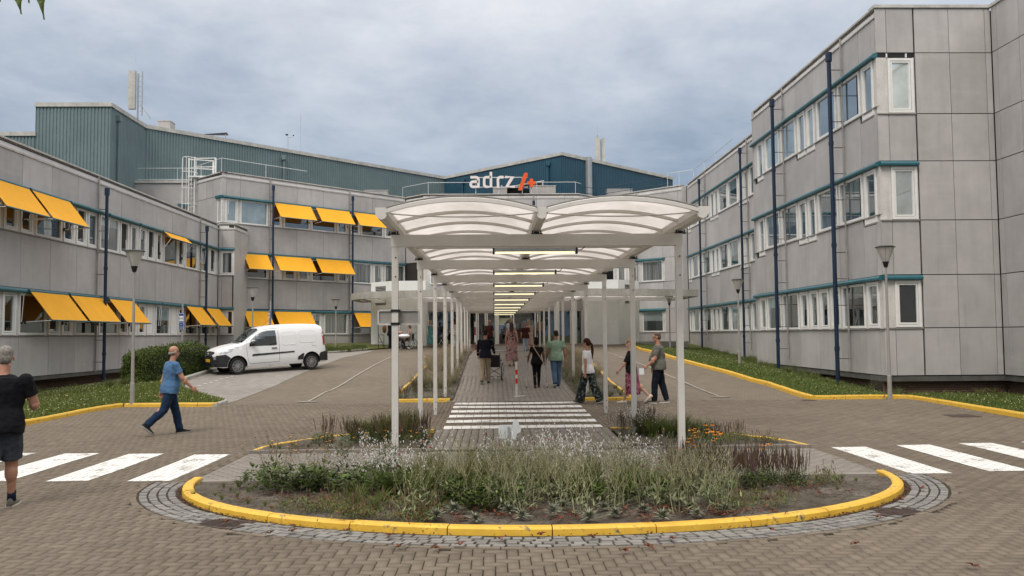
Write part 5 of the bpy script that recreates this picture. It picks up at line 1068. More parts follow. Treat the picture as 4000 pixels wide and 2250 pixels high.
for s in (-1, 1):
    d_ = patch('front_door_window', [(1.33, 1.04), (1.36, 1.22), (1.62, 1.44), (1.86, 1.56), (2.12, 1.605), (2.44, 1.61), (2.47, 1.06), (2.40, 1.03)], MAT['vanglass'], .003, s)
    rline('door_seam', [(1.28, .48), (1.25, .70), (1.22, 1.0), (1.24, 1.2), (1.55, 1.47), (1.88, 1.63), (2.2, 1.68), (2.54, 1.69), (2.56, 1.3), (2.56, .40), (1.34, .38), (1.28, .48)], side=s)
    rline('body_seam', [(.44, 1.0), (1.24, 1.06)], side=s, r=.004)
    for x0, x1, z0, z1 in ((2.68, 3.30, 1.03, 1.53), (3.42, 4.16, 1.10, 1.56)): patch('pressed_panel', rnd_poly(x0, x1, z0, z1, .1), MAT['vanwhite'], .004, s); rline('panel_rim', rnd_poly(x0, x1, z0, z1, .1)+[rnd_poly(x0, x1, z0, z1, .1)[0]], m='vanwhite', r=.011, side=s)
    patch('rub_strip', [(1.42, .66), (1.46, .735), (3.20, .775), (3.20, .725), (1.45, .66)], MAT['trim'], .012, s); patch('sill_cover', [(3.32, .42), (3.36, .55), (3.55, .66), (3.62, .66), (3.56, .42)], MAT['trim'], .006, s)
    patch('headlight', [(.17, .80), (.33, .965), (.72, 1.035), (.76, 1.00), (.62, .87), (.42, .81)], MAT['chrome'], .004, s)
    patch('bumper_side', [(.001, .32), (.001, .72), (.10, .74), (.40, .77), (.50, .70), (.60, .62), (.52, .55), (.47, .42), (.46, .30)], MAT['trim'], .012, s)
    patch('rear_bumper_side', [(4.30, .34), (4.28, .56), (4.34, .66), (4.55, .70), (4.62, .70), (4.62, .34)], MAT['trim'], .012, s)
    patch('tail_light', [(4.48, .95), (4.46, 1.42), (4.50, 1.52), (4.545, 1.5), (4.575, .95)], MAT['redlens'], .006, s)
    patch('fuel_flap', rnd_poly(3.98, 4.16, .94, 1.07, .025), MAT['vanwhite'], .006, s); rline('flap_seam', rnd_poly(3.98, 4.16, .94, 1.07, .025), side=s, r=.003)
    mb = MB(); mb.ell((1.44, s*(hw(1.44, 1.12)+.12), 1.13), (.09, .11, .085)); mb.tube([(1.46, s*hw(1.44, 1.08), 1.06), (1.44, s*(hw(1.44, 1.12)+.08), 1.09)], .03, 6); mb.build('mirror', MAT['trim'], van)
    mb = MB(); mb.box((2.24, min(s*(hw(2.3, .92)+.004), s*(hw(2.3, .92)+.035)), .915), (2.46, max(s*(hw(2.3, .92)+.004), s*(hw(2.3, .92)+.035)), .945)); mb.build('door_handle', MAT['trim'], van)
    for ax in (FA, RA):
        wh = thing('wheel', None, None, (ax, s*.80, .315)); wh.parent = van
        mb = MB(); prof = [(.225, -.085), (.30, -.095), (.315, -.06), (.315, .06), (.30, .095), (.225, .085)]; mb.loft([[(r*math.cos(a), d, r*math.sin(a)) for r, d in prof] for a in np.linspace(0, 2*math.pi, 33)], cap=False); mb.build('tyre', MAT['rubber'], wh)
        mb = MB(); mb.tube([(0, s*-.07, 0), (0, s*.045, 0)], .228, 28); mb.build('hub', MAT['black'], wh)
        mb = MB()
        for k_ in range(9):
            for da in (-.085, .085):
                a = 2*math.pi*k_/9+da; b = 2*math.pi*k_/9+da*1.7; c, d = (.05*math.cos(a), .05*math.sin(a)), (.20*math.cos(b), .20*math.sin(b)); n_ = (-math.sin(a)*.009, math.cos(a)*.009)
                y0, y1 = sorted((s*.045, s*.062)); mb.hexa([(c[0]-n_[0], y0, c[1]-n_[1]), (c[0]+n_[0], y0, c[1]+n_[1]), (d[0]+n_[0], y0, d[1]+n_[1]), (d[0]-n_[0], y0, d[1]-n_[1]), (c[0]-n_[0], y1, c[1]-n_[1]), (c[0]+n_[0], y1, c[1]+n_[1]), (d[0]+n_[0], y1, d[1]+n_[1]), (d[0]-n_[0], y1, d[1]-n_[1])])
        mb.tube([(0, s*.04, 0), (0, s*.066, 0)], .05, 12); mb.loft([[(r*math.cos(a), d, r*math.sin(a)) for r, d in ((.196, s*.045), (.215, s*.045), (.215, s*.065), (.196, s*.065))] for a in np.linspace(0, 2*math.pi, 33)], cap=False); mb.build('rim', MAT['alloy'], wh)
patch('windscreen', [(1.12, -.60), (1.07, -.3), (1.06, 0), (1.07, .3), (1.12, .60), (1.4, .68), (1.78, .66), (1.84, .3), (1.85, 0), (1.84, -.3), (1.78, -.66), (1.4, -.68)], MAT['vanglass'], .004, mode='top')
patch('bonnet_seam', [(.99, -.66), (1.02, -.66), (1.03, .66), (1.0, .66)], MAT['seam'], .002, mode='top')
def front_box(name, y0, y1, z0, z1, m, x=-.012, dx=.02): mb = MB(); mb.box((x, y0, z0), (x+dx, y1, z1)); return mb.build(name, MAT[m], van)
mb = MB(); mb.loft([[(x, y, z) for y, z in ((-w_, .31), (w_, .31), (w_+.01, .50), (w_, .70), (-w_, .70), (-w_-.01, .50))] for x, w_ in ((-.03, .46), (.02, .56), (.06, .655))]); mb.build('front_bumper', MAT['trim'], van)
mb = MB(); mb.loft([[(x, y, z) for y, z in ((-w_, .70), (w_, .70), (w_*.9, zt_), (0, zt_+.03), (-w_*.9, zt_))] for x, w_, zt_ in ((-.018, .40, .80), (.03, .56, .86), (.06, .60, .88))]); mb.build('grille', MAT['trim'], van)
for z in (.745, .80): front_box('grille_bar', -.40, .40, z, z+.012, 'alloy', -.026, .02)
mb = MB(); mb.hexa([(-.034, -.0, .735), (-.03, .045, .79), (-.034, 0, .845), (-.03, -.045, .79), (-.02, -.0, .735), (-.02, .045, .79), (-.02, 0, .845), (-.02, -.045, .79)]); mb.build('badge', MAT['chrome'], van)
front_box('number_plate', -.26, .26, .50, .61, 'plate', -.045, .012); front_box('lower_intake', -.42, .42, .36, .46, 'black', -.036, .01)
mb = MB(); mb.box((4.60, -.80, .32), (4.69, .80, .68)); mb.build('rear_bumper', MAT['trim'], van)
mb = MB(); mb.tube([(2.05, -.3, 1.75), (2.35, -.32, 2.02)], .005, 5); mb.build('aerial', MAT['black'], van)
# ------------------------------------------------------------------ hedge
def leaf_quads(P, Nrm, L, W, colr, droop=0):
    """oriented diamond leaves: P centres, Nrm facing dirs"""
    n = len(P); d = RNG.normal(size=(n, 3)); d -= (d*Nrm).sum(1, keepdims=True)*Nrm; d /= np.linalg.norm(d, axis=1, keepdims=True)+1e-9; d[:, 2] -= droop; e = np.cross(Nrm, d); L = np.broadcast_to(L, (n,))[:, None]; W = np.broadcast_to(W, (n,))[:, None]
    V = np.stack([P-d*L*.5, P+e*W*.5-d*L*.05, P+d*L*.5, P-e*W*.5-d*L*.05], 1).reshape(-1, 3); return V, np.arange(4*n).reshape(-1, 4), colr
HG = thing('hedge', 'clipped green hedge in front of the left wing beside the van', 'hedge')
HP = [(-13.4, 30.9), (-11.85, 29.4), (-11.2, 33.6), (-14.4, 35)]
def hedge_pts(n):
    out = []; ed = [(HP[i], HP[(i+1) % 4]) for i in range(4)]
    A = []
    u = RNG.uniform(0, 1, n); v = RNG.uniform(0, 1, n); top = RNG.uniform(0, 1, n) < .45
    a, b, c, d = [np.array(p) for p in HP]; q = (a[None]*(1-u[:, None])+b[None]*u[:, None])*(1-v[:, None])+(d[None]*(1-u[:, None])+c[None]*u[:, None])*v[:, None]
    k = RNG.integers(0, 4, n); s0 = np.array([e[0] for e in ed])[k]; s1 = np.array([e[1] for e in ed])[k]; sd_ = s0*(1-u[:, None])+s1*u[:, None]; xy = np.where(top[:, None], q, sd_)
    zb = zg(xy[:, 0], xy[:, 1]); hh = 1.04+.08*np.sin(xy[:, 0]*3)+.05*np.sin(xy[:, 1]*5)+RNG.normal(0, .035, n); z = np.where(top, zb+hh, zb+RNG.uniform(.02, 1, n)*hh)
    e_ = s1-s0; nn = np.stack([e_[:, 1], -e_[:, 0], 0*e_[:, 0]], 1); nn /= np.linalg.norm(nn, axis=1, keepdims=True); nn = np.where(top[:, None], np.array([0, 0, 1.]), nn)
    P = np.column_stack([xy, z])+nn*(RNG.normal(0, .05, (n, 1))+.04*np.sin(z*9+xy[:, :1].ravel()*6)[:, None]); N_ = nn+RNG.normal(0, .55, (n, 3)); N_ /= np.linalg.norm(N_, axis=1, keepdims=True); return P, N_
P, N_ = hedge_pts(26000); cc = np.array([.060, .092, .020])*RNG.uniform(.5, 1.5, (len(P), 1))+np.array([.06, .06, .0])*RNG.uniform(0, 1, (len(P), 1))**3
V, F, cc = leaf_quads(P, N_, RNG.uniform(.05, .09, len(P)), RNG.uniform(.028, .045, len(P)), cc); o = link('foliage', np_mesh('foliage', V, F, MAT['plant'], colr=cc), HG); 
mb = MB(); mb.hexa([(x*.985+-12.95*.015, y*.985+32.4*.015, zgf(x, y)-.1) for x, y in HP]+[(x*.985+-12.95*.015, y*.985+32.4*.015, zgf(x, y)+.94) for x, y in HP]); MAT['hedgein'] = var('dark inner twigs', (.016, .022, .008), .3, 8, .95); mb.build('branches', MAT['hedgein'], HG)  # near-black box filling the hedge inside its shell of leaves
# trees behind the camera (they show in the glass only) and a branch tip over the upper left corner
def tree(x, y, h, r, label):
    t = thing('tree', label, 'tree', (x, y, 0)); mb = MB(); mb.tube([(0, 0, -.2), (.1, 0, h*.25), (-.1, .1, h*.5), (.1, 0, h*.8)], [.3, .22, .15, .04], 8)
    for k in range(7): a = k*2.4; mb.tube([(0, 0, h*(.3+.06*k)), (r*.6*math.cos(a), r*.6*math.sin(a), h*(.45+.07*k))], [.09, .02], 5)
    mb.build('trunk', MAT['iron'], t); n = 5200; ck = RNG.normal(size=(26, 3)); ck /= np.linalg.norm(ck, axis=1, keepdims=True); ck = ck*RNG.uniform(.35, .85, (26, 1))*[r, r, h*.46]+[0, 0, h*.50]; c = ck[RNG.integers(0, 26, n)]
    d = RNG.normal(size=(n, 3)); d /= np.linalg.norm(d, axis=1, keepdims=True); P = c+d*RNG.uniform(.5, 1, (n, 1))*r*.34; cc = np.array([.04, .07, .02])*RNG.uniform(.5, 1.4, (n, 1)); V, F, cc = leaf_quads(P, d, .34, .22, cc); link('crown', np_mesh('crown', V, F, MAT['plant'], colr=cc), t)
for x, y, h, r, lb in ((-22, -22, 12, 5.5, 'left'), (-13, -26, 13, 5.8, 'second from left'), (-3.5, -24, 12, 5.6, 'middle'), (6.5, -27, 14, 5.8, 'second from right'), (16, -23, 12, 5.6, 'right'), (26, -24, 12, 5.5, 'farthest right')): tree(x, y, h, r, f'broad green tree, {lb} of the row behind the viewer')
BR = thing('tree_branch', 'tips of green toothed leaves hanging into the upper left corner', 'branch', (-1.78, 3.2, 3.40))
mb = MB(); mb.tube([(-.9, -.3, .5), (-.4, -.05, .17), (-.05, 0, .09), (.14, .02, .05)], [.012, .008, .005, .003], 6); mb.build('twig', MAT['iron'], BR)
MAT['leafbig'] = var('green leaf blade', (.075, .105, .018), .3, 18, .5, .2, 60)
for i, (x0, z0, x1, z1, w_) in enumerate(((-.045, .01, -.018, -.162, .055), (.0, .05, .01, -.118, .05), (.035, .05, .069, -.183, .058), (-.09, .04, -.10, -.112, .03))):
    n_ = 16; d = Vector((x1-x0, 0, z1-z0)); u = d.normalized(); pn = Vector((-u.z, 0, u.x)); L_ = []; R_ = []; Cn = []
    for j in range(n_+1):
        t_ = j/n_; wv = w_*.5*(math.sin(math.pi*min(1, t_*1.05)**.8)*(1-t_)**.25+.0)*(1+(.10 if j % 2 else -.05)); wv = max(wv, .0008); c = Vector((x0, 0, z0))+d*t_; Cn.append(c+Vector((0, .010, 0))); L_.append(c+pn*wv); R_.append(c-pn*wv)
    mb = MB(); mb.loft([[a, b, c_, b+Vector((0, .0012, 0))] for a, b, c_ in zip(L_, Cn, R_)]); mb.tube([(x0, .0, z0), (x0+.02, 0, .075)], .0018, 4); mb.build('leaf', MAT['leafbig'], BR)
# ------------------------------------------------------------------ people
def remeshed(mb, name, m, parent, vox, disp=0, smooth=2):
    o = mb.build(name, m, parent); r = o.modifiers.new('r', 'REMESH'); r.mode = 'VOXEL'; r.voxel_size = vox; r.use_smooth_shade = True
    s = o.modifiers.new('s', 'SMOOTH'); s.factor = .5; s.iterations = smooth
    if disp:
        k = 'folds%.3f' % disp; tx = bpy.data.textures.get(k) or bpy.data.textures.new(k, 'CLOUDS'); tx.noise_scale = .11; tx.noise_depth = 2
        d = o.modifiers.new('d', 'DISPLACE'); d.texture = tx; d.texture_coords = 'LOCAL'; d.strength = disp; d.mid_level = .5
    return o
SK = {}
def skin(c):
    if c not in SK:
        t = MT('skin'); n = t.noise(18, 3); t.base(t.mix(t.rng(n, .3, .7), tuple(x*.88 for x in c), tuple(x*1.1 for x in c))); t.set(rough=.5, spec=.4); t.b.inputs['Subsurface Weight'].default_value = .08; t.b.inputs['Subsurface Radius'].default_value = (.012, .004, .002); t.b.inputs['Subsurface Scale'].default_value = 1.; SK[c] = t.m
    return SK[c]
FB = {}
def cl(name, c, **k):
    if name not in FB: FB[name] = fabric(name, c, **k)
    return FB[name]
def pattern(name, cols, sc_, bg_, thr=.5, dist=1.5):
    if name in FB: return FB[name]
    t = MT(name); c = bg_
    for i, (q, th) in enumerate(cols):
        mp = t.n('ShaderNodeMapping'); mp.inputs['Location'].default_value = (i*7.3, i*3.1, i*1.7); t.l(t.co(), mp.inputs[0]); n = t.noise(sc_*(1+.25*i), 2, .5, mp.outputs[0], dist); c = t.mix(t.rng(n, th, th+.03), c, q)
    t.base(c); t.set(rough=.85, spec=.2); t.bump(t.noise(12, 3), .4, .015); FB[name] = t.m; return t.m
def rotv(v, axis, deg): return Matrix.Rotation(math.radians(deg), 3, axis) @ v
def ering(c, ax, ay, n=14): return [c+ax*math.cos(2*math.pi*i/n)+ay*math.sin(2*math.pi*i/n) for i in range(n)]
def limb(mb, pts, rad, n=10, dens=3):
    pts = [Vector(p) for p in pts]; P = []; Rr = []
    for i in range(len(pts)-1):
        for j in range(dens): t = j/dens; P.append(pts[i].lerp(pts[i+1], t)); Rr.append(rad[i]+(rad[i+1]-rad[i])*t)
    P.append(pts[-1]); Rr.append(rad[-1]); mb.tube(P, Rr, n); mb.ell(pts[0], (rad[0],)*3, None, 10, 6)
    for q, r in zip(pts[1:-1], rad[1:-1]): mb.ell(q, (r, r, r), None, 10, 6)
def person(label, x, y, head_deg, H=1.75, build=1., legs=((0, 0, 0), (0, 0, 0)), arms=((5, 8, 12), (5, 8, 12)), lean=0, hyaw=0, hpitch=0, skinc=(.42, .22, .15), hair=('short', (.05, .03, .02)), top=None, sleeve=.55, hem=0., bottom=None, bkind='trousers', shoe=(.02, .02, .02), sole=(.5, .5, .48), sock=None, vox=.012, z=None, belly=0., glasses=False, sex='m', seat=None, dressc=None, skirt_len=.30, group=None, roll=0):
    """head_deg: heading, 0 looks along +Y, positive turns to the left. legs: (hip forward, knee bend, toe down), arms: (forward, outward, elbow bend), left then right"""
    S = H/1.75; Z = zgf(x, y) if z is None else z
    root = thing('person', label, 'person', (x, y, Z), math.radians(head_deg), group); b = build*S
    Xa, Ya, Za = Vector((1, 0, 0)), Vector((0, 1, 0)), Vector((0, 0, 1))
    def leg(a, k, sx):
        hip = Vector((sx*.088*S, 0, 0)); th = Vector((0, math.sin(R(a)), -math.cos(R(a)))); kn = hip+th*.435*S+Vector((sx*-.01*S, 0, 0)); sh = Vector((0, math.sin(R(a-k)), -math.cos(R(a-k)))); an = kn+sh*.42*S; return hip, kn, an
    J = [leg(l[0], l[1], sx) for l, sx in zip(legs, (-1, 1))]
    lows = []
    for (h_, k_, a_), l in zip(J, legs):
        fp = l[2]; toe = a_+Vector((0, math.cos(R(fp)), -math.sin(R(fp))))*.17*S; lows.append(min(a_.z-.085*S*math.cos(R(fp)), toe.z-.065*S*math.cos(R(fp))))
    pz = -min(lows) if seat is None else seat
    pel = Vector((0, 0, pz)); J = [tuple(q+pel for q in j) for j in J]
    up = Vector((0, math.sin(R(lean)), math.cos(R(lean)))); fw = Vector((0, math.cos(R(lean)), -math.sin(R(lean))))
    def T(t, yo=0): return pel+up*t*S+fw*yo*S
    wide = 1.0 if sex == 'm' else .88; hipw = 1.0 if sex == 'm' else 1.06
    tors = [(-.10, .12*hipw, .095, -.01), (-.02, .168*hipw, .118+belly*.2, -.012), (.07, .160*hipw, .112+belly*.6, .0), (.17, .142*(1 if sex == 'm' else .9), .105+belly, .008+belly*.4), (.28, .158*wide, .112+belly*.5, .006), (.38, .176*wide, .115, -.004), (.46, .172*wide, .098, -.012), (.505, .125*wide, .078, -.012), (.535, .066, .064, -.008)]
    def torso(mb, inf=0, t0=-1, t1=9, flare=0):
        rr = []; 
        for i, (t, a, c, yo) in enumerate(tors):
            if t < t0-1e-6 or t > t1+1e-6: continue
            k = inf+(flare if t < .1 else 0); rr.append(ering(T(t, yo), Xa*(a*b+k), fw*(c*b+k)))
        mb.loft(rr)
    nb = T(.525, -.01); hc = T(.525, 0)+Vector((0, .02+math.sin(R(lean))*.03, .205))*S
    hr = Matrix.Rotation(math.radians(hyaw), 3, 'Z') @ Matrix.Rotation(math.radians(-hpitch), 3, 'X')
    hs = 1.07
    def HP_(x_, y_, z_): return hc+hr @ Vector((x_*S*hs, y_*S*hs, z_*S*hs))
    sho = [T(.475, -.01)+Xa*sx*.178*wide*b for sx in (-1, 1)]; AJ = []
    for (f, ab, e), sx, s_ in zip(arms, (-1, 1), sho):
        ud = Vector((sx*math.sin(R(ab)), math.sin(R(f))*math.cos(R(ab)), -math.cos(R(f))*math.cos(R(ab)))); el_ = s_+ud*.295*S
        ab2 = ab*.35 if e < 60 else -25; fd = Vector((sx*math.sin(R(ab2)), math.sin(R(f+e))*math.cos(R(ab2)), -math.cos(R(f+e))*math.cos(R(ab2)))); wr = el_+fd*.25*S; AJ.append((s_, el_, wr, fd))
    cv = .82 if bottom and bkind in ('trousers', 'slim', 'wide') else 1.0
    mb = MB(); torso(mb, -.008 if top else -.002)
    mb.tube([nb-up*.03, nb+up*.05*S, HP_(0, -.01, -.07)], [.070*S, .060*S, .061*S], 12)
    mb.ell(HP_(0, -.012, .035), (.076*S, .096*S, .088*S), hr); mb.ell(HP_(0, .012, -.045), (.060*S, .073*S, .075*S), hr); mb.ell(HP_(0, .030, -.085), (.036*S, .042*S, .03*S), hr)
    mb.tube([HP_(0, .078, .012), HP_(0, .105, -.03), HP_(0, .088, -.042)], [.010*S, .015*S, .012*S], 6)
    for sx in (-1, 1): mb.ell(HP_(sx*.078, -.008, -.01), (.010*S, .019*S, .032*S), hr, 8, 6)
    mb.ell(HP_(0, .080, -.068), (.022*S, .012*S, .009*S), hr, 8, 5)
    for s_, el_, wr, fd in AJ:
        limb(mb, [s_, el_, wr], [.052*b, .040*b, .027*S]); mb.ell(s_.lerp(el_, .35), (.05*b, .05*b, .09*b)); mb.ell(el_.lerp(wr, .28), (.041*b, .041*b, .07*b))
        wx = fd.cross(Xa).normalized(); wx = wx if wx.y > 0 else -wx; nx = fd.cross(wx).normalized()     # hand: broad along wx
        rm = Matrix((wx, nx, fd)).transposed(); mb.ell(wr+fd*.055*S, (.042*S, .017*S, .052*S), rm, 10, 8)
        for q in range(4):
            o_ = wx*(-.030+.020*q)*S; L_ = (.062, .074, .070, .056)[3-q]*S; a0 = wr+fd*.088*S+o_; cu = nx*(-1 if s_.x > 0 else 1)*-1
            inward = Vector((-1 if s_.x > 0 else 1, 0, 0)); p1 = a0+fd*L_*.5+inward*.006*S; p2 = p1+fd*L_*.42+inward*.020*S; mb.tube([wr+fd*.06*S+o_*.8, a0, p1, p2], [.0095*S, .0095*S, .0088*S, .0072*S], 6)
        mb.tube([wr+fd*.025*S+wx*.025*S, wr+fd*.06*S+wx*.052*S, wr+fd*.095*S+wx*.050*S], [.013*S, .0115*S, .009*S], 6)
    for (h_, k_, a_), l in zip(J, legs):
        limb(mb, [h_, k_, a_], [.088*b*cv, .056*b*cv, .036*S*(.9 if cv < 1 else 1)]); mb.ell(k_.lerp(a_, .28)+Vector((0, -.012, 0)), (.054*b*cv, .056*b*cv, .10*b)); fp = l[2]; fdv = Vector((0, math.cos(R(fp)), -math.sin(R(fp)))); dn = Vector((0, -math.sin(R(fp)), -math.cos(R(fp))))
        mb.tube([a_+dn*.02, a_+fdv*.06*S+dn*.045*S, a_+fdv*.15*S+dn*.062*S], [.036*S, .032*S, .022*S], 8)
    body = remeshed(mb, 'body', skin(skinc), root, vox if vox > .009 else .0085, 0, 1)
    # eyes
    mb = MB()
    for sx in (-1, 1): mb.ell(HP_(sx*.031, .079, .012), (.011*S, .008*S, .006*S), hr, 8, 5)
    mb.build('eye', cl('eye', (.02, .015, .01)), body, True)
    if glasses:
        mb = MB()
        for sx in (-1, 1): mb.tube([HP_(sx*(.031+.022*math.cos(a)), .098, .010+.017*math.sin(a)) for a in np.linspace(0, 2*math.pi, 11)], .0022*S, 4); mb.tube([HP_(sx*.053, .096, .014), HP_(sx*.082, .0, .012)], .0022*S, 4)
        mb.build('glasses', MAT['black'], root)
    # hair
    hk, hcol = hair; hm = cl('hair %.2f %.2f' % hcol[:2], hcol, amt=.4, sc_=40, bs=90); mb = MB()
    if hk == 'fringe':
        for a in np.linspace(-105, 105, 13): q = R(a+180); mb.ell(HP_(.068*math.sin(q), -.010+.088*math.cos(q), -.005-.02*math.cos(R(a))), (.016*S, .016*S, .030*S), hr, 8, 6)
    else:
        mb.ell(HP_(0, -.026, .048), (.082*S, .094*S, .088*S), hr); mb.ell(HP_(0, -.050, -.005), (.076*S, .062*S, .075*S), hr)
        if hk == 'thin': pass
        if hk in ('long', 'pony', 'bun', 'bob'): mb.ell(HP_(0, -.018, .055), (.087*S, .100*S, .090*S), hr)
        if hk == 'long': mb.loft([ering(HP_(0, yo, z_), Xa*wd*S, Ya*dp*S) for yo, z_, wd, dp in ((-.02, .06, .07, .07), (-.045, -.02, .088, .062), (-.07, -.12, .098, .05), (-.095, -.22, .095, .042), (-.105, -.32, .075, .034), (-.10, -.38, .03, .02))])
        if hk == 'bob': mb.loft([ering(HP_(0, yo, z_), Xa*wd*S, Ya*dp*S) for yo, z_, wd, dp in ((-.02, .06, .07, .07), (-.04, -.03, .09, .07), (-.05, -.10, .088, .055), (-.05, -.14, .06, .04))])
        if hk == 'pony': mb.ell(HP_(0, -.115, .03), (.03*S, .03*S, .03*S)); mb.tube([HP_(0, -.11, .03), HP_(.01, -.15, -.04), HP_(.02, -.155, -.18), HP_(.03, -.13, -.32), HP_(.04, -.12, -.42)], [.026*S, .036*S, .040*S, .03*S, .008*S], 10)
        if hk == 'bun': mb.ell(HP_(0, -.09, .085), (.045*S, .042*S, .04*S)); mb.ell(HP_(0, -.11, .0), (.05*S, .03*S, .05*S))
    remeshed(mb, 'hair', hm, root, max(.009, vox*.9), .012 if hk != 'fringe' else .006, 1)
    # top
    if top:
        mb = MB(); h0 = -.10 if hem < 0 else -.02+hem
        rr = []; 
        for i, (t, a, c, yo) in enumerate(tors[:-1]):
            if t < -.05: continue
            k = .020+(.012 if t < .12 else 0); rr.append((t, ering(T(t, yo), Xa*(a*b+k), fw*(c*b+k))))
        t, a, c, yo = tors[1]; rr.insert(0, (-.09-hem, ering(T(-.085-hem, yo), Xa*(a*b+.030), fw*(c*b+.030)))); mb.loft([r for _, r in rr]); mb.ell(T(.50, -.012), (.115*wide*b, .075*b, .05*b))
        for s_, el_, wr, fd in AJ:
            if sleeve <= 0: continue
            if sleeve <= 1: e_ = s_.lerp(el_, sleeve); limb(mb, [s_, e_], [.066*b, .060*b]); 
            else: e_ = el_.lerp(wr, sleeve-1); limb(mb, [s_, el_, e_], [.066*b, .052*b, .043*b])
        remeshed(mb, 'top', top, root, max(vox, .010), .032, 3)
    # bottoms
    if bottom:
        mb = MB(); rr = [ering(T(t, yo), Xa*(a*b+.012), fw*(c*b+.012)) for t, a, c, yo in tors[:4]]
        if bkind in ('trousers', 'shorts', 'wide', 'slim'):
            mb.loft(rr[:3])
            for h_, k_, a_ in J:
                f = {'trousers': (.100, .074, .062), 'slim': (.096, .066, .046), 'wide': (.105, .10, .135), 'shorts': (.104, .092, 0)}[bkind]
                if bkind == 'shorts': limb(mb, [h_+Vector((0, 0, .02)), h_.lerp(k_, .92)], [f[0]*b, f[1]*b])
                else: limb(mb, [h_+Vector((0, 0, .02)), k_, k_.lerp(a_, 1.02)], [f[0]*b, f[1]*b, f[2]*b])
            remeshed(mb, 'shorts' if bkind == 'shorts' else 'trousers', bottom, root, max(vox, .010), .026, 3)
        else:
            Lz = skirt_len; zb = min(J[0][1].z, J[1][1].z)+.0-Lz*S; ky = (J[0][1].y+J[1][1].y)/2; rr2 = []
            for i in range(9):
                t = i/8; z_ = (pel.z+.06*S)*(1-t)+zb*t; ay = (J[0][1].y+J[1][1].y)/2*min(1, t*1.3); sp = abs(J[0][1].y-J[1][1].y)/2*min(1, t*1.4); rr2.append(ering(Vector((0, ay, z_)), Xa*(.170*b*hipw+.014+(.015 if bkind == 'skirt' else .07)*t), Ya*((.128*b)*(1-.15*t)+.014+sp*.55)))
            if bkind == 'dress': rr2 = rr2
            mb.loft(rr2); 
            if bkind == 'dress':
                rr3 = []
                for i, (t, a, c, yo) in enumerate(tors[:-1]):
                    if t < -.05: continue
                    rr3.append(ering(T(t, yo), Xa*(a*b*(.97 if t > .4 else 1)+.016), fw*(c*b+.016)))
                mb.loft(rr3)
            remeshed(mb, bkind, bottom, root, max(vox, .011), .02, 3)
    # shoes
    sm = cl('shoe %.2f %.2f %.2f' % shoe, shoe); om = cl('sole %.2f %.2f' % sole[:2], sole)
    for (h_, k_, a_), l in zip(J, legs):
        fp = l[2]; fdv = Vector((0, math.cos(R(fp)), -math.sin(R(fp)))); dn = Vector((0, -math.sin(R(fp)), -math.cos(R(fp)))); base_ = a_+dn*.085*S
        st = ((-.075, .030, .050), (-.055, .038, .085), (0, .041, .098), (.05, .044, .085), (.10, .048, .060), (.16, .047, .045), (.20, .036, .036), (.218, .016, .026)); rg = []
        for t, w_, h__ in st: c0 = base_+fdv*t*S; rg.append([c0+Xa*w_*S*ca-dn*(max(0, sa)*h__)*S-dn*.012*S for ca, sa in [(math.cos(q), math.sin(q)) for q in np.linspace(0, 2*math.pi, 12, endpoint=False)]])
        mb = MB(); mb.loft(rg); so = mb.build('shoe', sm, root, True)
        rg = []
        for t, w_, h__ in st: c0 = base_+fdv*t*S; rg.append([c0-Xa*(w_+.004)*S, c0+Xa*(w_+.004)*S, c0+Xa*(w_+.004)*S-dn*.024*S, c0-Xa*(w_+.004)*S-dn*.024*S])
        mb = MB(); mb.loft(rg); mb.build('sole', om, so)
        if sock: mb = MB(); mb.tube([a_+dn*.02, a_-dn*.10*S], [.047*S, .045*S], 12); mb.build('sock', cl('sock', sock), root, True)
    return root, AJ, J, pel
SKIN = (.40, .205, .135); PALE = (.50, .29, .21); TAN = (.33, .16, .10); DARK = (.16, .075, .045)
denim = cl('dark blue denim', (.013, .027, .058)); black = cl('black cotton', (.008, .008, .010)); 
# left foreground man
person('man in black t-shirt and grey shorts walking away at the left edge of the picture', -5.83, 10.2, 12, 1.87, 1.25, ((-16, 14, 14), (12, 8, 0)), ((6, 14, 70), (14, 16, 88)), 4, 15, 6, SKIN, ('short', (.22, .20, .18)), black, .62, .02, cl('charcoal shorts', (.045, .050, .062), amt=.3), 'shorts', (.13, .12, .105), (.55, .50, .40), (.012, .018, .035), .0085)
person('bald man in a blue polo shirt and jeans striding right past the lawn', -6.64, 17.55, -52, 1.79, 1.18, ((17, 4, -2), (-19, 30, 40)), ((-16, 12, 8), (24, 12, 20)), 5, 6, 0, SKIN, ('fringe', (.26, .235, .21)), cl('blue polo', (.070, .145, .265), amt=.12), .62, .01, denim, 'trousers', (.02, .022, .022), (.30, .28, .26), None, .0085, belly=.02, glasses=True)
person('person in a black jumper and beige trousers pushing an empty wheelchair', -.30, 28.9, -8, 1.82, 1.08, ((-10, 14, 16), (14, 10, 0)), ((18, 14, 18), (34, 8, 16)), 8, 0, 10, TAN, ('short', (.03, .015, .010)), cl('dark navy knit', (.010, .011, .018)), 1.92, .0, cl('beige chinos', (.30, .235, .165)), 'trousers', (.05, .045, .045), (.5, .48, .45))
person('woman in black leaning on two grey crutches with a tan shoulder strap', 1.38, 27.5, 3, 1.60, 1.04, ((-8, 6, 12), (8, 4, 0)), ((2, 22, 14), (8, 18, 12)), 3, 0, 8, DARK, ('bob', (.010, .008, .007)), cl('black blouse', (.010, .010, .011)), .45, .02, cl('black leggings', (.007, .007, .008)), 'slim', (.10, .035, .025), (.10, .07, .05), sex='f')
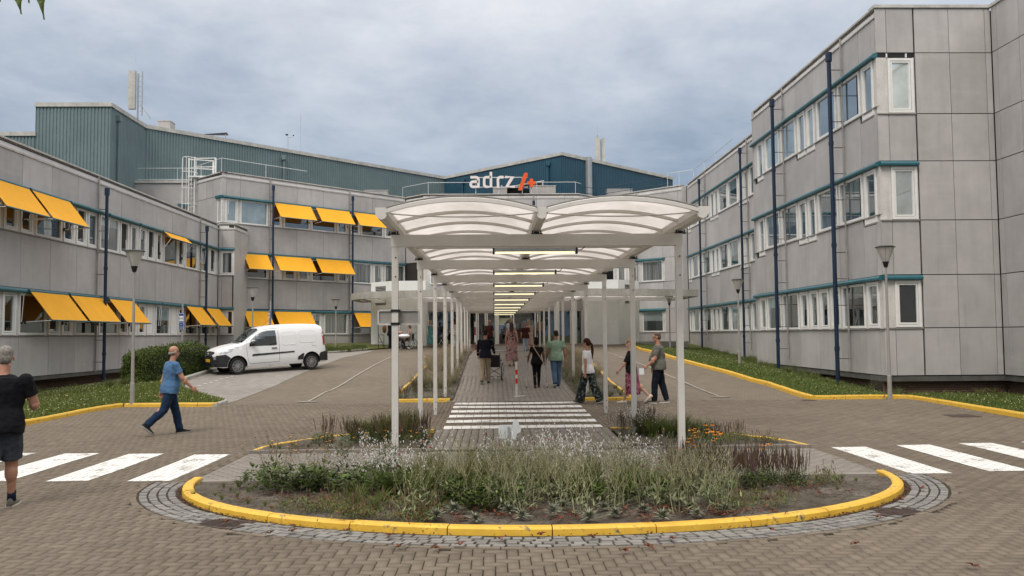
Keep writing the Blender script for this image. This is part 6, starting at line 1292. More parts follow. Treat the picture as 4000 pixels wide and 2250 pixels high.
person('man in a sage green t-shirt and blue jeans walking beside the woman on crutches', 2.03, 27.75, 4, 1.80, 1.20, ((-12, 16, 24), (8, 4, 0)), ((4, 12, 16), (-6, 12, 10)), 3, 25, 12, TAN, ('short', (.03, .022, .016)), cl('sage green cotton', (.235, .33, .245), amt=.1), .62, .02, cl('mid blue denim', (.075, .125, .20), amt=.35), 'trousers', (.03, .04, .07), (.5, .5, .5), belly=.03)
person('woman in a white t-shirt and wide leaf print trousers with a long brown ponytail', 2.55, 23.0, 55, 1.75, 1.04, ((18, 6, -12), (-16, 14, 16)), ((-14, 16, 14), (12, 14, 14)), 2, -6, 4, SKIN, ('pony', (.045, .018, .010)), cl('white cotton tee', (.72, .71, .72), amt=.05), .62, .0, pattern('leaf print', [((.11, .125, .115), .53), ((.28, .29, .27), .64)], 6, (.014, .020, .017)), 'wide', (.14, .13, .11), (.6, .58, .54), sex='f')
person('woman in a black top and pink patterned skirt stepping left behind a shelter post', 3.72, 22.95, 68, 1.72, 1.06, ((14, 2, 0), (-24, 20, 40)), ((20, 20, 18), (-6, 10, 20)), 2, -4, 4, PALE, ('bun', (.24, .14, .065)), cl('black jersey', (.012, .012, .013)), 1.0, .0, pattern('pink print', [((.42, .08, .16), .50), ((.60, .45, .46), .60)], 16, (.055, .015, .03)), 'skirt', (.60, .52, .45), (.28, .22, .13), sex='f', skirt_len=.24)
gy = person('heavy man in a grey t-shirt and dark jeans holding a sheet of paper', 4.46, 22.95, 76, 1.88, 1.22, ((12, 10, -2), (-10, 6, 4)), ((14, 10, 34), (2, 8, 24)), 1, 4, 12, SKIN, ('short', (.10, .075, .06)), cl('grey cotton tee', (.125, .125, .105), amt=.1), .72, .0, cl('black denim', (.010, .013, .020)), 'trousers', (.17, .15, .13), (.62, .60, .56), belly=.055, glasses=True)
mb = MB(); p = gy[1][0][2]+gy[1][0][3]*.15; mb.box((p.x-.004, p.y-.02, p.z-.14), (p.x+.004, p.y+.11, p.z+.03)); ob = mb.build('paper_sheet', MAT['signwhite']); ob.location = gy[0].location; ob.rotation_euler = gy[0].rotation_euler; tag(ob, 'white sheet of paper held by the man in the grey t-shirt', 'paper')
floral = pattern('floral print', [((.40, .25, .235), .46), ((.42, .12, .10), .60), ((.012, .012, .014), .575)], 7, (.26, .16, .15))
person('woman with long brown hair in a pink and black floral maxi dress', .72, 34.6, -4, 1.72, 1.08, ((-6, 6, 14), (6, 4, 0)), ((6, 12, 10), (10, 12, 12)), 1, 0, 2, PALE, ('long', (.075, .042, .030)), None, 0, 0, floral, 'dress', (.30, .19, .10), (.2, .13, .08), sex='f', skirt_len=.30)
person('man in a dark red shirt with white hair facing out by the glass doors', -.27, 48.4, 176, 1.66, 1.1, ((2, 2, 0), (-2, 2, 0)), ((4, 10, 10), (4, 10, 10)), 0, -12, 0, TAN, ('short', (.45, .43, .40)), cl('maroon shirt', (.065, .022, .017)), .9, .05, cl('dark trousers', (.02, .02, .02)), 'trousers', vox=.016, belly=.03)
person('man in a white t-shirt with a black bag walking into the entrance', .98, 48.0, 0, 1.80, 1.05, ((-8, 8, 8), (8, 4, 0)), ((4, 10, 10), (4, 10, 10)), 0, 0, 0, PALE, ('thin', (.40, .33, .24)), cl('white tee far', (.52, .58, .62)), .6, 0, cl('grey slacks', (.12, .12, .12)), 'trousers', vox=.016)
person('woman in a brown blouse and pale jeans walking into the entrance', 1.72, 46.2, 0, 1.56, 1.15, ((-8, 8, 8), (8, 4, 0)), ((4, 12, 10), (4, 12, 10)), 2, 0, 4, PALE, ('bob', (.28, .16, .10)), cl('dark brown blouse', (.050, .016, .013)), .8, .05, cl('pale denim', (.30, .36, .42)), 'slim', vox=.016, sex='f')
person('woman in a beige dress close beside the brown bloused woman', 2.0, 47.6, 0, 1.66, .95, ((-4, 4, 4), (4, 4, 0)), ((4, 8, 8), (4, 8, 8)), 0, 0, 0, PALE, ('bob', (.34, .24, .15)), None, 0, 0, cl('beige pink dress', (.36, .24, .20)), 'dress', vox=.016, sex='f', skirt_len=.2)
person('person in a tan t-shirt coming out of the dark doorway', 2.95, 54.6, 170, 1.74, .95, ((6, 4, 0), (-6, 6, 4)), ((4, 8, 8), (4, 8, 8)), 0, 0, 0, TAN, ('short', (.05, .03, .02)), cl('tan tee', (.20, .155, .115)), .6, 0, cl('dark print trousers', (.05, .045, .05)), 'trousers', vox=.018)
person('woman in a long teal dress carrying a small child', -3.86, 51.5, -20, 1.62, 1.0, ((0, 2, 0), (2, 2, 0)), ((30, 8, 85), (30, 8, 85)), 0, -20, 8, PALE, ('bob', (.30, .19, .11)), None, 0, 0, pattern('teal print', [((.20, .36, .34), .55)], 8, (.07, .21, .21)), 'dress', vox=.016, sex='f', skirt_len=.30)
person('small child with dark hair carried on the arm of the woman in teal', -3.62, 51.78, 60, .80, 1.25, ((40, 50, 0), (30, 50, 0)), ((50, 8, 40), (50, 8, 40)), 0, 0, 0, PALE, ('short', (.04, .025, .018)), cl('oatmeal romper', (.24, .20, .15)), .9, .04, cl('oatmeal romper', (.24, .20, .15)), 'trousers', vox=.014, z=2.05)
person('person in white patterned clothes standing behind a dark pushchair', -2.38, 50.6, 60, 1.68, .95, ((0, 2, 0), (2, 2, 0)), ((30, 8, 50), (30, 8, 50)), 2, 0, 5, DARK, ('short', (.012, .010, .010)), cl('white print blouse', (.58, .57, .56)), .6, .05, cl('white trousers', (.55, .56, .60)), 'wide', (.15, .03, .02), vox=.016)
person('person in black with a brown backpack standing by the white wall', -6.1, 49.8, -80, 1.72, 1.1, ((0, 2, 0), (4, 2, 0)), ((20, 8, 40), (20, 8, 40)), 2, 0, 5, TAN, ('short', (.02, .015, .012)), black, 1.9, .05, black, 'trousers', vox=.016)
mb = MB(); mb.ell((-6.42, 49.75, 2.40), (.12, .17, .25)); tag(mb.build('backpack', cl('brown leather', (.11, .05, .025)), None, True), 'brown backpack worn by the person in black at the white wall', 'backpack')
sz = zgf(-5, 49.7)
person('woman with tied hair in a beige top sitting and looking left near the white wall', -4.92, 49.9, 78, 1.66, 1.1, ((78, 80, 0), (84, 76, 0)), ((10, 20, 30), (28, 8, 40)), 4, -15, 0, PALE, ('bun', (.08, .045, .03)), cl('beige top', (.30, .22, .18)), .9, 0, cl('black slacks', (.012, .012, .014)), 'trousers', (.35, .24, .18), vox=.016, z=sz, seat=.58, glasses=True)
person('person in pale pink sitting behind the first left post', -5.6, 49.95, -30, 1.62, 1.05, ((78, 80, 0), (84, 76, 0)), ((20, 10, 50), (28, 8, 60)), 4, 0, 0, PALE, ('bob', (.45, .42, .40)), cl('pale pink top', (.48, .27, .24)), .9, 0, cl('grey slacks', (.12, .12, .12)), 'trousers', (.35, .28, .25), vox=.016, z=sz, seat=.58)
mb = MB(); mb.ell((-5.25, 49.5, sz+.78), (.36, .22, .12)); tag(mb.build('pillow', MAT['signwhite'], None, True), 'white pillow on the lap of the seated group by the wall', 'pillow')
# wheelchairs and walking aids
def wheelchair(label, x, y, rz, s=1.0, z=None, group=None):
    t = thing('wheelchair', label, 'wheelchair', (x, y, zgf(x, y)+.02 if z is None else z), rz, group)
    for sx in (-1, 1):
        w_ = thing('wheel', None, None, (sx*.29, -.05, .30)); w_.parent = t; w_.rotation_euler = (0, sx*.05, 0)
        for r, tr_, m, nm in ((.295, .013, 'rubber', 'tyre'), (.255, .008, 'galv', 'push_rim')): mb = MB(); mb.tube([(sx*(.0 if nm == 'tyre' else .035), r*math.cos(a), r*math.sin(a)) for a in np.linspace(0, 2*math.pi, 31)], tr_, 6); mb.build(nm, MAT[m], w_)
        mb = MB(); mb.tube([(-.03, 0, 0), (.03, 0, 0)], .035, 8)
        for k in range(10): a = k*math.pi/5; mb.tube([(0, 0, 0), (0, .29*math.cos(a), .29*math.sin(a))], .0025, 3)
        mb.build('spokes', MAT['galv'], w_)
        mb = MB(); mb.tube([(sx*.23, -.12, .30), (sx*.23, -.15, .62), (sx*.23, -.17, .90), (sx*.23, -.27, .92)], .012, 6); mb.tube([(sx*.23, -.12, .46), (sx*.23, .28, .46), (sx*.22, .36, .15)], .012, 6); mb.tube([(sx*.23, -.14, .68), (sx*.23, .18, .68), (sx*.23, .2, .46)], .012, 6); mb.build('frame', MAT['galv'], t)
        mb = MB(); mb.box((sx*.25-.025, -.12, .68), (sx*.25+.025, .16, .71)); mb.build('armrest', MAT['black'], t); mb = MB(); mb.tube([(sx*.23, -.22, .92), (sx*.23, -.31, .92)], .02, 8); mb.build('push_handle', MAT['black'], t)
        mb = MB(); mb.tube([(sx*.22-.015, .30, .09), (sx*.22+.015, .30, .09)], .085, 14); mb.build('castor', MAT['rubber'], t); mb = MB(); mb.box((sx*.12-.06, .34, .10), (sx*.12+.06, .48, .12)); mb.build('footrest', MAT['black'], t)
    mb = MB(); mb.box((-.22, -.14, .455), (.22, .28, .49)); mb.build('seat', MAT['black'], t); mb = MB(); mb.hexa([(-.22, -.145, .48), (.22, -.145, .48), (.22, -.12, .48), (-.22, -.12, .48), (-.22, -.18, .88), (.22, -.18, .88), (.22, -.155, .88), (-.22, -.155, .88)]); mb.build('backrest', MAT['black'], t)
    mb = MB(); mb.tube([(-.23, 0, .45), (.23, 0, .18)], .011, 6); mb.tube([(.23, 0.02, .45), (-.23, 0.02, .18)], .011, 6); mb.build('cross_brace', MAT['black'], t); return t
wheelchair('empty black wheelchair pushed along the brick walkway', -.0, 29.75, -.10)
wheelchair('dark wheelchair under the seated woman near the white wall', -4.92, 49.9, 1.35, z=sz+.02)
wheelchair('dark wheelchair under the seated person in pale pink', -5.6, 49.95, -.5, z=sz+.02)
for sx, lab in ((-1, 'left grey crutch of the woman in black'), (1, 'right grey crutch of the woman in black')):
    t = thing('crutch', lab, 'crutch', (1.38+sx*.30, 27.55, zgf(1, 27.5)), 0, None); mb = MB(); mb.tube([(sx*.04, -.12, 0), (0, 0, .62), (0, 0, .82)], .015, 6); mb.tube([(0, 0, .80), (0, -.07, 1.02)], .013, 6); mb.build('tube', MAT['galv'], t); mb = MB(); mb.tube([(0, -.01, .76), (0, .10, .76)], .015, 6); mb.build('grip', MAT['black'], t); mb = MB(); mb.tube([(sx*.04, -.12, 0), (sx*.037, -.11, .05)], .018, 6); mb.build('ferrule', MAT['rubber'], t)
    mb = MB(); mb.tube([(.045*math.cos(a), -.06+.045*math.sin(a), 1.02) for a in np.linspace(-.6, math.pi+.6, 9)], .012, 5); mb.build('cuff', MAT['black'], t)
mb = MB(); c0 = Vector((1.38, 27.5, zgf(1, 27.5))); A_ = c0+Vector((-.10, -.165, 1.32)); B_ = c0+Vector((.21, -.145, .84)); mb.tube([A_+Vector((0, .08, .03)), A_, A_.lerp(B_, .5)+Vector((0, -.012, 0)), B_], .017, 6); tag(mb.build('shoulder_strap', cl('tan strap', (.42, .27, .18))), 'tan strap across the back of the woman on crutches', 'strap')
t = thing('bag', 'small black bag in the hand of the man in white', 'bag', (.72, 47.9, 1.1)); mb = MB(); mb.ell((0, 0, .72), (.10, .08, .16)); mb.build('pouch', MAT['black'], t, True); mb = MB(); mb.tube([(-.06, 0, .82), (0, 0, .95), (.06, 0, .82)], .01, 5); mb.build('handle', MAT['black'], t)
for x, y, lab in ((-4.62, 50.4, 'drip stand behind the seated woman'), ):
    t = thing('drip_stand', lab, 'drip stand', (x, y, zgf(x, y)+.02)); mb = MB(); mb.tube([(0, 0, 0), (0, 0, 1.95)], .014, 6); mb.build('pole', MAT['galv'], t); mb = MB(); mb.tube([(-.15, 0, 1.25), (.15, 0, 1.25)], .012, 5); mb.tube([(-.1, 0, 1.93), (.1, 0, 1.93)], .01, 5); mb.build('hooks', MAT['galv'], t)
    mb = MB(); [mb.tube([(0, 0, .06), (.26*math.cos(a), .26*math.sin(a), .04)], .014, 5) for a in np.linspace(0, 2*math.pi, 6)[:-1]]; mb.build('foot', MAT['black'], t)
t = thing('barrier_stand', 'thin black metal stand by the white wall left of the first post', 'stand', (-6.75, 49.6, zgf(-6, 49.6)+.02)); mb = MB(); mb.tube([(0, 0, 0), (-.02, 0, 1.75)], .018, 6); mb.tube([(0, 0, .85), (.32, 0, .83)], .016, 5); mb.tube([(0, 0, .42), (.32, 0, .42)], .016, 5); mb.tube([(.02, 0, .83), (.34, 0, .1)], .016, 5); mb.tube([(.32, 0, 0), (.32, 0, .85)], .016, 5); mb.build('frame', MAT['black'], t)
t = thing('pushchair', 'dark pushchair parked before the dark entrance glass', 'pushchair', (-3.0, 50.4, zgf(-3, 50.4)+.02), 1.2)
mb = MB(); mb.ell((0, .1, .62), (.24, .36, .25)); mb.build('seat', MAT['black'], t, True); mb = MB(); mb.ell((0, .28, .80), (.25, .22, .20)); mb.build('hood', cl('navy hood', (.012, .016, .03)), t, True); mb = MB(); mb.tube([(-.2, -.35, .98), (.2, -.35, .98)], .016, 6); mb.tube([(-.2, -.35, .98), (-.2, .3, .12)], .013, 5); mb.tube([(.2, -.35, .98), (.2, .3, .12)], .013, 5); mb.tube([(-.2, .1, .5), (-.2, -.25, .12)], .013, 5); mb.tube([(.2, .1, .5), (.2, -.25, .12)], .013, 5); mb.build('frame', MAT['galv'], t)
for sx in (-1, 1):
    for y_ in (.3, -.25): mb = MB(); mb.tube([(sx*.2-.02, y_, .12), (sx*.2+.02, y_, .12)], .12, 14); mb.build('wheel', MAT['rubber'], t)
# ------------------------------------------------------------------ planting
class PB:
    """plant mesh: strips of quads with one colour per face"""
    def __init__(s): s.V = []; s.F = []; s.C = []; s.n = 0
    def quads(s, V, C):   # V (k,4,3)
        V = np.asarray(V, float); k = len(V); s.V.append(V.reshape(-1, 3)); s.F.append(np.arange(4*k).reshape(-1, 4)+s.n); s.C.append(np.broadcast_to(np.asarray(C, float), (k, 3)).copy()); s.n += 4*k
    def strip(s, pts, w_, c, side=None):
        pts = np.asarray(pts, float); w_ = np.broadcast_to(w_, (len(pts),)); d = np.gradient(pts, axis=0); sd = side if side is not None else np.cross(d[len(d)//2], RNG.normal(size=3)); sd = sd/(np.linalg.norm(sd)+1e-9); A = pts-sd*w_[:, None]/2; B = pts+sd*w_[:, None]/2
        s.quads(np.stack([A[:-1], B[:-1], B[1:], A[1:]], 1), c)
    def stem(s, pts, w_, c): s.strip(pts, w_, c, np.array([1., 0, 0])); s.strip(pts, w_, c, np.array([0, 1., 0]))
    def blob(s, c0, r, col_, n=6):
        P = RNG.normal(size=(n, 3)); P /= np.linalg.norm(P, axis=1, keepdims=True); V, F, _ = leaf_quads(np.asarray(c0)+P*r*.5, P, r*1.3, r*1.1, None); s.quads(V.reshape(-1, 4, 3), col_)
    def leaf(s, p, d, L, W, c, fold=.2):
        d = np.asarray(d, float); d /= np.linalg.norm(d); e = np.cross(d, [0, 0, 1.])+RNG.normal(0, .12, 3); e /= np.linalg.norm(e); p = np.asarray(p); u = np.cross(e, d); u = u if u[2] > 0 else -u
        m1 = p+d*L*.45+u*L*.06; t = p+d*L-u*L*.12*RNG.uniform(0, 1.5); c = np.asarray(c)*RNG.uniform(.8, 1.2); s.quads([[p, p+d*L*.35-e*W*.5+u*W*fold, t, m1]], c); s.quads([[p, m1, t, p+d*L*.35+e*W*.5+u*W*fold]], c*.9)
    def mesh(s, name, m='plant'): return np_mesh(name, np.concatenate(s.V), np.concatenate(s.F), MAT[m], colr=np.clip(np.concatenate(s.C), 0, 1))
def up_(sp=.3): d = RNG.normal(0, sp, 3); d[2] = 1; return d/np.linalg.norm(d)
def grass_clump(n, h, r, c, c2, bend=.35, w_=.006):
    p = PB()
    for i in range(n):
        a = RNG.uniform(0, 6.28); q = r*.35*RNG.uniform(0, 1); b = np.array([q*math.cos(a), q*math.sin(a), 0]); hh = h*RNG.uniform(.6, 1.05); out = np.array([math.cos(a+RNG.normal(0, .6)), math.sin(a+RNG.normal(0, .6)), 0]); k = bend*RNG.uniform(.3, 1.5)
        t = np.linspace(0, 1, 5)[:, None]; pts = b+np.array([0, 0, 1.])*hh*(t-.25*k*t**2)+out*hh*k*t**2; f = RNG.uniform(0, 1); p.strip(pts, w_*np.array([1, 1, .8, .5, .1]), np.asarray(c)*(1-f)+np.asarray(c2)*f)
    return p
def v_lychnis():
    p, fl = PB(), PB(); g = (.31, .30, .175)
    for i in range(26): a = RNG.uniform(0, 6.28); b = np.array([RNG.normal(0, .07), RNG.normal(0, .07), RNG.uniform(.0, .22)]); p.leaf(b, (math.cos(a), math.sin(a), RNG.uniform(.2, 1.1)), RNG.uniform(.07, .14), RNG.uniform(.022, .036), np.array((.20, .22, .115))*RNG.uniform(.8, 1.25))
    def br(b, d, L, lev):
        e = b+d*L; p.stem(np.array([b, (b+e)/2+RNG.normal(0, .006, 3), e]), .0066-.0010*lev, np.array(g)*RNG.uniform(.75, 1.25))
        if lev < 3 and RNG.uniform() < .95:
            for s in (-1, 1):
                nd = d+np.array([RNG.normal(0, .3), RNG.normal(0, .3), .25])+s*.42*np.cross(d, RNG.normal(size=3)); nd /= np.linalg.norm(nd); nd[2] = abs(nd[2]); br(e, nd, L*RNG.uniform(.55, .85), lev+1)
            if lev < 2: p.leaf(e, (RNG.normal(), RNG.normal(), .3), .05, .014, g)
        else:
            p.blob(e, .009, np.array((.30, .30, .24))*RNG.uniform(.7, 1.1), 4)
            if RNG.uniform() < .022: fl.blob(e+np.array([0, 0, .008]), .017, np.array((.40, .015, .10))*RNG.uniform(.8, 1.3), 8)
    for i in range(6): br(np.array([RNG.normal(0, .06), RNG.normal(0, .06), .02]), up_(.22), RNG.uniform(.20, .30), 0)
    return p, fl
def v_gaura():
    p, fl = PB(), PB()
    for i in range(15):
        b = np.array([RNG.normal(0, .05), RNG.normal(0, .05), 0]); d = up_(.28); h = RNG.uniform(.5, .85); t = np.linspace(0, 1, 6)[:, None]; dr = RNG.normal(0, .1, 3)*[1, 1, 0]; pts = b+d*h*t+dr*t**2; p.strip(pts, .004, np.array((.15, .15, .085))*RNG.uniform(.8, 1.3))
        for k in range(5): q = pts[RNG.integers(1, 4)]; p.leaf(q, (RNG.normal(), RNG.normal(), .5), .045, .008, (.10, .13, .06))
        for k in range(RNG.integers(3, 9)):
            q = pts[-1]-d*h*RNG.uniform(0, .38)+RNG.normal(0, .022, 3); 
            for j in range(4): a = j*1.57+RNG.uniform(0, 1); v = np.array([math.cos(a), RNG.normal(0, .5), math.sin(a)]); fl.leaf(q, v, .019, .013, np.array((.80, .79, .77)) if RNG.uniform() < .95 else np.array((.62, .40, .46)))
    return p, fl
def v_spike(c=(.120, .085, .052), n=26, h=.52, hw_=.011, base=True):
    p = PB()
    for i in range(n):
        b = np.array([RNG.normal(0, .085), RNG.normal(0, .085), 0]); d = up_(.13); hh = h*RNG.uniform(.65, 1.08); e = b+d*hh; m = b+d*hh*.42; p.strip([b, m], .004, (.10, .11, .05)); f = RNG.uniform(0, 1); cc = np.asarray(c)*RNG.uniform(.7, 1.35)+(np.array([.01, -.01, .03]) if f < .15 else 0)
        p.stem([m, m*.6+e*.4, m*.2+e*.8, e], np.array([.006, hw_, hw_*.85, .002]), cc)
        for k in range(4): p.blob(m+(e-m)*RNG.uniform(0, .9), hw_*.9, cc*RNG.uniform(.6, 1.5), 2)
    if base:
        for i in range(40): a = RNG.uniform(0, 6.28); p.leaf((RNG.normal(0, .08), RNG.normal(0, .08), RNG.uniform(0, .16)), (math.cos(a), math.sin(a), .5), .07, .026, np.array((.055, .085, .03))*RNG.uniform(.7, 1.4))
    return p, None
def v_leafy(c=(.062, .092, .018), n=110, h=.28, L=.085, W=.045, r=.17):
    p = PB()
    for i in range(n): a = RNG.uniform(0, 6.28); q = r*math.sqrt(RNG.uniform()); z = h*RNG.uniform(.05, 1)*(1-.5*(q/r)**2); p.leaf((q*math.cos(a), q*math.sin(a), z), (math.cos(a+RNG.normal(0, .6)), math.sin(a+RNG.normal(0, .6)), RNG.uniform(-.1, .8)), L*RNG.uniform(.6, 1.3), W*RNG.uniform(.6, 1.3), np.asarray(c)*RNG.uniform(.55, 1.6))
    return p, None
def v_rosette():
    p = PB()
    for i in range(46): a = i*2.4; k = i/46; p.leaf((0, 0, .01+.03*k), (math.cos(a), math.sin(a), .15+1.3*k), RNG.uniform(.07, .12)*(1.1-.4*k), .020, np.array((.23, .245, .175))*RNG.uniform(.6, 1.35))
    return p, None
def v_dead():
    p = PB()
    for i in range(26): a = RNG.uniform(0, 6.28); p.leaf((RNG.normal(0, .10), RNG.normal(0, .10), RNG.uniform(0, .025)), (math.cos(a), math.sin(a), RNG.uniform(-.1, .5)), RNG.uniform(.04, .09), RNG.uniform(.015, .03), np.array((.15, .048, .022))*RNG.uniform(.4, 1.5), .5)
    return p, None
def v_mat():
    p = PB()
    for i in range(120):
        a = RNG.uniform(0, 6.28); f = RNG.uniform(); c = np.array((.085, .115, .030)) if f < .65 else (np.array((.16, .13, .035)) if f < .82 else np.array((.15, .05, .025)))
        p.leaf((RNG.normal(0, .10), RNG.normal(0, .10), RNG.uniform(0, .07)), (math.cos(a), math.sin(a), RNG.uniform(.1, 1.4)), RNG.uniform(.035, .07), .013, c*RNG.uniform(.7, 1.4))
    for i in range(5): b = np.array([RNG.normal(0, .1), RNG.normal(0, .1), .03]); e = b+up_(.1)*RNG.uniform(.10, .2); p.strip([b, e], .003, (.12, .10, .05)); p.stem([e-[0, 0, .05], e-[0, 0, .02], e], np.array([.004, .012, .003]), np.array((.22, .13, .10))*RNG.uniform(.6, 1.3))
    return p, None
def v_rudbeckia():
    p, fl = v_leafy((.045, .080, .03), 40, .34, .09, .03, .10)[0], PB()
    for i in range(9):
        b = np.array([RNG.normal(0, .04), RNG.normal(0, .04), 0]); e = b+up_(.20)*RNG.uniform(.5, .68); p.stem([b, (b+e)/2, e], .005, (.07, .10, .04)); ph = RNG.uniform(0, 1)
        for j in range(11): a = j*.571+ph; fl.leaf(e, (math.cos(a), math.sin(a), -.25+RNG.normal(0, .1)), .040, .015, np.array((.80, .27, .01))*RNG.uniform(.8, 1.1))
        fl.blob(e+[0, 0, .010], .016, (.015, .008, .006), 8)
        for k in range(4): p.leaf(b+(e-b)*RNG.uniform(.3, .9), (RNG.normal(), RNG.normal(), .4), .07, .022, (.045, .08, .03))
    return p, fl
def v_coreopsis():
    p, fl = PB(), PB()
    for i in range(11):
        b = np.array([RNG.normal(0, .08), RNG.normal(0, .08), .05]); e = b+up_(.35)*RNG.uniform(.35, .62); m = (b+e)/2+RNG.normal(0, .03, 3); p.strip([b, m, e], .003, np.array((.17, .15, .08))*RNG.uniform(.7, 1.2))
        for k in range(3): q = m+(e-m)*RNG.uniform(0, 1); e2 = q+up_(.6)*.09; p.strip([q, e2], .002, (.15, .13, .07)); p.blob(e2, .009, (.09, .065, .03), 3)
        if RNG.uniform() < .42:
            for j in range(8): a = j*.785; fl.leaf(e, (math.cos(a), math.sin(a), .15), .020, .012, np.array((.78, .33, .04))*RNG.uniform(.8, 1.2))
        else: p.blob(e, .010, (.10, .07, .03), 3)
    return p, fl
def v_grassdark(): return grass_clump(150, .46, .20, (.060, .095, .016), (.115, .140, .030), .45, .0065), None
def v_grassgrey(): return grass_clump(150, .52, .22, (.105, .125, .038), (.20, .185, .075), .4, .006), None
def v_straw():
    p = grass_clump(120, .50, .22, (.20, .185, .10), (.32, .275, .185), .5, .0055)
    for i in range(26): e = np.array([RNG.normal(0, .14), RNG.normal(0, .14), RNG.uniform(.32, .56)]); p.stem([e-[0, 0, .09], e-[0, 0, .04], e], np.array([.003, .011, .003]), np.array((.36, .29, .20))*RNG.uniform(.7, 1.2))
    return p, None
def v_lowgreen():
    p = v_leafy((.060, .095, .022), 80, .14, .05, .02, .17)[0]
    for i in range(4): p.blob((RNG.normal(0, .1), RNG.normal(0, .1), .13), .010, (.6, .5, .06), 3)
    return p, None
def v_weed(): return grass_clump(60, .22, .12, (.09, .13, .03), (.17, .17, .06), .6, .006), None
KINDS = dict(lychnis=(v_lychnis, 5), gaura=(v_gaura, 5), spike=(v_spike, 4), leafy=(v_leafy, 4), rosette=(v_rosette, 3), dead=(v_dead, 3), mat=(v_mat, 3), rudbeckia=(v_rudbeckia, 3), coreopsis=(v_coreopsis, 4), grassdark=(v_grassdark, 3), grassgrey=(v_grassgrey, 3), straw=(v_straw, 4), lowgreen=(v_lowgreen, 3), weed=(v_weed, 3),
  tall=(lambda: v_leafy((.040, .085, .030), 150, .58, .08, .03, .12), 2), bright=(lambda: v_leafy((.075, .13, .035), 160, .24, .05, .018, .16), 2))
VAR = {}
for k, (fn, n) in KINDS.items():
    VAR[k] = []
    for i in range(n): p, f = fn(); VAR[k].append((p.mesh('foliage'), f.mesh('flower_heads', 'flower') if f is not None and f.n else None))
NM = dict(lychnis='branching_plant', gaura='white_flowering_plant', spike='spiky_plant', leafy='leafy_plant', rosette='grey_rosette', dead='dead_leaf_heap', mat='low_mat_plant', rudbeckia='orange_coneflower', coreopsis='thin_stemmed_flower', grassdark='grass_tuft', grassgrey='grass_tuft', straw='straw_grass', lowgreen='low_green_plant', weed='weed_tuft', tall='tall_leafy_plant', bright='bushy_plant')
def plant(kind, x, y, s, label, group, cat='plant', z=None, sz=1.0):
    me, fm = VAR[kind][RNG.integers(0, len(VAR[kind]))]; zz = (zgf(x, y)+.05 if z is None else z)
    if fm is None: o = link(NM[kind], me)
    else:
        o = thing(NM[kind], None, None); a = bpy.data.objects.new('foliage', me); b = bpy.data.objects.new('flower_heads', fm)
        for q in (a, b): col.objects.link(q); q.parent = o
        tag(b, kind='stuff')
    o.location = (x, y, zz); o.rotation_euler = (0, 0, RNG.uniform(0, 6.28)); o.scale = (s, s, s*sz*RNG.uniform(.92, 1.08)); tag(o, label, cat, group); return o
def scatter(kind, n, P, s, label, group, cat='plant', z=None, sz=1., md=0.0, iz=None):
    xs = [p[0] for p in P]; ys = [p[1] for p in P]; k = 0; tries = 0; pts_ = []
    while k < n and tries < n*60:
        tries += 1; x, y = RNG.uniform(min(xs), max(xs)), RNG.uniform(min(ys), max(ys))
        if not inpoly(P, x, y) or any((x-a)**2+(y-b)**2 < md*md for a, b in pts_): continue
        if iz and not in_isl(x, y, -.32): continue
        pts_.append((x, y)); u_ = (x-min(xs))/(max(xs)-min(xs)); v_ = (y-min(ys))/(max(ys)-min(ys)); plant(kind, x, y, s*RNG.uniform(.85, 1.15), label+', '+('front', 'mid', 'rear')[min(2, int(v_*3))]+' '+('left', 'centre', 'right')[min(2, int(u_*3))], group, cat, z, sz); k += 1
Z0 = .06
isl_i = [(-3.9, 11.7), (-3, 9.6), (-1, 8.85), (2, 8.85), (4.4, 9.8), (5.2, 11.7)]
scatter('grassgrey', 20, [(-.9, 10.5), (1.7, 10.5), (1.7, 11.55), (-.9, 11.55)], 1.0, 'grey green grass tuft among the branching stems in mid bed', 'grass tufts in the flower island', z=Z0, md=.2)
scatter('grassdark', 30, [(-1.5, 9.9), (.4, 9.8), (2.2, 10.2), (2.2, 11.2), (-1.2, 11.2)], .85, 'dark green grass tuft among the branching stems in mid bed', 'grass tufts in the flower island', z=Z0, md=.2)
scatter('leafy', 24, [(-.6, 9.4), (2.2, 9.6), (2.4, 10.8), (-.6, 10.8)], .95, 'dark leafy clump under the branching stems in mid bed', 'leafy clumps in the flower island', z=Z0, md=.15)
scatter('lychnis', 64, [(-.95, 9.15), (2.6, 9.15), (2.85, 10.4), (2.2, 11.2), (-.8, 11.1)], .88, 'grey branching plant with magenta dots in the middle of the island bed', 'grey branching plants in the flower island', z=Z0, md=.14)
scatter('gaura', 15, [(.7, 10.5), (2.0, 10.5), (2.0, 11.5), (.6, 11.5)], .88, 'plant with many small white flowers at the back middle of the bed', 'white flowering plants in the middle of the island', z=Z0, md=.12)
scatter('gaura', 7, [(-1.75, 10.2), (-.75, 10.2), (-.7, 11.3), (-1.7, 11.3)], .85, 'plant with small white flowers left of the middle of the bed', 'white flowering plants left in the island', z=Z0, md=.2)
scatter('gaura', 5, [(-.5, 10.6), (.6, 10.6), (.6, 11.4), (-.5, 11.4)], .8, 'plant with small white flowers behind the grass tufts', 'white flowering plants in the middle of the island', z=Z0, md=.2)
scatter('leafy', 34, [(-3.2, 10.9), (-1.0, 10.3), (-.8, 11.4), (-3.0, 11.65)], .95, 'dark green leafy clump at the back left of the island bed', 'leafy clumps at the left of the island', z=Z0, md=.14)
scatter('tall', 3, [(-2.35, 11.1), (-1.2, 11.1), (-1.2, 11.5), (-2.35, 11.5)], .95, 'taller dark leafy plant rising at the back left of the bed', 'tall leafy plants in the island', z=Z0, md=.5)
scatter('coreopsis', 13, [(-2.9, 10.7), (-.9, 10.6), (-.9, 11.5), (-2.9, 11.5)], 1.0, 'thin stemmed plant with a few orange yellow flowers left in the bed', 'thin stemmed flowers in the island', z=Z0, md=.2)
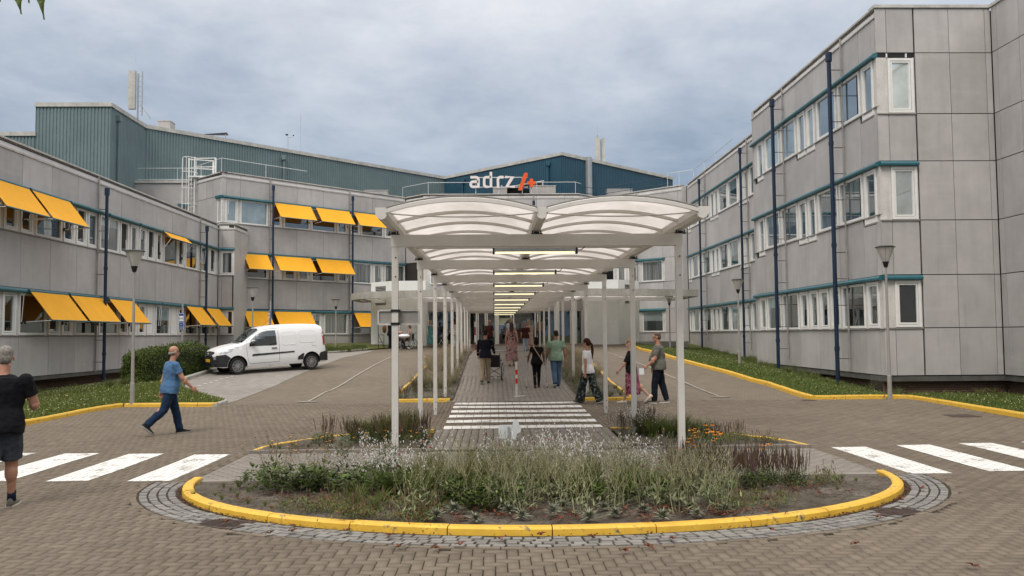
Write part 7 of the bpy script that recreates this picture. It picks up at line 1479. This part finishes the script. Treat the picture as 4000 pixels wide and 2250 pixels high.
scatter('spike', 26, [(2.2, 10.3), (4.0, 10.9), (3.9, 11.55), (2.3, 11.6)], .98, 'clump of brown purple flower spikes at the right of the island bed', 'brown spiky clumps in the island', z=Z0, md=.17)
scatter('rudbeckia', 4, [(2.45, 11.2), (3.1, 11.2), (3.1, 11.6), (2.45, 11.6)], .9, 'orange coneflowers with dark centres behind the brown spikes', 'orange coneflowers in the island', z=Z0, md=.18)
plant('rudbeckia', 3.62, 11.4, .7, 'small orange coneflower at the right end of the brown spikes', None, z=Z0)
scatter('bright', 2, [(2.4, 9.75), (2.9, 9.75), (2.9, 10.1), (2.4, 10.1)], .95, 'bright green bushy plant right of the grey rosettes', 'bright green bushes in the island', z=Z0, md=.2)
scatter('leafy', 5, [(2.9, 10.5), (4.0, 10.7), (4.0, 11.1), (2.9, 10.9)], .7, 'low dark leafy clump at the foot of the brown spikes', 'leafy clumps in the flower island', z=Z0, md=.25)
ORD = 'first second third fourth fifth sixth seventh eighth ninth tenth eleventh twelfth thirteenth fourteenth fifteenth sixteenth seventeenth eighteenth nineteenth twentieth'.split()+['twenty first', 'twenty second', 'twenty third']
for i, (x, y) in enumerate(sorted(((-.62, 9.25), (-.2, 9.12), (.28, 9.22), (.62, 9.42), (.98, 9.1), (1.28, 9.3), (1.62, 9.5), (1.75, 9.12), (2.15, 9.28), (2.5, 9.45), (.15, 9.5), (1.2, 9.62), (-.45, 9.6), (2.05, 9.72), (.75, 9.7)))): plant('rosette', x, y-.20, RNG.uniform(1.0, 1.3), 'grey silvery rosette behind the front kerb, %s from the left' % ORD[i], 'grey rosettes in the flower island', z=Z0)
scatter('mat', 34, [(-2.45, 9.75), (-2.0, 9.2), (-.6, 8.88), (-.55, 9.9), (-1.9, 10.25)], 1.0, 'low green and rusty mat plant at the left front of the island', 'low mat plants in the flower island', z=Z0, md=.12)
scatter('mat', 12, [(2.5, 9.2), (3.6, 9.8), (3.4, 10.3), (2.5, 10.0)], .75, 'low green and rusty mat plant below the brown spikes', 'low mats right of the rosettes', z=Z0, md=.2)
scatter('weed', 7, [(-1.6, 9.6), (-.5, 9.5), (-.6, 10.3), (-1.6, 10.2)], 1.2, 'light green grassy tuft left of the branching plants', 'light grassy tufts in the island', z=Z0, md=.2)
scatter('mat', 7, [(3.6, 10.5), (4.6, 10.7), (4.5, 11.5), (3.7, 11.3)], .9, 'low rusty mat plant at the right end of the island', 'low rusty mats right in the island', z=Z0, md=.2)
scatter('weed', 10, [(-3.4, 11.1), (-2.3, 11.0), (-2.3, 11.7), (-3.4, 11.7)], .7, 'small weed tuft along the path edge at the left of the island', 'weed tufts in the island', z=Z0, md=.1)
scatter('weed', 12, [(-3.9, 10.6), (-2.4, 9.7), (-2.4, 11.0), (-3.8, 11.5)], .4, 'sparse weed on the bare soil at the left end of the island', 'weeds left in the island', z=Z0-.01, md=.2)
scatter('dead', 12, [(-3.6, 10.2), (-1.6, 9.3), (-1.6, 10.4), (-3.4, 11.0)], .6, 'brown leaf scraps on the bare soil left in the island', 'leaf scraps left in the island', 'leaves', z=Z0-.01, md=.2, iz=True)
scatter('weed', 12, [(3.0, 9.8), (4.9, 10.8), (4.9, 11.6), (3.2, 10.9)], .38, 'sparse weed on the bare soil at the right end of the island', 'weeds right in the island', z=Z0-.01, md=.2)
scatter('dead', 30, [(-1.9, 8.95), (2.9, 8.9), (3.0, 9.6), (-1.9, 9.5)], 1.0, 'heap of rusty dead leaves just inside the front kerb', 'dead leaf heaps in the flower island', 'leaves', z=Z0, md=.12, iz=True)
scatter('dead', 10, [(2.6, 9.6), (4.4, 10.3), (4.2, 10.9), (2.8, 10.4)], .8, 'scattered brown leaves on the bare soil right in the island', 'dead leaves on bare soil', 'leaves', z=Z0-.01, md=.2)
# plants of the beds under the shelter
scatter('spike', 16, [(-3.1, 15.5), (-1.35, 15.4), (-1.35, 16.6), (-3.0, 16.4)], .95, 'clump of brown flower spikes in the left bed under the shelter', 'brown spiky clumps in the left bed', md=.2, sz=.95)
scatter('grassdark', 11, [(-2.9, 15.7), (-1.5, 15.7), (-1.5, 16.9), (-2.7, 16.6)], 1.15, 'dark green grass tuft in the left bed under the shelter', 'grass tufts in the left bed', md=.2)
scatter('lowgreen', 10, [(-1.75, 15.6), (-1.3, 15.6), (-1.3, 17.3), (-1.75, 17.2)], .9, 'low green plant along the walkway edge of the left bed', 'low green plants in the left bed', md=.12)
scatter('coreopsis', 7, [(-3.6, 15.1), (-1.4, 15.1), (-1.4, 15.5), (-3.4, 15.5)], .65, 'thin plant with yellow flowers at the front of the left bed', 'yellow flowered plants in the left bed', md=.2)
scatter('leafy', 5, [(-3.5, 15.6), (-3.0, 15.6), (-3.0, 16.3), (-3.3, 16.2)], .5, 'small dark leafy plant near the left tip of the left bed', 'small leafy plants in the left bed', md=.15)
scatter('weed', 9, [(-4.0, 14.9), (-2.5, 14.9), (-2.5, 15.3), (-3.9, 15.3)], .45, 'sparse weed in the bare front of the left bed', 'weeds in the left bed', md=.15)
scatter('grassdark', 12, [(2.75, 15.9), (4.0, 15.7), (3.9, 16.6), (2.8, 16.9)], .92, 'dark green grass tuft in the right bed under the shelter', 'grass tufts in the right bed', md=.2)
scatter('gaura', 5, [(2.45, 15.9), (3.0, 15.8), (3.0, 17.0), (2.5, 17.2)], .75, 'white flowered plant at the left end of the right bed', 'white flowered plants in the right bed', md=.2)
scatter('spike', 6, [(2.45, 16.2), (3.2, 16.2), (3.2, 17.1), (2.5, 17.2)], .9, 'brown flower spikes at the left end of the right bed', 'brown spikes in the right bed', md=.2)
scatter('lowgreen', 14, [(2.9, 15.05), (5.0, 15.0), (4.8, 15.5), (2.9, 15.5)], .85, 'low green plant at the front of the right bed', 'low green plants in the right bed', md=.16)
scatter('mat', 18, [(3.7, 15.2), (5.1, 15.0), (4.7, 15.95), (3.8, 16.2)], 1.0, 'low mat plant with rusty spikes at the right end of the right bed', 'mat plants in the right bed', md=.15)
scatter('spike', 4, [(3.9, 15.9), (4.7, 15.6), (4.7, 16.1), (4.0, 16.4)], .6, 'reddish spikes above the mat plants of the right bed', 'red spikes in the right bed', md=.2)
scatter('straw', 60, [(-2.7, 27), (-1.35, 27), (-1.35, 46), (-1.75, 46), (-2.6, 36)], 1.05, 'straw coloured grass clump in the left bed beyond the crossing', 'straw grasses in the left far bed', md=.3)
scatter('lowgreen', 26, [(-2.7, 24.3), (-1.35, 24.3), (-1.35, 31), (-2.7, 31)], 1.1, 'low green plant in the near part of the left far bed', 'low green plants in the left far bed', md=.2)
scatter('spike', 8, [(-2.8, 24.4), (-2.0, 24.4), (-2.0, 26.5), (-2.8, 26.5)], .75, 'brown flower spikes at the near corner of the left far bed', 'brown spikes in the left far bed', md=.2)
scatter('straw', 48, [(2.55, 28.5), (3.85, 30), (4.0, 38), (3.6, 45.5), (2.55, 45.5)], .95, 'straw coloured grass clump in the right bed beyond the crossing', 'straw grasses in the right far bed', md=.3)
scatter('lowgreen', 34, [(2.5, 24.3), (3.3, 24.3), (3.5, 31), (2.5, 31)], 1.1, 'low green plant in the near part of the right far bed', 'low green plants in the right far bed', md=.18)
scatter('weed', 12, [(3.0, 24.2), (3.9, 24.2), (3.9, 28), (3.2, 28)], .7, 'sparse weed on the bare soil of the right far bed', 'weeds in the right far bed', md=.2)
scatter('weed', 14, [(-11, 44.5), (-8, 47.5), (-8.8, 50), (-11.5, 46)], 2.0, 'weed clump on the strip behind the van', 'weeds behind the van', md=.4)
# lawns
def blades(name, P, n, h, c1, c2, near=30, seeds=0):
    xs = [p[0] for p in P]; ys = [p[1] for p in P]; X = RNG.uniform(min(xs), max(xs), n*3); Y = RNG.uniform(min(ys), max(ys), n*3); k = inpoly(P, X, Y); X, Y = X[k][:n], Y[k][:n]; n = len(X); Zb = zg(X, Y)+.07
    cl_ = np.sin(X*1.7+np.cos(Y*1.3)*2)*np.cos(Y*2.1-X*.7); H_ = h*(1+.35*cl_)*RNG.uniform(.5, 1.3, n); a = RNG.uniform(0, 6.28, n); w_ = .010+.0003*Y; le = RNG.normal(0, .35, (n, 2))
    B = np.stack([X, Y, Zb], 1); s = np.stack([np.cos(a)*w_/2, np.sin(a)*w_/2, 0*a], 1); T_ = B+np.stack([le[:, 0]*H_, le[:, 1]*H_, H_], 1); M_ = B+np.stack([le[:, 0]*H_*.3, le[:, 1]*H_*.3, H_*.55], 1)
    V = np.stack([B-s, B+s, T_+s*.15, M_-s], 1); f = np.clip(RNG.uniform(0, 1, (n, 1))*.8+.2*cl_[:, None], 0, 1); C = np.asarray(c1)*(1-f)+np.asarray(c2)*f; C *= RNG.uniform(.7, 1.3, (n, 1)); V = V.reshape(-1, 3)
    o = link(name, np_mesh(name, V, np.arange(4*n).reshape(-1, 4), MAT['plant'], colr=C)); tag(o, 'short green lawn grass with pale seed heads', 'grass', kind='stuff')
    if seeds:
        j = RNG.integers(0, n, seeds); P0 = T_[j]+[0, 0, .03]; N_ = RNG.normal(size=(seeds, 3)); N_ /= np.linalg.norm(N_, axis=1, keepdims=True); V2, F2, c_ = leaf_quads(P0, N_, .035, .025, np.array([.42, .42, .24])*RNG.uniform(.6, 1.3, (seeds, 1))); q = link('seed_heads', np_mesh('seed_heads', V2, F2, MAT['plant'], colr=c_), o); tag(q, kind='stuff')
blades('grass', [(-16.9, 20), (-10.85, 17.6), (-10.75, 19.4), (-10.5, 22.6), (-10.05, 23.4), (-7.6, 23.3), (-7.6, 24.1), (-10.2, 28.0), (-11.1, 30.3), (-11.2, 30.2), (-17.1, 35)], 90000, .075, (.085, .125, .022), (.19, .21, .060), seeds=2200)
blades('grass', [(8.3, 49.4), (8.05, 42.5), (7.97, 38.3), (8.12, 35.6), (8.7, 31.1), (9.07, 27.7), (8.95, 23.7), (11.6, 23.7), (11.9, 21), (12.1, 17.5), (16.6, 17.5), (16.6, 27.3), (13.0, 27.5), (12.9, 40.8), (13.9, 41), (13.9, 55)], 110000, .085, (.075, .120, .022), (.17, .20, .060), seeds=2600)
blades('grass', [(-9.0, 45.6), (-7.3, 49.1), (-8.0, 53), (-12, 50), (-11.2, 45)], 7000, .09, (.055, .085, .02), (.13, .15, .05))
for i in range(60):
    f = RNG.uniform(); y = 24+28*f; x = 12.2 if y > 27.5 else RNG.uniform(12.2, 16.3); x = x+RNG.normal(0, .25) if y < 40.8 else 13.4; plant('weed', x, y, RNG.uniform(1.0, 2.0), 'tall grass tuft at the foot of the right wing', 'grass tufts along the right wing')
for i in range(26): y = RNG.uniform(25, 31); plant('weed', -16.7+RNG.normal(0, .3) if i % 2 else RNG.uniform(-13.5, -11.6), y if i % 2 else 29.5+RNG.normal(0, .25), RNG.uniform(1.2, 2.0), 'tall grass tuft near the hedge and the left wing', 'grass tufts along the left wing')
# fallen leaves on the road and setts
spots = [(-2.25, 8.62), (-2.05, 8.72), (-1.05, 8.48), (-.9, 8.0), (-.55, 7.95), (-.33, 8.05), (1.18, 7.75), (1.42, 7.9), (.05, 8.25), (1.7, 8.18), (2.75, 8.5), (3.35, 7.9), (4.0, 7.1), (-2.85, 9.15), (4.05, 9.0), (-1.5, 8.7), (.45, 8.4), (.95, 8.3), (-4.05, 11.3), (-3.85, 10.9), (5.35, 10.6), (4.75, 9.9)]
for i, (x, y) in enumerate(sorted(spots)):
    p = PB(); 
    for k in range(4): a = k*1.6+RNG.uniform(0, 1); p.leaf((0, 0, .012), (math.cos(a), math.sin(a), RNG.uniform(.0, .6)), RNG.uniform(.025, .055), RNG.uniform(.015, .03), np.array((.15, .045, .018))*RNG.uniform(.6, 1.3), .4)
    o = link('fallen_leaf', p.mesh('fallen_leaf')); o.location = (x, y, .012); o.scale = (1.7, 1.7, 1.9); tag(o, 'curled rusty leaf on the paving round the island, %s from the left' % ORD[i], 'leaf', 'fallen leaves on the paving')
# rusty litter in the gutter along the island kerb
n = 900; a = RNG.uniform(math.pi+.03, 2*math.pi-.03, n); ex = np.abs(RNG.normal(0, .025, n))+.01+np.where(RNG.uniform(0, 1, n) < .1, .05, 0); kk = RNG.uniform(0, 1, n) < (.25+.75*(np.abs(np.cos(a)) > .55)); a, ex = a[kk], ex[kk]; n = len(a)
P = np.stack([IC[0]+(IA+ex)*np.cos(a), IC[1]+(IB+ex*.87)*np.sin(a), RNG.uniform(.004, .025, n)], 1); N_ = RNG.normal(0, .5, (n, 3)); N_[:, 2] = 1; N_ /= np.linalg.norm(N_, axis=1, keepdims=True)
V, F, c_ = leaf_quads(P, N_, RNG.uniform(.015, .045, n), RNG.uniform(.01, .025, n), np.array([.12, .045, .022])*RNG.uniform(.4, 1.5, (n, 1))); tag(link('leaf_litter', np_mesh('leaf_litter', V, F, MAT['plant'], colr=c_)), 'rusty leaf litter along the foot of the island kerb', 'leaf litter', kind='stuff')
